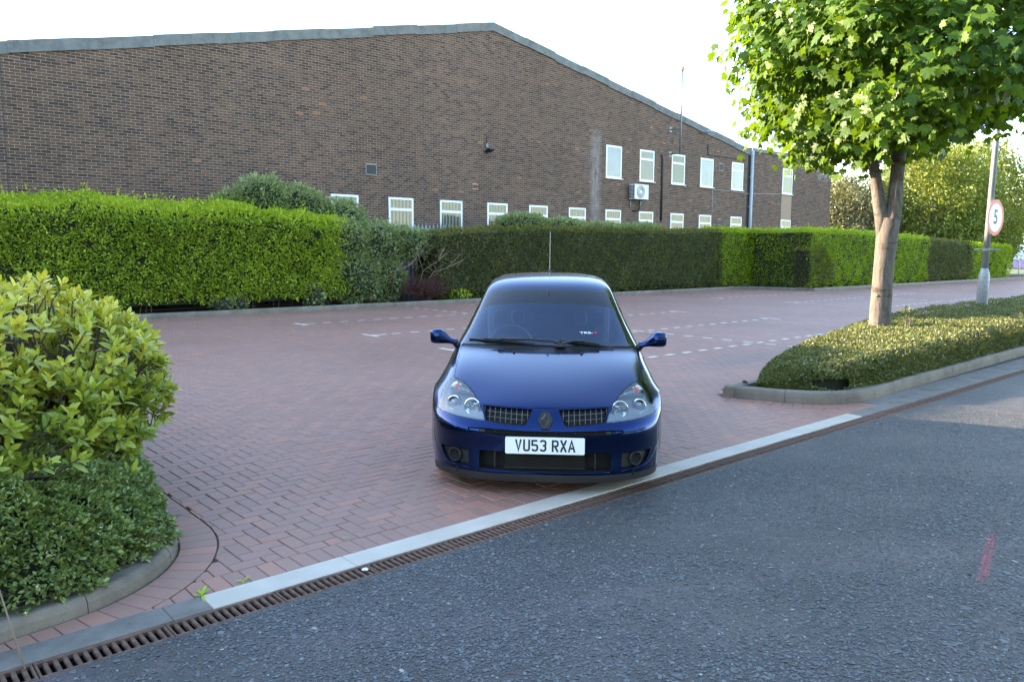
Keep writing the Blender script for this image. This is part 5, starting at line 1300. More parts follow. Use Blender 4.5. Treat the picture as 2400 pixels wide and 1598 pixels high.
# ------------------------------------------------------------------ car materials
def paint():
    t = NT('blue_metallic_paint'); p = t.pos(obj=True)
    fl = t.n('TexVoronoi'); fl.inputs['Scale'].default_value = 1400; t.l(p, fl.inputs['Vector'])
    sp = t.n('SeparateColor'); t.l(fl.outputs['Color'], sp.inputs[0])
    c = t.ramp(sp.outputs[0], [(0.0, (0.0022, 0.0130, 0.062)), (0.7, (0.0032, 0.0200, 0.098)), (1.0, (0.006, 0.034, 0.15))])
    return t.done(t.bsdf(c, 0.26, 1.0, 0.5, None, 1.0, 0.02, None, 1.30))
MT_PAINT = paint()
MT_PLAST = simple('black_plastic', (0.012, 0.012, 0.013), 0.5, 0, 0.5, var=0.1)
MT_PLASTG = simple('dark_grey_plastic', (0.009, 0.0092, 0.010), 0.55, var=0.1)
MT_LIPB = simple('rubbed_lip_plastic', (0.018, 0.018, 0.019), 0.6, var=0.2)
MT_VOID = simple('dark_void', (0.003, 0.003, 0.003), 0.9)
MT_TYRE = simple('tyre_rubber', (0.018, 0.018, 0.018), 0.8, var=0.2, bump=.2, bscale=150)
MT_RIM = simple('anthracite_alloy', (0.10, 0.10, 0.105), 0.3, 0.9)
MT_CHROME = simple('chrome_reflector', (0.85, 0.85, 0.85), 0.12, 1.0, var=0.03)
MT_SILVER = simple('lamp_housing_grey', (0.34, 0.355, 0.36), 0.28, 0.35, var=0.08)
MT_ORANGE = simple('amber_bulb', (0.75, 0.16, 0.03), 0.3)
MT_GRBAR = simple('grille_bar_grey', (0.10, 0.098, 0.095), 0.4, 0.4)
MT_PLATEW = simple('plate_white', (0.80, 0.80, 0.82), 0.4, var=0.01)
MT_PLATEK = simple('plate_black', (0.008, 0.008, 0.009), 0.5)
MT_GUN = simple('gunmetal_badge', (0.055, 0.055, 0.058), 0.28, 0.8)
def thin_glass(name, tint, refl=1.0, rough=0.0, rc=(1, 1, 1)):
    t = NT(name); tr = t.n('BsdfTransparent'); tr.inputs[0].default_value = (*tint, 1)
    gl = t.n('BsdfGlossy'); gl.inputs['Roughness'].default_value = rough; gl.inputs['Color'].default_value = (*rc, 1)
    fr = t.n('Fresnel'); fr.inputs['IOR'].default_value = 1.55
    f = t.math('MULTIPLY', fr.outputs[0], 1.6 * refl, True)
    mx = t.n('MixShader'); t.l(f, mx.inputs[0]); t.l(tr.outputs[0], mx.inputs[1]); t.l(gl.outputs[0], mx.inputs[2])
    return t.done(mx.outputs[0])
MT_WS = thin_glass('windscreen_glass', (0.70, 0.73, 0.82), 1.05, 0.0, (0.66, 0.76, 1.0))
MT_STRIPG = thin_glass('sun_strip_film', (0.05, 0.06, 0.065), 0.7, 0.02)
MT_SIDEG = thin_glass('side_glass', (0.45, 0.5, 0.52), 1.0)
MT_LENS = thin_glass('lamp_lens', (0.93, 0.95, 0.95), 0.8)
MT_SEAL = simple('screen_seal', (0.010, 0.010, 0.011), 0.25, 0, 0.5, 0.3)
MT_SEAT = simple('seat_cloth', (0.075, 0.075, 0.085), 0.85); MT_SEATR = simple('seat_trim_pale', (0.55, 0.55, 0.60), 0.6)
MT_DASH = simple('dash_plastic', (0.020, 0.020, 0.022), 0.7, var=0.15)

# ------------------------------------------------------------------ car root
from mathutils.bvhtree import BVHTree
CAR = thing('parked_car', 'dark blue three door hatchback parked facing the camera', 'car', (3.498, 3.638, 0.0), rad(45.613 - 90))
CAR.rotation_euler = (0, rad(0.28), rad(45.613 - 90))
S_ = car_surface(8, 9); nR, nK = S_.shape[:2]
bm = bm_new(); vv = [[bm.verts.new(S_[r, k]) for k in range(nK)] for r in range(nR)]
for r in range(nR - 1):
    for k in range(nK - 1): bm.faces.new((vv[r][k], vv[r][k + 1], vv[r + 1][k + 1], vv[r + 1][k]))
bmesh.ops.recalc_face_normals(bm, faces=bm.faces)
bm.faces.ensure_lookup_table()
if bm.faces[10].normal.y > 0: bmesh.ops.reverse_faces(bm, faces=bm.faces)
bm.normal_update()
BV = BVHTree.FromBMesh(bm)
def ysurf(x, z, default=.1):
    h = BV.ray_cast(Vector((abs(x), -1.0, z)), Vector((0, 1, 0)))
    return (h[0].y, Vector((h[1].x * (1 if x >= 0 else -1), h[1].y, h[1].z))) if h[0] is not None else (default, Vector((0, -1, 0)))

HLP = [(.672, .697), (.616, .691), (.562, .669), (.517, .640), (.478, .608), (.444, .571), (.419, .533), (.404, .493), (.45, .493), (.518, .4955), (.597, .4995), (.674, .5065), (.750, .516), (.755, .539), (.751, .577), (.743, .613), (.729, .648), (.711, .675), (.697, .688)]
GRP = [(.088, .569), (.18, .572), (.423, .575), (.407, .5335), (.394, .4935), (.328, .4865), (.232, .4795), (.150, .475), (.138, .4765), (.128, .4845)]
SLP = [(0, .439), (.26, .4465), (.42, .450), (.50, .4475), (.517, .4435), (.512, .430), (.50, .4225), (.42, .418), (.26, .414), (0, .409)]
LOP = [(0, .296), (.425, .298), (.435, .290), (.437, .184), (.430, .1765), (0, .171)]
FGP = [(.512, .290), (.60, .2955), (.715, .289), (.704, .252), (.684, .218), (.650, .195), (.628, .1895), (.508, .1925)]
HDP = [(0, .577), (.225, .578), (.446, .5785), (.478, .608), (.517, .640), (.562, .669), (.616, .691), (.672, .700), (.677, .74), (.681, .79), (.687, .83), (.692, .856), (.60, .8565), (.476, .853), (.236, .847), (0, .844)]
BPT = [(0, .577), (.225, .578), (.446, .5785), (.444, .571), (.419, .533), (.404, .493), (.45, .493), (.518, .4955), (.597, .4995), (.674, .5065), (.750, .516), (.79, .532), (.90, .575)]
LIPP = [(0, .150), (.42, .148), (.69, .147), (.90, .147)]
WSP = [(0, .880), (.33, .880), (.56, .877), (.66, .873), (.682, .875), (.655, .955), (.616, 1.072), (.575, 1.175), (.538, 1.258), (.525, 1.2675), (.50, 1.2745), (.43, 1.283), (.26, 1.293), (0, 1.297)]
WSI = [(0, .888), (.33, .888), (.56, .886), (.645, .884), (.660, .889), (.634, .957), (.596, 1.068), (.557, 1.168), (.523, 1.245), (.510, 1.256), (.48, 1.266), (.42, 1.273), (.26, 1.283), (0, 1.288)]
STRIP = [(0, 1.184), (.25, 1.180), (.42, 1.166), (.52, 1.146), (.60, 1.118)]
SW1 = [(1.475, .885), (1.60, .990), (1.75, 1.095), (1.90, 1.172), (2.04, 1.215), (2.20, 1.232), (2.20, .875)]
SW2 = [(2.27, .878), (2.27, 1.232), (2.60, 1.228), (2.93, 1.195), (3.05, 1.12), (3.09, 1.0), (3.06, .90)]
DRP = [(1.20, .20), (1.165, .50), (1.20, .74), (1.30, .83), (1.44, .905), (1.60, 1.03), (1.76, 1.14), (1.92, 1.22), (2.06, 1.262), (2.235, 1.275), (2.235, .85), (2.26, .55), (2.20, .20)]

def inside(p, poly):
    x, y = p; c = False; j = len(poly) - 1
    for i in range(len(poly)):
        xi, yi = poly[i]; xj, yj = poly[j]
        if (yi > y) != (yj > y) and x < (xj - xi) * (y - yi) / (yj - yi) + xi: c = not c
        j = i
    return c
def cut_path(path, axis, closed, sel):
    """cut the faces chosen by sel with the vertical sheets that stand on each leg of path; axis 'xz' looks from the front, 'yz' from the side"""
    pts = list(path); n = len(pts)
    for i in range(n if closed else n - 1):
        a, b = pts[i], pts[(i + 1) % n]
        if abs(a[0] - b[0]) + abs(a[1] - b[1]) < 1e-6: continue
        lo = (min(a[0], b[0]) - .004, min(a[1], b[1]) - .004); hi = (max(a[0], b[0]) + .004, max(a[1], b[1]) + .004)
        fs = []
        for f in bm.faces:
            if not sel(f): continue
            us = [(v.co.x if axis == 'xz' else v.co.y) for v in f.verts]; zs = [v.co.z for v in f.verts]
            if max(us) < lo[0] or min(us) > hi[0] or max(zs) < lo[1] or min(zs) > hi[1]: continue
            fs.append(f)
        if not fs: continue
        es = list({e for f in fs for e in f.edges}); vs = list({v for f in fs for v in f.verts})
        nx, nz = (b[1] - a[1]), -(b[0] - a[0])
        co = Vector((a[0], 0, a[1])) if axis == 'xz' else Vector((0, a[0], a[1])); no = Vector((nx, 0, nz)) if axis == 'xz' else Vector((0, nx, nz))
        bmesh.ops.bisect_plane(bm, geom=fs + es + vs, dist=1e-5, plane_co=co, plane_no=no.normalized())
front = lambda f: f.calc_center_median().y < 2.05 and f.normal.y < -0.02
side = lambda f: f.normal.x > 0.35 and f.calc_center_median().x > 0.3
for poly, cl in ((HLP, True), (GRP, True), (SLP[:], False), (LOP, False), (FGP, True), (HDP, False), (BPT[6:], False), (LIPP, False), (WSP, False), (WSI, False), (STRIP, False)): cut_path(poly, 'xz', cl, front)
for poly in (SW1, SW2, DRP): cut_path(poly, 'yz', True, side)
cut_path([(1.10, .14), (1.12, .40), (1.13, .62), (1.15, .80)], 'yz', False, side)
bm.normal_update()
def clos(p, top): return p + [(0.95, -.1), (0, -.1)] if top else p
BUMPER = BPT + [(.90, -.1), (-.1, -.1), (-.1, .577)]; LIPC = LIPP + [(.90, -.1), (-.1, -.1), (-.1, .15)]
ext = lambda P: [(x if x > 0 else -.1, z) for x, z in P]
labels = {}
for f in bm.faces:
    c = f.calc_center_median(); p = (c.x, c.z); q = (c.y, c.z); L = None
    if c.y < 2.05 and f.normal.y < 0.0:
        if c.y < .75 and inside(p, HLP): L = 'headlight'
        elif c.y < .4 and inside(p, GRP): L = 'grille'
        elif c.y < .4 and inside(p, ext(SLP)): L = 'slot'
        elif c.y < .4 and inside(p, ext(LOP)): L = 'lower'
        elif c.y < .4 and inside(p, FGP): L = 'fog'
        elif c.y < .6 and inside(p, LIPC): L = 'lip'
        elif c.y < .62 and inside(p, BUMPER): L = 'bumper'
        elif inside(p, ext(HDP)) and c.y < 1.2: L = 'bonnet'
        elif inside(p, ext(WSI)) and c.y > 1.0:
            L = 'windscreen'
            zz_ = float(np.interp(c.x, [q_[0] for q_ in STRIP], [q_[1] for q_ in STRIP]))
            if c.z > zz_: L = 'sun_strip'
        elif inside(p, ext(WSP)) and c.y > 1.0: L = 'seal'
        elif c.z > .842 and c.y < 1.2 and c.x < .69 and c.y > .93: L = 'cowl'
    if L is None and f.normal.x > .3:
        if inside(q, SW1): L = 'side_window'
        elif inside(q, SW2): L = 'quarter_window'
        elif inside(q, DRP): L = 'door'
    if L is None: L = 'fender' if (c.y < 1.16 and (c.y < 1.10 or c.z < .86)) else 'shell'
    if L == 'fender' and c.y < .62 and c.z < .50: L = 'bumper' if c.z > .149 else 'lip'
    labels[f] = L
# loose slivers of the wings join the panel they touch most
_seen = set()
for f in list(bm.faces):
    if labels[f] != 'fender' or f in _seen: continue
    comp, st_ = [], [f]; _seen.add(f)
    while st_:
        g = st_.pop(); comp.append(g)
        for e in g.edges:
            for h in e.link_faces:
                if h not in _seen and labels[h] == 'fender': _seen.add(h); st_.append(h)
    if len(comp) < 400:
        nb_ = {}
        for g in comp:
            for e in g.edges:
                for h in e.link_faces:
                    if labels[h] not in ('fender', 'headlight', 'grille', 'fog', 'lower', 'slot'): nb_[labels[h]] = nb_.get(labels[h], 0) + e.calc_length()
        if nb_:
            t_ = max(nb_, key=nb_.get)
            for g in comp: labels[g] = t_
VN = {v: v.normal.copy() for v in bm.verts}

def panel(L, gap=.0016, rim=.014, off=0.0, keepx0=True, hidden_rim=True):
    """half panel as vert / face lists, edges drawn in by the gap and turned inwards"""
    fs = [f for f in bm.faces if labels[f] == L]; vset = {}; V, F = [], []
    def vid(v):
        if v not in vset: vset[v] = len(V); V.append(v.co + VN[v] * off)
        return vset[v]
    for f in fs: F.append([vid(v) for v in f.verts])
    bnd = []
    for f in fs:
        for l in f.loops:
            e = l.edge
            if any(labels[g] == L for g in e.link_faces if g is not f): continue
            a, b = l.vert, l.link_loop_next.vert
            if abs(a.co.x) < 1e-4 and abs(b.co.x) < 1e-4: continue
            t = (b.co - a.co); inw = f.normal.cross(t); 
            if inw.length > 1e-9: bnd.append((a, b, inw.normalized()))
    acc = {}
    for a, b, n in bnd:
        for v in (a, b): acc[v] = acc.get(v, Vector()) + n
    for v, n in acc.items():
        if n.length > 1e-6:
            n = n.normalized(); d = n * gap
            if abs(v.co.x) < 1e-4: d.x = 0
            V[vset[v]] = V[vset[v]] + d
    nf = len(F); rv = {}
    if rim:
        for v in acc: rv[v] = len(V); V.append(V[vset[v]] - VN[v] * rim)
        for a, b, n in bnd: F.append([vset[b], vset[a], rv[a], rv[b]])
    return V, F, nf
def panel_objs(name, L, m, joined, parent=None, smooth=True, **kw):
    V, F, nf = panel(L, **kw); out = []
    if not V: return out
    def make(Vx, Fx, nfs):
        me = bpy.data.meshes.new(name); me.from_pydata([tuple(v) for v in Vx], [], Fx); me.update()
        b2 = bm_new(); b2.from_mesh(me)
        bmesh.ops.remove_doubles(b2, verts=[v for v in b2.verts if abs(v.co.x) < 2e-4], dist=1e-4)
        b2.faces.ensure_lookup_table()
        for e in b2.edges:
            if len(e.link_faces) == 2 and e.calc_face_angle(0) > rad(38): e.smooth = False
        for f in b2.faces: f.smooth = smooth
        b2.to_mesh(me); b2.free(); me.materials.append(m)
        return link(name, me, parent or CAR)
    Vm = [Vector((-v.x, v.y, v.z)) for v in V]; Fm = [f[::-1] for f in F]
    if joined:
        k = len(V); out.append(make(V + Vm, F + [[i + k for i in f] for f in Fm], nf))
    else: out += [make(V, F, nf), make(Vm, Fm, nf)]
    return out
panel_objs('bonnet', 'bonnet', MT_PAINT, True, gap=.003)
BUMP = panel_objs('front_bumper', 'bumper', MT_PAINT, True)[0]
panel_objs('front_lip', 'lip', MT_LIPB, True, gap=.0005)
panel_objs('fender', 'fender', MT_PAINT, False)
SHELL = panel_objs('body_shell', 'shell', MT_PAINT, True, gap=.0012)[0]
DOORS = panel_objs('door', 'door', MT_PAINT, False, gap=.002)
panel_objs('windscreen', 'windscreen', MT_WS, True, gap=0, rim=0)
panel_objs('sun_strip', 'sun_strip', MT_STRIPG, True, gap=0, rim=0)
panel_objs('windscreen_seal', 'seal', MT_SEAL, True, gap=0, rim=.01)
panel_objs('cowl_panel', 'cowl', MT_PLAST, True, gap=.001, off=-.006)
for d, w in zip(DOORS, panel_objs('side_window', 'side_window', MT_SIDEG, False, gap=.003, rim=.004)): w.parent = d
panel_objs('quarter_window', 'quarter_window', MT_SIDEG, False, gap=.003, rim=.004)
HLS = panel_objs('headlight', 'headlight', MT_LENS, False, gap=.0025, rim=0)
# dark inner liner seen through the panel gaps
LV, LF = [], []; lid = {}
for f in bm.faces:
    if labels[f] in ('headlight', 'grille', 'slot', 'lower', 'fog', 'windscreen', 'sun_strip', 'side_window', 'quarter_window'): continue
    ids = []
    for v in f.verts:
        if v not in lid: lid[v] = len(LV); LV.append(v.co - VN[v] * .016)
        ids.append(lid[v])
    LF.append(ids)
k = len(LV); me = mesh('inner_liner', LV + [Vector((-v.x, v.y, v.z)) for v in LV], LF + [[i + k for i in f[::-1]] for f in LF], MT_VOID); link('inner_liner', me, CAR)

def recess(name, L, depth, m_wall, m_back, joined, shrink=0.0, dirv=(0, 1, 0), gap=.0005):
    """an opening: side walls running in from its edge and a back sheet"""
    V, F, nf = panel(L, gap=gap, rim=0); n = len(V); D = Vector(dirv) * depth
    Vb = [v + D for v in V]; ec = {}
    for f in F:
        for a, b in zip(f, f[1:] + f[:1]): ec[(a, b)] = ec.get((a, b), 0) + 1
    walls = [[a, b, b + n, a + n] for (a, b) in ec if (b, a) not in ec and not (abs(V[a].x) < 1e-4 and abs(V[b].x) < 1e-4)]
    back = [[i + n for i in f] for f in F]; out = []
    VV = V + Vb
    def make(Vx, W, B):
        me = bpy.data.meshes.new(name); me.from_pydata([tuple(v) for v in Vx], [], W + B); me.update(); me.materials.append(m_wall); me.materials.append(m_back)
        me.polygons.foreach_set('material_index', [0] * len(W) + [1] * len(B)); return link(name, me, CAR)
    VM = [Vector((-v.x, v.y, v.z)) for v in VV]; WM = [f[::-1] for f in walls]; BMk = [f[::-1] for f in back]; k = len(VV)
    if joined: out.append(make(VV + VM, walls + [[i + k for i in f] for f in WM], back + [[i + k for i in f] for f in BMk]))
    else: out += [make(VV, walls, back), make(VM, WM, BMk)]
    return out
GRS = recess('upper_grille', 'grille', .045, MT_PLAST, MT_VOID, False)
SLO = recess('bumper_slot', 'slot', .03, MT_PLAST, MT_VOID, True)[0]
LOW = recess('lower_intake', 'lower', .085, MT_PLAST, MT_VOID, True)[0]
FOG = recess('fog_pod', 'fog', .032, MT_PAINT, MT_PLASTG, False)
HSG = recess('lamp_housing', 'headlight', .075, MT_SILVER, MT_SILVER, False, dirv=(0, 1, -.12))
for h, l in zip(HSG, HLS): h.parent = l
# grille bars
def zspan(poly, x):
    zs = []
    for (x0, z0), (x1, z1) in zip(poly, poly[1:] + poly[:1]):
        if (x0 - x) * (x1 - x) <= 0 and x0 != x1: zs.append(z0 + (z1 - z0) * (x - x0) / (x1 - x0))
    return (min(zs), max(zs)) if len(zs) >= 2 else None
for s, gr in zip((1, -1), GRS):
    for i in range(9):
        x = .118 + i * .0365; sp = zspan(GRP, x)
        if not sp: continue
        pts = [(x * s, ysurf(x, z)[0] + .011, z) for z in np.linspace(sp[0], sp[1], 5)]
        tube('vertical_bar', pts, .0026, MT_GRBAR, gr, 6)
    for j, (za, zb) in enumerate(((.5035, .5175), (.5345, .5475))):
        pts = []
        for x in np.linspace(.105, .418, 12):
            z = za + (zb - za) * (x - .1) / .32; sp = zspan(GRP, x)
            if sp and sp[0] < z < sp[1]: pts.append((x * s, ysurf(x, z)[0] + .013, z))
        tube('horizontal_bar', pts, .0026, MT_GRBAR, gr, 6)
# slot end blanks and ribs
for s in (1, -1):
    pts = [(.44, .4255), (.505, .4285), (.509, .4385), (.44, .4405)]
    bmx = bm_new(); vsx = [bmx.verts.new((x * s, ysurf(x, z)[0] + .010, z)) for x, z in pts]; bmx.faces.new(vsx if s > 0 else vsx[::-1]); bm_done(bmx, 'slot_blank', MT_PAINT, False, SLO)
    pts = [(.40, .424), (.437, .425), (.437, .4405), (.40, .4405)]
    bmx = bm_new(); vsx = [bmx.verts.new((x * s, ysurf(x, z)[0] + .012, z)) for x, z in pts]; bmx.faces.new(vsx if s > 0 else vsx[::-1]); bm_done(bmx, 'slot_blank', MT_PLASTG, False, SLO)
for x in (-.33, -.2, -.07, .07, .2, .33): tube('slot_rib', [(x, ysurf(x, .416)[0] + .014, .416), (x, ysurf(x, .442)[0] + .014, .442)], .003, MT_PLAST, SLO, 5)
# lower intake: frame, radiator and fins
for z in (.190, .203, .216, .229, .242, .255, .268, .281): box('radiator_fin', (-.26, .060, z), (.26, .067, z + .0035), MT_PLASTG, LOW)
for x in (-.335, .335): box('intake_strut', (x - .004, .065, .18), (x + .004, .09, .292), MT_PLAST, LOW)
box('radiator_frame', (-.27, .070, .178), (.27, .078, .30), MT_VOID, LOW); box('radiator_edge', (-.27, .05, .180), (.27, .056, .188), MT_PLASTG, LOW)
# brake ducts in the fog pods
for s, fg in zip((1, -1), FOG):
    yc = ysurf(.613, .243)[0]; Md = Matrix.Translation((s * .612, yc + .003, .243)) @ Matrix.Rotation(s * rad(27), 4, 'Z') @ Matrix.Rotation(rad(90), 4, 'X')
    b2 = bm_new(); lathe_bm(b2, [(.040, -.05), (.041, .0), (.044, .005), (.049, .0), (.052, -.035)], 32, Md); bm_done(b2, 'duct_ring', MT_PLAST, True, fg)
    b2 = bm_new(); rg_ = lathe_bm(b2, [(.0408, -.006), (.038, -.014), (.001, -.016)], 28, Md); bm_done(b2, 'duct_void', MT_VOID, True, fg)
# crease on the bumper running from the lamp corner round the fog pod
for s in (1, -1):
    pts = []
    for x, z in ((.7795, .505), (.784, .44), (.782, .36), (.772, .30), (.752, .255), (.722, .215), (.68, .188), (.62, .178), (.53, .170), (.465, .163)):
        y, n = ysurf(x, z); pts.append(Vector((x * s, y, z)) + Vector((n.x * s * s if False else n.x * s, n.y, n.z)) * -.002)
    tube('crease_bead', pts, [.0015] + [.0045] * 8 + [.001], MT_PAINT, BUMP, 8)
    pts = []
    for x in np.linspace(.0, .43, 9): y, n = ysurf(x, .166); pts.append((x * s, y + .001, .1665))
    tube('crease_bead', pts, .003, MT_PAINT, BUMP, 6)
    # head-lamp washer cover
    b2 = bm_new(); V4 = []
    for x, z in ((.597, .463), (.637, .469), (.634, .447), (.599, .437)):
        y, n = ysurf(x, z); V4.append(Vector((x * s, y, z)) + Vector((n.x * s, n.y, n.z)) * .0018)
    a = [b2.verts.new(v) for v in V4]; b = [b2.verts.new(v + Vector((0, .008, 0))) for v in V4]
    b2.faces.new(a)
    for i in range(4): b2.faces.new((a[i], a[(i + 1) % 4], b[(i + 1) % 4], b[i]))
    bm_done(b2, 'washer_cover', MT_PAINT, False, BUMP)
# lamps inside the headlights
def disc(name, x, z, s, prof, m, parent, dy, yaw=12, n=36, sx=1.0):
    y = ysurf(x, z)[0] + dy; b2 = bm_new()
    Md = Matrix.Translation((x * s, y, z)) @ Matrix.Rotation(s * rad(yaw), 4, 'Z') @ Matrix.Rotation(rad(90 - 6), 4, 'X') @ Matrix.Scale(sx, 4, (1, 0, 0))
    rings = lathe_bm(b2, prof, n, Md); bm_done(b2, name, m, True, parent)
for s, hl in zip((1, -1), HLS):
    disc('projector_ring', .642, .561, s, [(.040, -.01), (.042, .008), (.047, .012), (.050, .006), (.050, -.03)], MT_CHROME, hl, .05)
    disc('projector_lens', .642, .561, s, [(.0005, .010), (.012, .009), (.025, .004), (.036, -.006), (.040, -.012)], simple('projector_glass', (.24, .26, .30), .06, .3, .6, 1.0), hl, .05)
    disc('high_beam_reflector', .504, .556, s, [(.001, -.035), (.012, -.034), (.030, -.022), (.045, -.006), (.056, .010), (.058, .004)], MT_CHROME, hl, .045)
    disc('bulb', .504, .556, s, [(.0005, .004), (.006, .002), (.009, -.008), (.009, -.03)], MT_CHROME, hl, .045)
    disc('bulb_shroud', .530, .556, s, [(.0005, .006), (.010, .004), (.013, -.004), (.013, -.02)], MT_SILVER, hl, .045)
    # indicator bowl: half-moon reflector with ribbed glass and amber bulb
    b2 = bm_new(); P = []
    for x, z in ((.530, .630), (.690, .628), (.688, .648), (.672, .668), (.645, .679), (.612, .671), (.575, .655)):
        P.append(Vector((x * s, ysurf(x, z)[0] + .020, z)))
    vs_ = [b2.verts.new(p) for p in P]; vc = b2.verts.new(Vector((.625 * s, ysurf(.625, .65)[0] + .055, .648)))
    for i in range(len(vs_)): b2.faces.new((vs_[i], vs_[(i + 1) % len(vs_)], vc))
    bm_done(b2, 'indicator_reflector', MT_CHROME, False, hl)
    disc('indicator_bulb', .640, .651, s, [(.0005, .022), (.012, .018), (.020, .006), (.022, -.01)], MT_ORANGE, hl, .036)
    for i in range(9):
        x = .545 + i * .0095; zz_ = .633 + i * .0006; tube('indicator_rib', [(x * s, ysurf(x, zz_)[0] + .018, zz_), (x * s, ysurf(x, zz_ + .012 + i * .0025)[0] + .018, zz_ + .012 + i * .0025)], .0018, MT_CHROME, hl, 5)
    b2 = bm_new(); P = [(.50, .622), (.70, .620), (.70, .625), (.50, .627)]; Q = [b2.verts.new((x * s, ysurf(x, z)[0] + .016, z)) for x, z in P]; Q2 = [b2.verts.new((x * s, ysurf(x, z)[0] + .07, z)) for x, z in P]
    for i in range(4): b2.faces.new((Q[i], Q[(i + 1) % 4], Q2[(i + 1) % 4], Q2[i]))
    b2.faces.new(Q); bm_done(b2, 'lamp_shelf', MT_SILVER, False, hl)
# badge, plate
yb, nb = ysurf(0.0, .508)
tiltb = math.atan2(nb.z, -nb.y)
Mb = Matrix.Translation((0, yb - .002, .508)) @ Matrix.Rotation(rad(90) - tiltb, 4, 'X')
BDG = link('badge', None, CAR)
b2 = bm_new(); prism_bm(b2, [(-.024, -.062), (.024, -.062), (.052, 0), (.024, .062), (-.024, .062), (-.052, 0)], Mb, .012); bmesh.ops.bevel(b2, geom=list(b2.edges), offset=.0025, segments=2, affect='EDGES'); bm_done(b2, 'badge_shield', MT_PLATEK, False, BDG)
b2 = bm_new()
def ringpoly(outer, inner, z0, z1):
    n = len(outer); A = [b2.verts.new(Mb @ Vector((*p, z0))) for p in outer]; B = [b2.verts.new(Mb @ Vector((*p, z1))) for p in [((o[0] + i[0]) / 2, (o[1] + i[1]) / 2) for o, i in zip(outer, inner)]]; C_ = [b2.verts.new(Mb @ Vector((*p, z0))) for p in inner]
    for i in range(n):
        j = (i + 1) % n; b2.faces.new((A[i], A[j], B[j], B[i])); b2.faces.new((B[i], B[j], C_[j], C_[i]))
ringpoly([(0, -.050), (.033, 0), (0, .050), (-.033, 0)], [(0, -.021), (.0135, 0), (0, .021), (-.0135, 0)], .0115, .0175)
bm_done(b2, 'badge_diamond', MT_GUN, False, BDG)
PLT = link('number_plate', None, CAR); PLT.location = (0.0, -.0175, .3535); PLT.rotation_euler = (rad(-3), 0, 0)
b2 = bm_new(); rc_ = .010; W2, H2 = .26, .0555; poly = []
for cx0, cz0, a0 in ((W2 - rc_, H2 - rc_, 0), (-W2 + rc_, H2 - rc_, 90), (-W2 + rc_, -H2 + rc_, 180), (W2 - rc_, -H2 + rc_, 270)):
    for k_ in range(5): poly.append((cx0 + rc_ * math.cos(rad(a0 + k_ * 22.5)), cz0 + rc_ * math.sin(rad(a0 + k_ * 22.5))))
prism_bm(b2, poly, Matrix.Rotation(rad(90), 4, 'X'), .004); bm_done(b2, 'plate_board', MT_PLATEW, False, PLT)
# the seven characters, drawn as stroked outlines 79 mm tall, 50 mm wide
def stroke(b2, pts, w, z, closed=False):
    """flat ribbon along a polyline with mitred joints, lying at depth z in front of the plate"""
    P = [Vector(p) for p in pts]; n = len(P); Lp, Rp = [], []
    for i in range(n):
        a = P[i - 1] if (i > 0 or closed) else None; b = P[(i + 1) % n] if (i < n - 1 or closed) else None
        d0 = (P[i] - a).normalized() if a is not None else None; d1 = (b - P[i]).normalized() if b is not None else None
        d0 = d0 or d1; d1 = d1 or d0; n0, n1 = Vector((-d0.y, d0.x)), Vector((-d1.y, d1.x)); m_ = (n0 + n1).normalized(); kf = min(2.2, 1 / max(.3, m_.dot(n0)))
        Lp.append(P[i] + m_ * w / 2 * kf); Rp.append(P[i] - m_ * w / 2 * kf)
    vl = [b2.verts.new((p.x, z, p.y)) for p in Lp]; vr_ = [b2.verts.new((p.x, z, p.y)) for p in Rp]
    for i in range(n if closed else n - 1): j = (i + 1) % n; b2.faces.new((vl[i], vr_[i], vr_[j], vl[j]))
def arc(cx0, cz0, rx, rz, a0, a1, n=7): return [(cx0 + rx * math.cos(rad(a0 + (a1 - a0) * k_ / n)), cz0 + rz * math.sin(rad(a0 + (a1 - a0) * k_ / n))) for k_ in range(n + 1)]
hw, hh, sw = .018, .0325, .0135       # half width / height of the stroke centre line
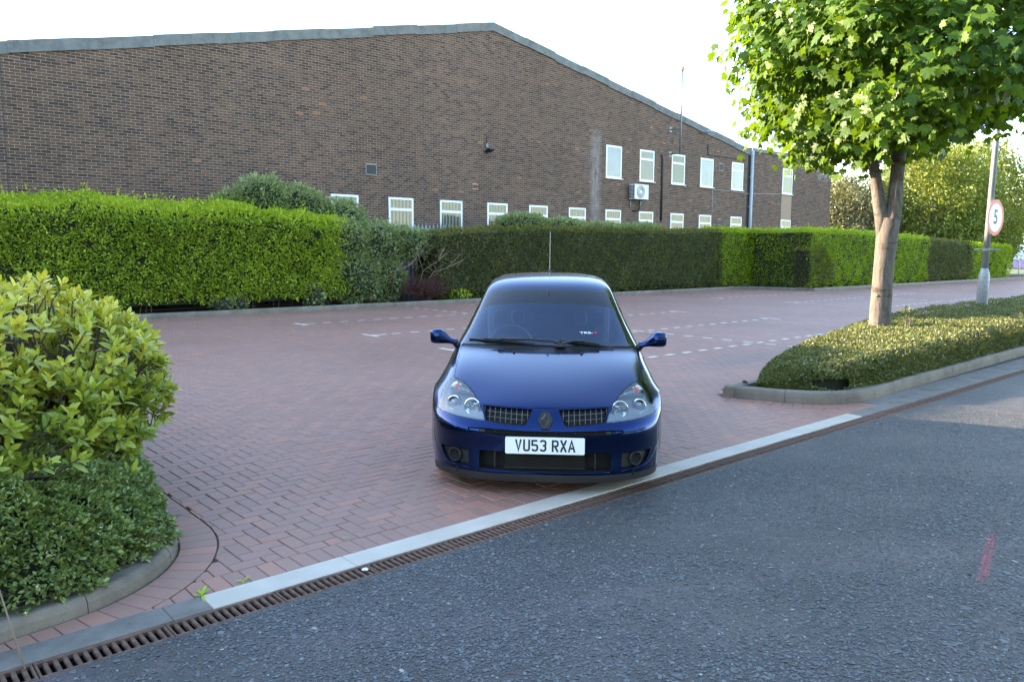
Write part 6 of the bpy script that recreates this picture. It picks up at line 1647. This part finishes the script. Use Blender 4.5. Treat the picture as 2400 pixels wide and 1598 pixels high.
GL = {'V': [[(-hw, hh + .007), (0, -hh), (hw, hh + .007)]],
      'U': [[(-hw, hh + .007), (-hw, -hh + .012)] + arc(-hw + .012, -hh + .012, .012, .012, 180, 270, 4)[1:] + arc(hw - .012, -hh + .012, .012, .012, 270, 360, 4) + [(hw, hh + .007)]],
      '5': [[(hw, hh), (-hw, hh), (-hw, .004), (hw - .012, .004)] + arc(hw - .012, -.008, .012, .012, 90, 0, 4)[1:] + [(hw, -hh + .012)] + arc(hw - .012, -hh + .012, .012, .012, 0, -90, 4)[1:] + [(-hw + .012, -hh)] + arc(-hw + .012, -hh + .012, .012, .012, 270, 190, 3)[1:]],
      '3': [arc(-hw + .012, hh - .012, .012, .012, 170, 90, 3) + [(hw - .012, hh)] + arc(hw - .012, hh - .012, .012, .012, 90, 0, 4)[1:] + [(hw, .012)] + arc(hw - .010, .012, .010, .012, 0, -80, 3)[1:] + [(-.002, .001)], [(hw - .010, .001)] + arc(hw - .011, -.012, .011, .012, 80, 0, 3)[1:] + [(hw, -hh + .012)] + arc(hw - .012, -hh + .012, .012, .012, 0, -90, 4)[1:] + [(-hw + .012, -hh)] + arc(-hw + .012, -hh + .012, .012, .012, 270, 190, 3)[1:]],
      'R': [[(-hw, -hh - .007), (-hw, hh), (hw - .012, hh)] + arc(hw - .012, hh - .012, .012, .012, 90, 0, 4)[1:] + [(hw, .008)] + arc(hw - .012, .008, .012, .010, 0, -90, 4)[1:] + [(-hw + .007, -.002)], [(.0, -.006), (hw + .001, -hh - .007)]],
      'X': [[(-hw - .001, hh + .007), (hw + .001, -hh - .007)], [(hw + .001, hh + .007), (.005, .006)], [(-.005, -.006), (-hw - .001, -hh - .007)]],
      'A': [[(-hw - .003, -hh - .007), (-.001, hh + .002), (hw + .003, -hh - .007)], [(-.0085, -.014), (.0085, -.014)]]}
x = -.1985
for ch in 'VU53 RXA':
    if ch == ' ': x += .026; continue
    b2 = bm_new()
    for pl_ in GL[ch]: stroke(b2, [(p[0] * .92 + x + .025, p[1]) for p in pl_], sw * .92, -.0048)
    o = bm_done(b2, 'character', MT_PLATEK, False, PLT); x += .0538
for px_ in (-.17, .17): tube('plate_screw', [(px_, -.004, .0), (px_, -.0045, .0)], .0045, MT_PLATEW, PLT, 10)
# wheels
def wheel(x, y, s, steer=0):
    w = link('wheel', None, CAR); w.location = (x, y, .29); w.rotation_euler = (0, 0, steer)
    Mw = Matrix.Rotation(rad(90) * s, 4, 'Y')
    b2 = bm_new(); lathe_bm(b2, [(.205, -.09), (.255, -.098), (.280, -.088), (.288, -.07), (.290, -.03), (.290, .03), (.288, .07), (.280, .088), (.255, .098), (.205, .09)], 48, Mw); bm_done(b2, 'tyre', MT_TYRE, True, w)
    b2 = bm_new()
    for g_ in (-.045, -.015, .015, .045): lathe_bm(b2, [(.2905, g_ - .004), (.2912, g_), (.2905, g_ + .004)], 48, Mw)
    bm_done(b2, 'tread_groove', MT_VOID, False, w)
    b2 = bm_new(); lathe_bm(b2, [(.205, .09), (.200, .075), (.19, .06), (.185, -.08)], 40, Mw)
    for k_ in range(8):
        a = k_ * math.pi / 4; Ms = Mw @ Matrix.Rotation(a, 4, 'Z')
        prism_bm(b2, [(.03, -.02), (.19, -.012), (.19, .012), (.03, .02)], Ms @ Matrix.Translation((0, 0, .055)), .022)
    lathe_bm(b2, [(.0005, .08), (.05, .078), (.06, .055)], 24, Mw); bm_done(b2, 'rim', MT_RIM, False, w)
for s in (1, -1):
    wheel(s * .722, .76, s); wheel(s * .722, 3.235, s)
    # black arch liner and underside
    for yy in (.76, 3.235):
        b2 = bm_new(); n_ = 24; A, B = [], []
        for i in range(n_ + 1):
            a = math.pi * (-.20 + 1.40 * i / n_); y, z = yy - .334 * math.cos(a), .29 + .334 * math.sin(a); A.append(b2.verts.new((s * .80, y, z))); B.append(b2.verts.new((s * .46, y, z)))
        for i in range(n_): b2.faces.new((A[i], A[i + 1], B[i + 1], B[i]))
        b2.faces.new(B); bm_done(b2, 'arch_liner', MT_VOID, True, CAR)
box('underbody', (-.60, .12, .13), (.60, 3.6, .17), MT_VOID, CAR)
box('sill', (-.80, 1.1, .14), (.80, 2.9, .19), MT_PLAST, CAR, .01)

# mirrors
for s in (1, -1):
    mr = link('door_mirror', None, CAR)
    secs = [(.9475, 1.222, .926, .010, .020), (.944, 1.222, .926, .032, .040), (.934, 1.222, .926, .047, .052), (.915, 1.222, .927, .057, .058), (.888, 1.222, .928, .062, .0605), (.862, 1.222, .928, .062, .060), (.842, 1.226, .923, .058, .055), (.822, 1.234, .912, .048, .044), (.802, 1.242, .900, .040, .033), (.776, 1.252, .887, .038, .026), (.750, 1.262, .876, .040, .027), (.733, 1.27, .870, .042, .030)]
    b2 = bm_new(); R2 = []
    for x, yc, zc, ry, rz in secs:
        ring_ = []
        for k_ in range(24):
            a = 2 * math.pi * k_ / 24; ca, sa = math.cos(a), math.sin(a); e = .66
            ring_.append(b2.verts.new((s * x, yc + ry * math.copysign(abs(ca) ** e, ca) * (1 if ca < 0 else .55), zc + rz * math.copysign(abs(sa) ** e, sa))))
        R2.append(ring_)
    for a, b in zip(R2, R2[1:]):
        for k_ in range(24): b2.faces.new((a[k_], a[(k_ + 1) % 24], b[(k_ + 1) % 24], b[k_]))
    b2.faces.new(R2[0])
    for f in b2.faces: f.smooth = True
    bm_done(b2, 'mirror_shell', MT_PAINT, True, mr)
    b2 = bm_new(); prism_bm(b2, [(-.045, -.036), (.05, -.036), (.056, 0), (.05, .036), (-.045, .040)], Matrix.Translation((s * .888, 1.262, .927)) @ Matrix.Rotation(rad(90), 4, 'X'), .004); bm_done(b2, 'mirror_glass', MT_CHROME, False, mr)
    b2 = bm_new(); tube_bm(b2, [(s * .752, 1.258, .868), (s * .728, 1.272, .848), (s * .720, 1.30, .842)], [.024, .032, .03], 10); bm_done(b2, 'mirror_foot', MT_PLAST, True, mr)

# wipers, jets, aerial
def on(x, y_px, off): pass
def glass_pt(x, z, off=.012):
    y, n = ysurf(x, z); return Vector((x, y, z)) + n * off
WPS = [([(-.632, .902), (-.50, .901), (-.365, .899), (-.23, .891), (-.097, .884)], [(-.36, .900), (-.15, .899), (.035, .892), (.10, .872)]), ([(.095, .911), (.20, .901), (.299, .891), (.41, .876), (.518, .863)], [(.29, .893), (.20, .892), (.115, .874)])]
for bl_, arm in WPS:
    wp = link('wiper', None, CAR)
    tube('wiper_blade', [glass_pt(x, z, .010) for x, z in bl_], [.006, .009, .010, .009, .005], MT_PLAST, wp, 6)
    tube('wiper_spine', [glass_pt(x, z, .022) for x, z in bl_[1:-1]], [.005, .008, .005], MT_PLAST, wp, 6)
    tube('wiper_arm', [glass_pt(x, z, .030) for x, z in arm], [.008, .010, .011, .013][:len(arm)], MT_PLAST, wp, 8)
b2 = bm_new(); q = bmesh.ops.create_icosphere(b2, subdivisions=3, radius=1.0); pc = glass_pt(.10, .872, .012)
for v in q['verts']: v.co = Vector((pc.x + v.co.x * .047, pc.y + v.co.y * .035, pc.z + v.co.z * .020))
bm_done(b2, 'wiper_cap', MT_PLAST, True, CAR)
b2 = bm_new(); q = bmesh.ops.create_icosphere(b2, subdivisions=3, radius=1.0); pc = glass_pt(-.365, .899, .026)
for v in q['verts']: v.co = Vector((pc.x + v.co.x * .034, pc.y + v.co.y * .016, pc.z + v.co.z * .013))
bm_done(b2, 'wiper_clip', MT_PLAST, True, CAR)
for x, z in ((-.256, .838), (.264, .836)):
    p = glass_pt(x, z, .003); b2 = bm_new(); bm_box(b2, p - Vector((.008, .014, .006)), p + Vector((.008, .014, .010)), .004, 2); bm_done(b2, 'washer_jet', MT_PLAST, False, CAR)
for i in range(22):
    for x0, x1 in ((-.34, -.06), (.18, .46)):
        x = x0 + (x1 - x0) * i / 21; a, b = glass_pt(x, .852 + .004 * (abs(x) < .2), .0), glass_pt(x, .866, .0); tube('cowl_slot', [a, b], .0022, MT_VOID, CAR, 4)
AER = link('aerial', None, CAR); zr_ = float(np.interp(2.96, [2.75, 3.08], [1.412, 1.388]))
tube('aerial_base', [(0, 2.96, zr_ - .004), (0, 2.975, zr_ + .014), (0, 2.985, zr_ + .03)], [.028, .018, .007], MT_PLAST, AER, 12)
hel = []
for i in range(110): t_ = i / 109; hel.append((.0012 * math.cos(i * 1.3), 2.985 + .06 * t_ + .0012 * math.sin(i * 1.3), zr_ + .03 + .385 * t_))
tube('aerial_rod', hel, .0036, simple('aerial_wire', (.42, .36, .30), .5, .3), AER, 6)

# ---- cabin
CAB = link('cabin', None, CAR)
b2 = bm_new(); prof = [(1.02, .74), (1.10, .845), (1.30, .868), (1.52, .862), (1.60, .83), (1.60, .60), (1.02, .60)]
A = [b2.verts.new((-.66, y, z)) for y, z in prof]; B = [b2.verts.new((.66, y, z)) for y, z in prof]; n_ = len(prof)
b2.faces.new(A); b2.faces.new(B[::-1])
for i in range(n_): b2.faces.new((A[i], A[(i + 1) % n_], B[(i + 1) % n_], B[i]))
bmesh.ops.bevel(b2, geom=list(b2.edges), offset=.012, segments=2, affect='EDGES'); bm_done(b2, 'dashboard', MT_DASH, False, CAB)
b2 = bm_new(); bm_box(b2, (-.47, 1.42, .84), (-.17, 1.60, .915), .035, 3); bm_done(b2, 'instrument_hood', MT_DASH, False, CAB)
b2 = bm_new(); bm_box(b2, (-.06, 1.33, .862), (.10, 1.42, .905), .008, 2); bm_done(b2, 'dash_pod', MT_PLAST, False, CAB)
Ms = Matrix.Translation((-.32, 1.72, .80)) @ Matrix.Rotation(rad(64), 4, 'X'); b2 = bm_new(); n_ = 36; R3 = []
for i in range(n_):
    a = 2 * math.pi * i / n_; c = Vector((math.cos(a), math.sin(a), 0)) * .185
    R3.append([b2.verts.new(Ms @ (c + (c.normalized() * math.cos(t_) + Vector((0, 0, 1)) * math.sin(t_)) * .016)) for t_ in np.linspace(0, 2 * math.pi, 9)[:-1]])
for i in range(n_):
    for k_ in range(8): b2.faces.new((R3[i][k_], R3[(i + 1) % n_][k_], R3[(i + 1) % n_][(k_ + 1) % 8], R3[i][(k_ + 1) % 8]))
bm_done(b2, 'steering_wheel', simple('wheel_leather', (.13, .13, .14), .45), True, CAB)
b2 = bm_new(); lathe_bm(b2, [(.0005, .03), (.06, .025), (.075, .0), (.07, -.03)], 20, Ms); tube_bm(b2, [Ms @ Vector((-.18, 0, 0)), Ms @ Vector((.18, 0, 0))], .016, 8); tube_bm(b2, [Ms @ Vector((0, 0, 0)), Ms @ Vector((0, -.18, 0))], .016, 8); bm_done(b2, 'wheel_hub', MT_DASH, True, CAB)
def rrect(w, h, r, n_=5):
    out = []
    for cx0, cy0, a0 in ((w - r, h - r, 0), (-w + r, h - r, 90), (-w + r, -h + r, 180), (w - r, -h + r, 270)): out += [(cx0 + r * math.cos(rad(a0 + 90 * k_ / n_)), cy0 + r * math.sin(rad(a0 + 90 * k_ / n_))) for k_ in range(n_ + 1)]
    return out
for sx in (-.365, .372):
    st = link('seat', None, CAR); st.location = (sx, 2.2, .30)
    b2 = bm_new(); bm_box(b2, (-.24, -.30, .02), (.24, .22, .20), .05, 3); bm_done(b2, 'seat_cushion', MT_SEAT, True, st)
    # shell back: outline with shoulders and head part
    out = [(-.24, 0), (.24, 0), (.255, .30), (.24, .48), (.19, .60), (.165, .74), (.13, .80), (0, .815), (-.13, .80), (-.165, .74), (-.19, .60), (-.24, .48), (-.255, .30)]
    b2 = bm_new(); prism_bm(b2, out, Matrix.Translation((0, .16, .10)) @ Matrix.Rotation(rad(80), 4, 'X'), .10); bmesh.ops.bevel(b2, geom=list(b2.edges), offset=.03, segments=3, affect='EDGES'); bm_done(b2, 'seat_back', MT_SEAT, True, st)
    for hx in (-.078, .078):      # pale rimmed belt openings in the head part
        Mh = Matrix.Translation((hx, .165, .685)) @ Matrix.Rotation(rad(80), 4, 'X'); o_, i_ = rrect(.062, .062, .028), rrect(.052, .052, .022); b2 = bm_new()
        A = [b2.verts.new(Mh @ Vector((*p, .104))) for p in o_]; B = [b2.verts.new(Mh @ Vector((*p, .112))) for p in i_]; C_ = [b2.verts.new(Mh @ Vector((*p, .098))) for p in i_]; n_ = len(o_)
        for i in range(n_): j = (i + 1) % n_; b2.faces.new((A[i], A[j], B[j], B[i])); b2.faces.new((B[i], B[j], C_[j], C_[i]))
        bm_done(b2, 'belt_opening_rim', MT_SEATR, False, st)
        b2 = bm_new(); fv = [b2.verts.new(Mh @ Vector((*p, .1015))) for p in i_]; b2.faces.new(fv); bm_done(b2, 'belt_opening', MT_VOID, False, st)
b2 = bm_new(); bm_box(b2, (-.13, 1.60, 1.175), (.13, 1.63, 1.235), .014, 3); tube_bm(b2, [(0, 1.62, 1.22), (0, 1.64, 1.28)], .01, 6); bm_done(b2, 'rear_view_mirror', MT_PLAST, False, CAB)
for s in (1, -1):
    b2 = bm_new(); bm_box(b2, (-.055, -.02, -.03), (.055, .02, .03), .01, 2); bm_done(b2, 'visor_bracket', simple('pale_trim', (.38, .40, .42), .6), False, CAB, (s * .145, 1.86, 1.19), (rad(20), 0, s * rad(14)))
    tube('grab_handle', [(s * .36, 2.0, 1.225), (s * .37, 2.0, 1.205), (s * .45, 2.02, 1.20), (s * .47, 2.02, 1.215)], .008, MT_SEATR, CAB, 6)
    box('b_pillar_trim', (s * .53 - .03, 2.20, .5), (s * .53 + .03, 2.27, 1.20), MT_SEATR, CAB, .01)
b2 = bm_new(); bm_box(b2, (-.52, 2.95, .45), (.52, 3.10, .98), .05, 3); bm_done(b2, 'rear_bench', MT_SEAT, False, CAB)
box('cabin_floor', (-.68, 1.0, .19), (.68, 3.5, .24), MT_DASH, CAB)
# dealer sticker on the screen
tm = text_mesh('screen_sticker', 'TRS-', .034, simple('sticker_white', (.75, .75, .78), .5), .0006, 1.6, .0004, 'LEFT')
p0, p1 = glass_pt(.257, .968, .002), glass_pt(.407, .968, .002)
_, nW = ysurf(.33, .968); xw = (p1 - p0).normalized(); zw = nW.cross(xw).normalized() * 1.0
Mt = Matrix((xw, zw, xw.cross(zw))).transposed().to_4x4(); Mt.translation = p0
o = link('screen_sticker', tm, CAR); o.matrix_basis = Mt
tm = text_mesh('screen_sticker', 'E', .034, simple('sticker_red', (.6, .05, .05), .5), .0006, 1.6, .0004, 'LEFT')
o = link('screen_sticker', tm, CAR); Mt2 = Mt.copy(); Mt2.translation = p0 + xw * .118; o.matrix_basis = Mt2
bm.free()

# ================================================================== STREET FURNITURE AND SMALL THINGS
MT_GALV = simple('galvanised_steel', (0.30, 0.315, 0.33), 0.5, 0.15, var=0.18, scale=18)
LAMP = thing('lamp_post', 'tall galvanised steel lamp post rising from the maple bed', 'lamp post', (19.12, 6.1, 0.07))
vl_ = Vector((19.32, 6.1, 0)).normalized(); lr = Vector((vl_.y, -vl_.x, 0)); lean = lr * .014
def LPt(z): p = lean * z; return (p.x, p.y, z)
tube('base_section', [LPt(-.05), LPt(1.02), LPt(1.10), LPt(1.22)], [.115, .112, .098, .066], MT_GALV, LAMP, 20)
tube('shaft', [LPt(1.2), LPt(5.0), LPt(8.0)], [.066, .058, .05], MT_GALV, LAMP, 18)
tube('outreach_arm', [LPt(7.95), (lean.x * 8 + .2, lean.y * 8 - .5, 8.25), (lean.x * 8 + .3, lean.y * 8 - 1.2, 8.35)], [.045, .04, .035], MT_GALV, LAMP, 12)
box('lantern', (lean.x * 8 + .2, lean.y * 8 - 1.8, 8.30), (lean.x * 8 + .42, lean.y * 8 - 1.15, 8.42), MT_GALV, LAMP, .03, 2)
box('door_cover', (-.04, -.118, .35), (.04, -.108, .85), MT_GALV, LAMP, .004, 1)
p = LPt(1.62); bmx = bm_new(); tube_bm(bmx, [(p[0] - .0, p[1], p[2] - .02), (p[0], p[1], p[2] + .02)], .075, 16); bm_box(bmx, (p[0] - .22 * lr.x - .01, p[1] - .22 * lr.y - .012, p[2] - .014), (p[0] - .22 * lr.x + .01, p[1] - .22 * lr.y + .012, p[2] + .014)); tube_bm(bmx, [Vector(p) - lr * .22, Vector(p) + lr * .26], .018, 6); bm_done(bmx, 'banding_clamp', MT_GALV, False, LAMP)
SG = thing('speed_sign', 'round 5 speed limit sign with red border on the lamp post', 'sign', (19.20, 5.97, 2.38), math.atan2(-1.0, -0.10) + math.pi / 2)
MT_RED = simple('sign_red', (0.62, 0.045, 0.05), .45); MT_SWH = simple('sign_white', (.78, .77, .74), .45, var=.03); MT_SBK = simple('sign_black', (.015, .015, .015), .5); MT_ALU = simple('sign_back_alu', (.42, .42, .43), .45, .6)
Mf = Matrix.Rotation(rad(90), 4, 'X')
b2 = bm_new(); lathe_bm(b2, [(.0005, -.004), (.385, -.004), (.385, 0.0), (.0005, 0.0)], 64, Mf); bm_done(b2, 'sign_plate', MT_ALU, False, SG)
b2 = bm_new(); lathe_bm(b2, [(.305, .0015), (.384, .0015)], 64, Mf); bm_done(b2, 'red_border', MT_RED, False, SG)
b2 = bm_new(); lathe_bm(b2, [(.0005, .0015), (.3045, .0015)], 64, Mf); bm_done(b2, 'white_face', MT_SWH, False, SG)
tm = text_mesh('numeral', '5', .43, MT_SBK, .008, .95, .0005); o = link('numeral', tm, SG); o.rotation_euler = (rad(90), 0, 0); o.location = (0, -.0035, 0)
box('bracket', (-.1, .004, .10), (.1, .06, .14), MT_ALU, SG); box('bracket', (-.1, .004, -.14), (.1, .06, -.10), MT_ALU, SG)

# far right: pale works building, small signs
MT_PALEW = simple('pale_cladding', (.55, .56, .62), .6, var=.05); MT_NAVY = simple('navy_band', (.03, .035, .14), .5)
FB = thing('works_building', 'pale clad works building far away at the right edge', 'building', (98, 24, 0))
box('wall', (0, 0, 0), (40, 14, 5.4), MT_PALEW, FB); box('blue_band', (-.06, -.06, 0), (40.06, 14.06, 2.0), MT_NAVY, FB); box('roof_edge', (-.2, -.2, 5.4), (40.2, 14.2, 5.7), MT_PALEW, FB)
for i in range(5): box('door', (2 + i * 7, -.12, 0), (5 + i * 7, -.065, 2.9), MT_PALEW, FB)
TS = thing('warning_sign', 'small white triangular sign on a thin post at the far right', 'sign', (66.0, 18.75, 0), rad(-45))
tube('post', [(0, 0, 0), (0, 0, 2.0)], .045, MT_SWH, TS, 8); b2 = bm_new(); prism_bm(b2, [(-.55, 0), (.55, 0), (.16, .55), (.10, 1.1), (-.10, 1.1), (-.16, .55)], Matrix.Translation((0, -.05, 1.15)) @ Matrix.Rotation(rad(90), 4, 'X'), .03); bm_done(b2, 'plate', MT_SWH, False, TS)
tree('broadleaf_tree', 'dark shaded tree in front of the pale works building', (70.5, 23.2, 0), 6, (0, 0, 3.2), (4.2, 3.2, 2.9), LM_BACK, 9000, .28, 6)

# ---- weeds in the joints, litter
def weed(label, x, y, n, s, seed):
    rr = random.Random(seed); T = thing('joint_weed', label, 'weed', (x, y, 0)); V, D, Z = [], [], []
    for i in range(n):
        a = rr.uniform(0, 6.28); V.append((x, y, .002)); D.append((math.cos(a), math.sin(a), rr.uniform(.1, .7))); Z.append(s * rr.uniform(.5, 1.1))
    leaves('blades', lance(.10, .25), np.array(V), frames_dir(np.array(D), np.zeros(n)), np.array(Z), np.array([rr.uniform(.3, .8) for _ in range(n)]), LM_LIME, T)
weed('small green weed where pavers meet the white strip end', 1.245, 3.615, 12, .07, 1); weed('tiny green weed in the edge course joint', 1.46, 3.64, 7, .045, 2); weed('tiny green sprout in the herringbone field', 2.02, 5.0, 5, .03, 3); weed('tiny weed beside the header course farther right', 2.12, 3.83, 5, .03, 4)
MT_LITTER = simple('litter_white', (.7, .7, .68), .6)
for lb, x, y, z, sz in (('crumpled white paper scrap lying on the drain grate', 1.98, 3.37, .004, .016), ('dark lump lying on the corner of the maple bed kerb', 7.92, 4.92, .128, .035)):
    T = thing('litter_scrap', lb, 'litter', (x, y, z)); b2 = bm_new(); q = bmesh.ops.create_icosphere(b2, subdivisions=2, radius=sz)
    rr = random.Random(sz)
    for v in q['verts']: v.co = Vector((v.co.x * rr.uniform(.7, 1.3), v.co.y * rr.uniform(.7, 1.2), abs(v.co.z) * rr.uniform(.3, .8)))
    bm_done(b2, 'scrap', MT_LITTER if z < .1 else MT_SOIL, False, T)
b_ = block('shade_block', 'unseen tall block added left of the gabled warehouse to shade the car', -21, 21, -7, 7, 9.4, 0.8)  # unseen block added to shade the car, end wall turned along the sun
b_.rotation_euler = (0, 0, rad(30)); _o = Vector((-4.7, 24, 0)) - Matrix.Rotation(rad(30), 3, 'Z') @ Vector((21, -7, 0)); b_.location = _o
block('low_shade_block', 'taller unseen flat block added to keep the sun off paving and strip', -10.0, -2.25, 24.2, 34, 7.4, 0.1)  # added out of view, height set to shade paving and strip
block('low_shade_block', 'lower unseen flat block added to let sun reach only the maple bed', -2.2, 2.0, 24.2, 34, 6.7, 0.1)  # added out of view, kept lower so sun passes to the maple bed
for i_, (bx, by, rr_) in enumerate(((-12, -17, 4.6), (-3.5, -19, 4.2), (5, -17.5, 4.4), (13, -18.5, 4.6), (22, -17, 4.4))):
    tree('roadside_tree', ('leafy tree across the road behind the photographer, %s of the row' % ('first', 'second', 'third', 'fourth', 'last')[i_]), (bx, by, 0), 9, (0, 0, 5.0), (rr_, 3.6, 4.2), LM_BACK, 5000, .42, 40 + i_)
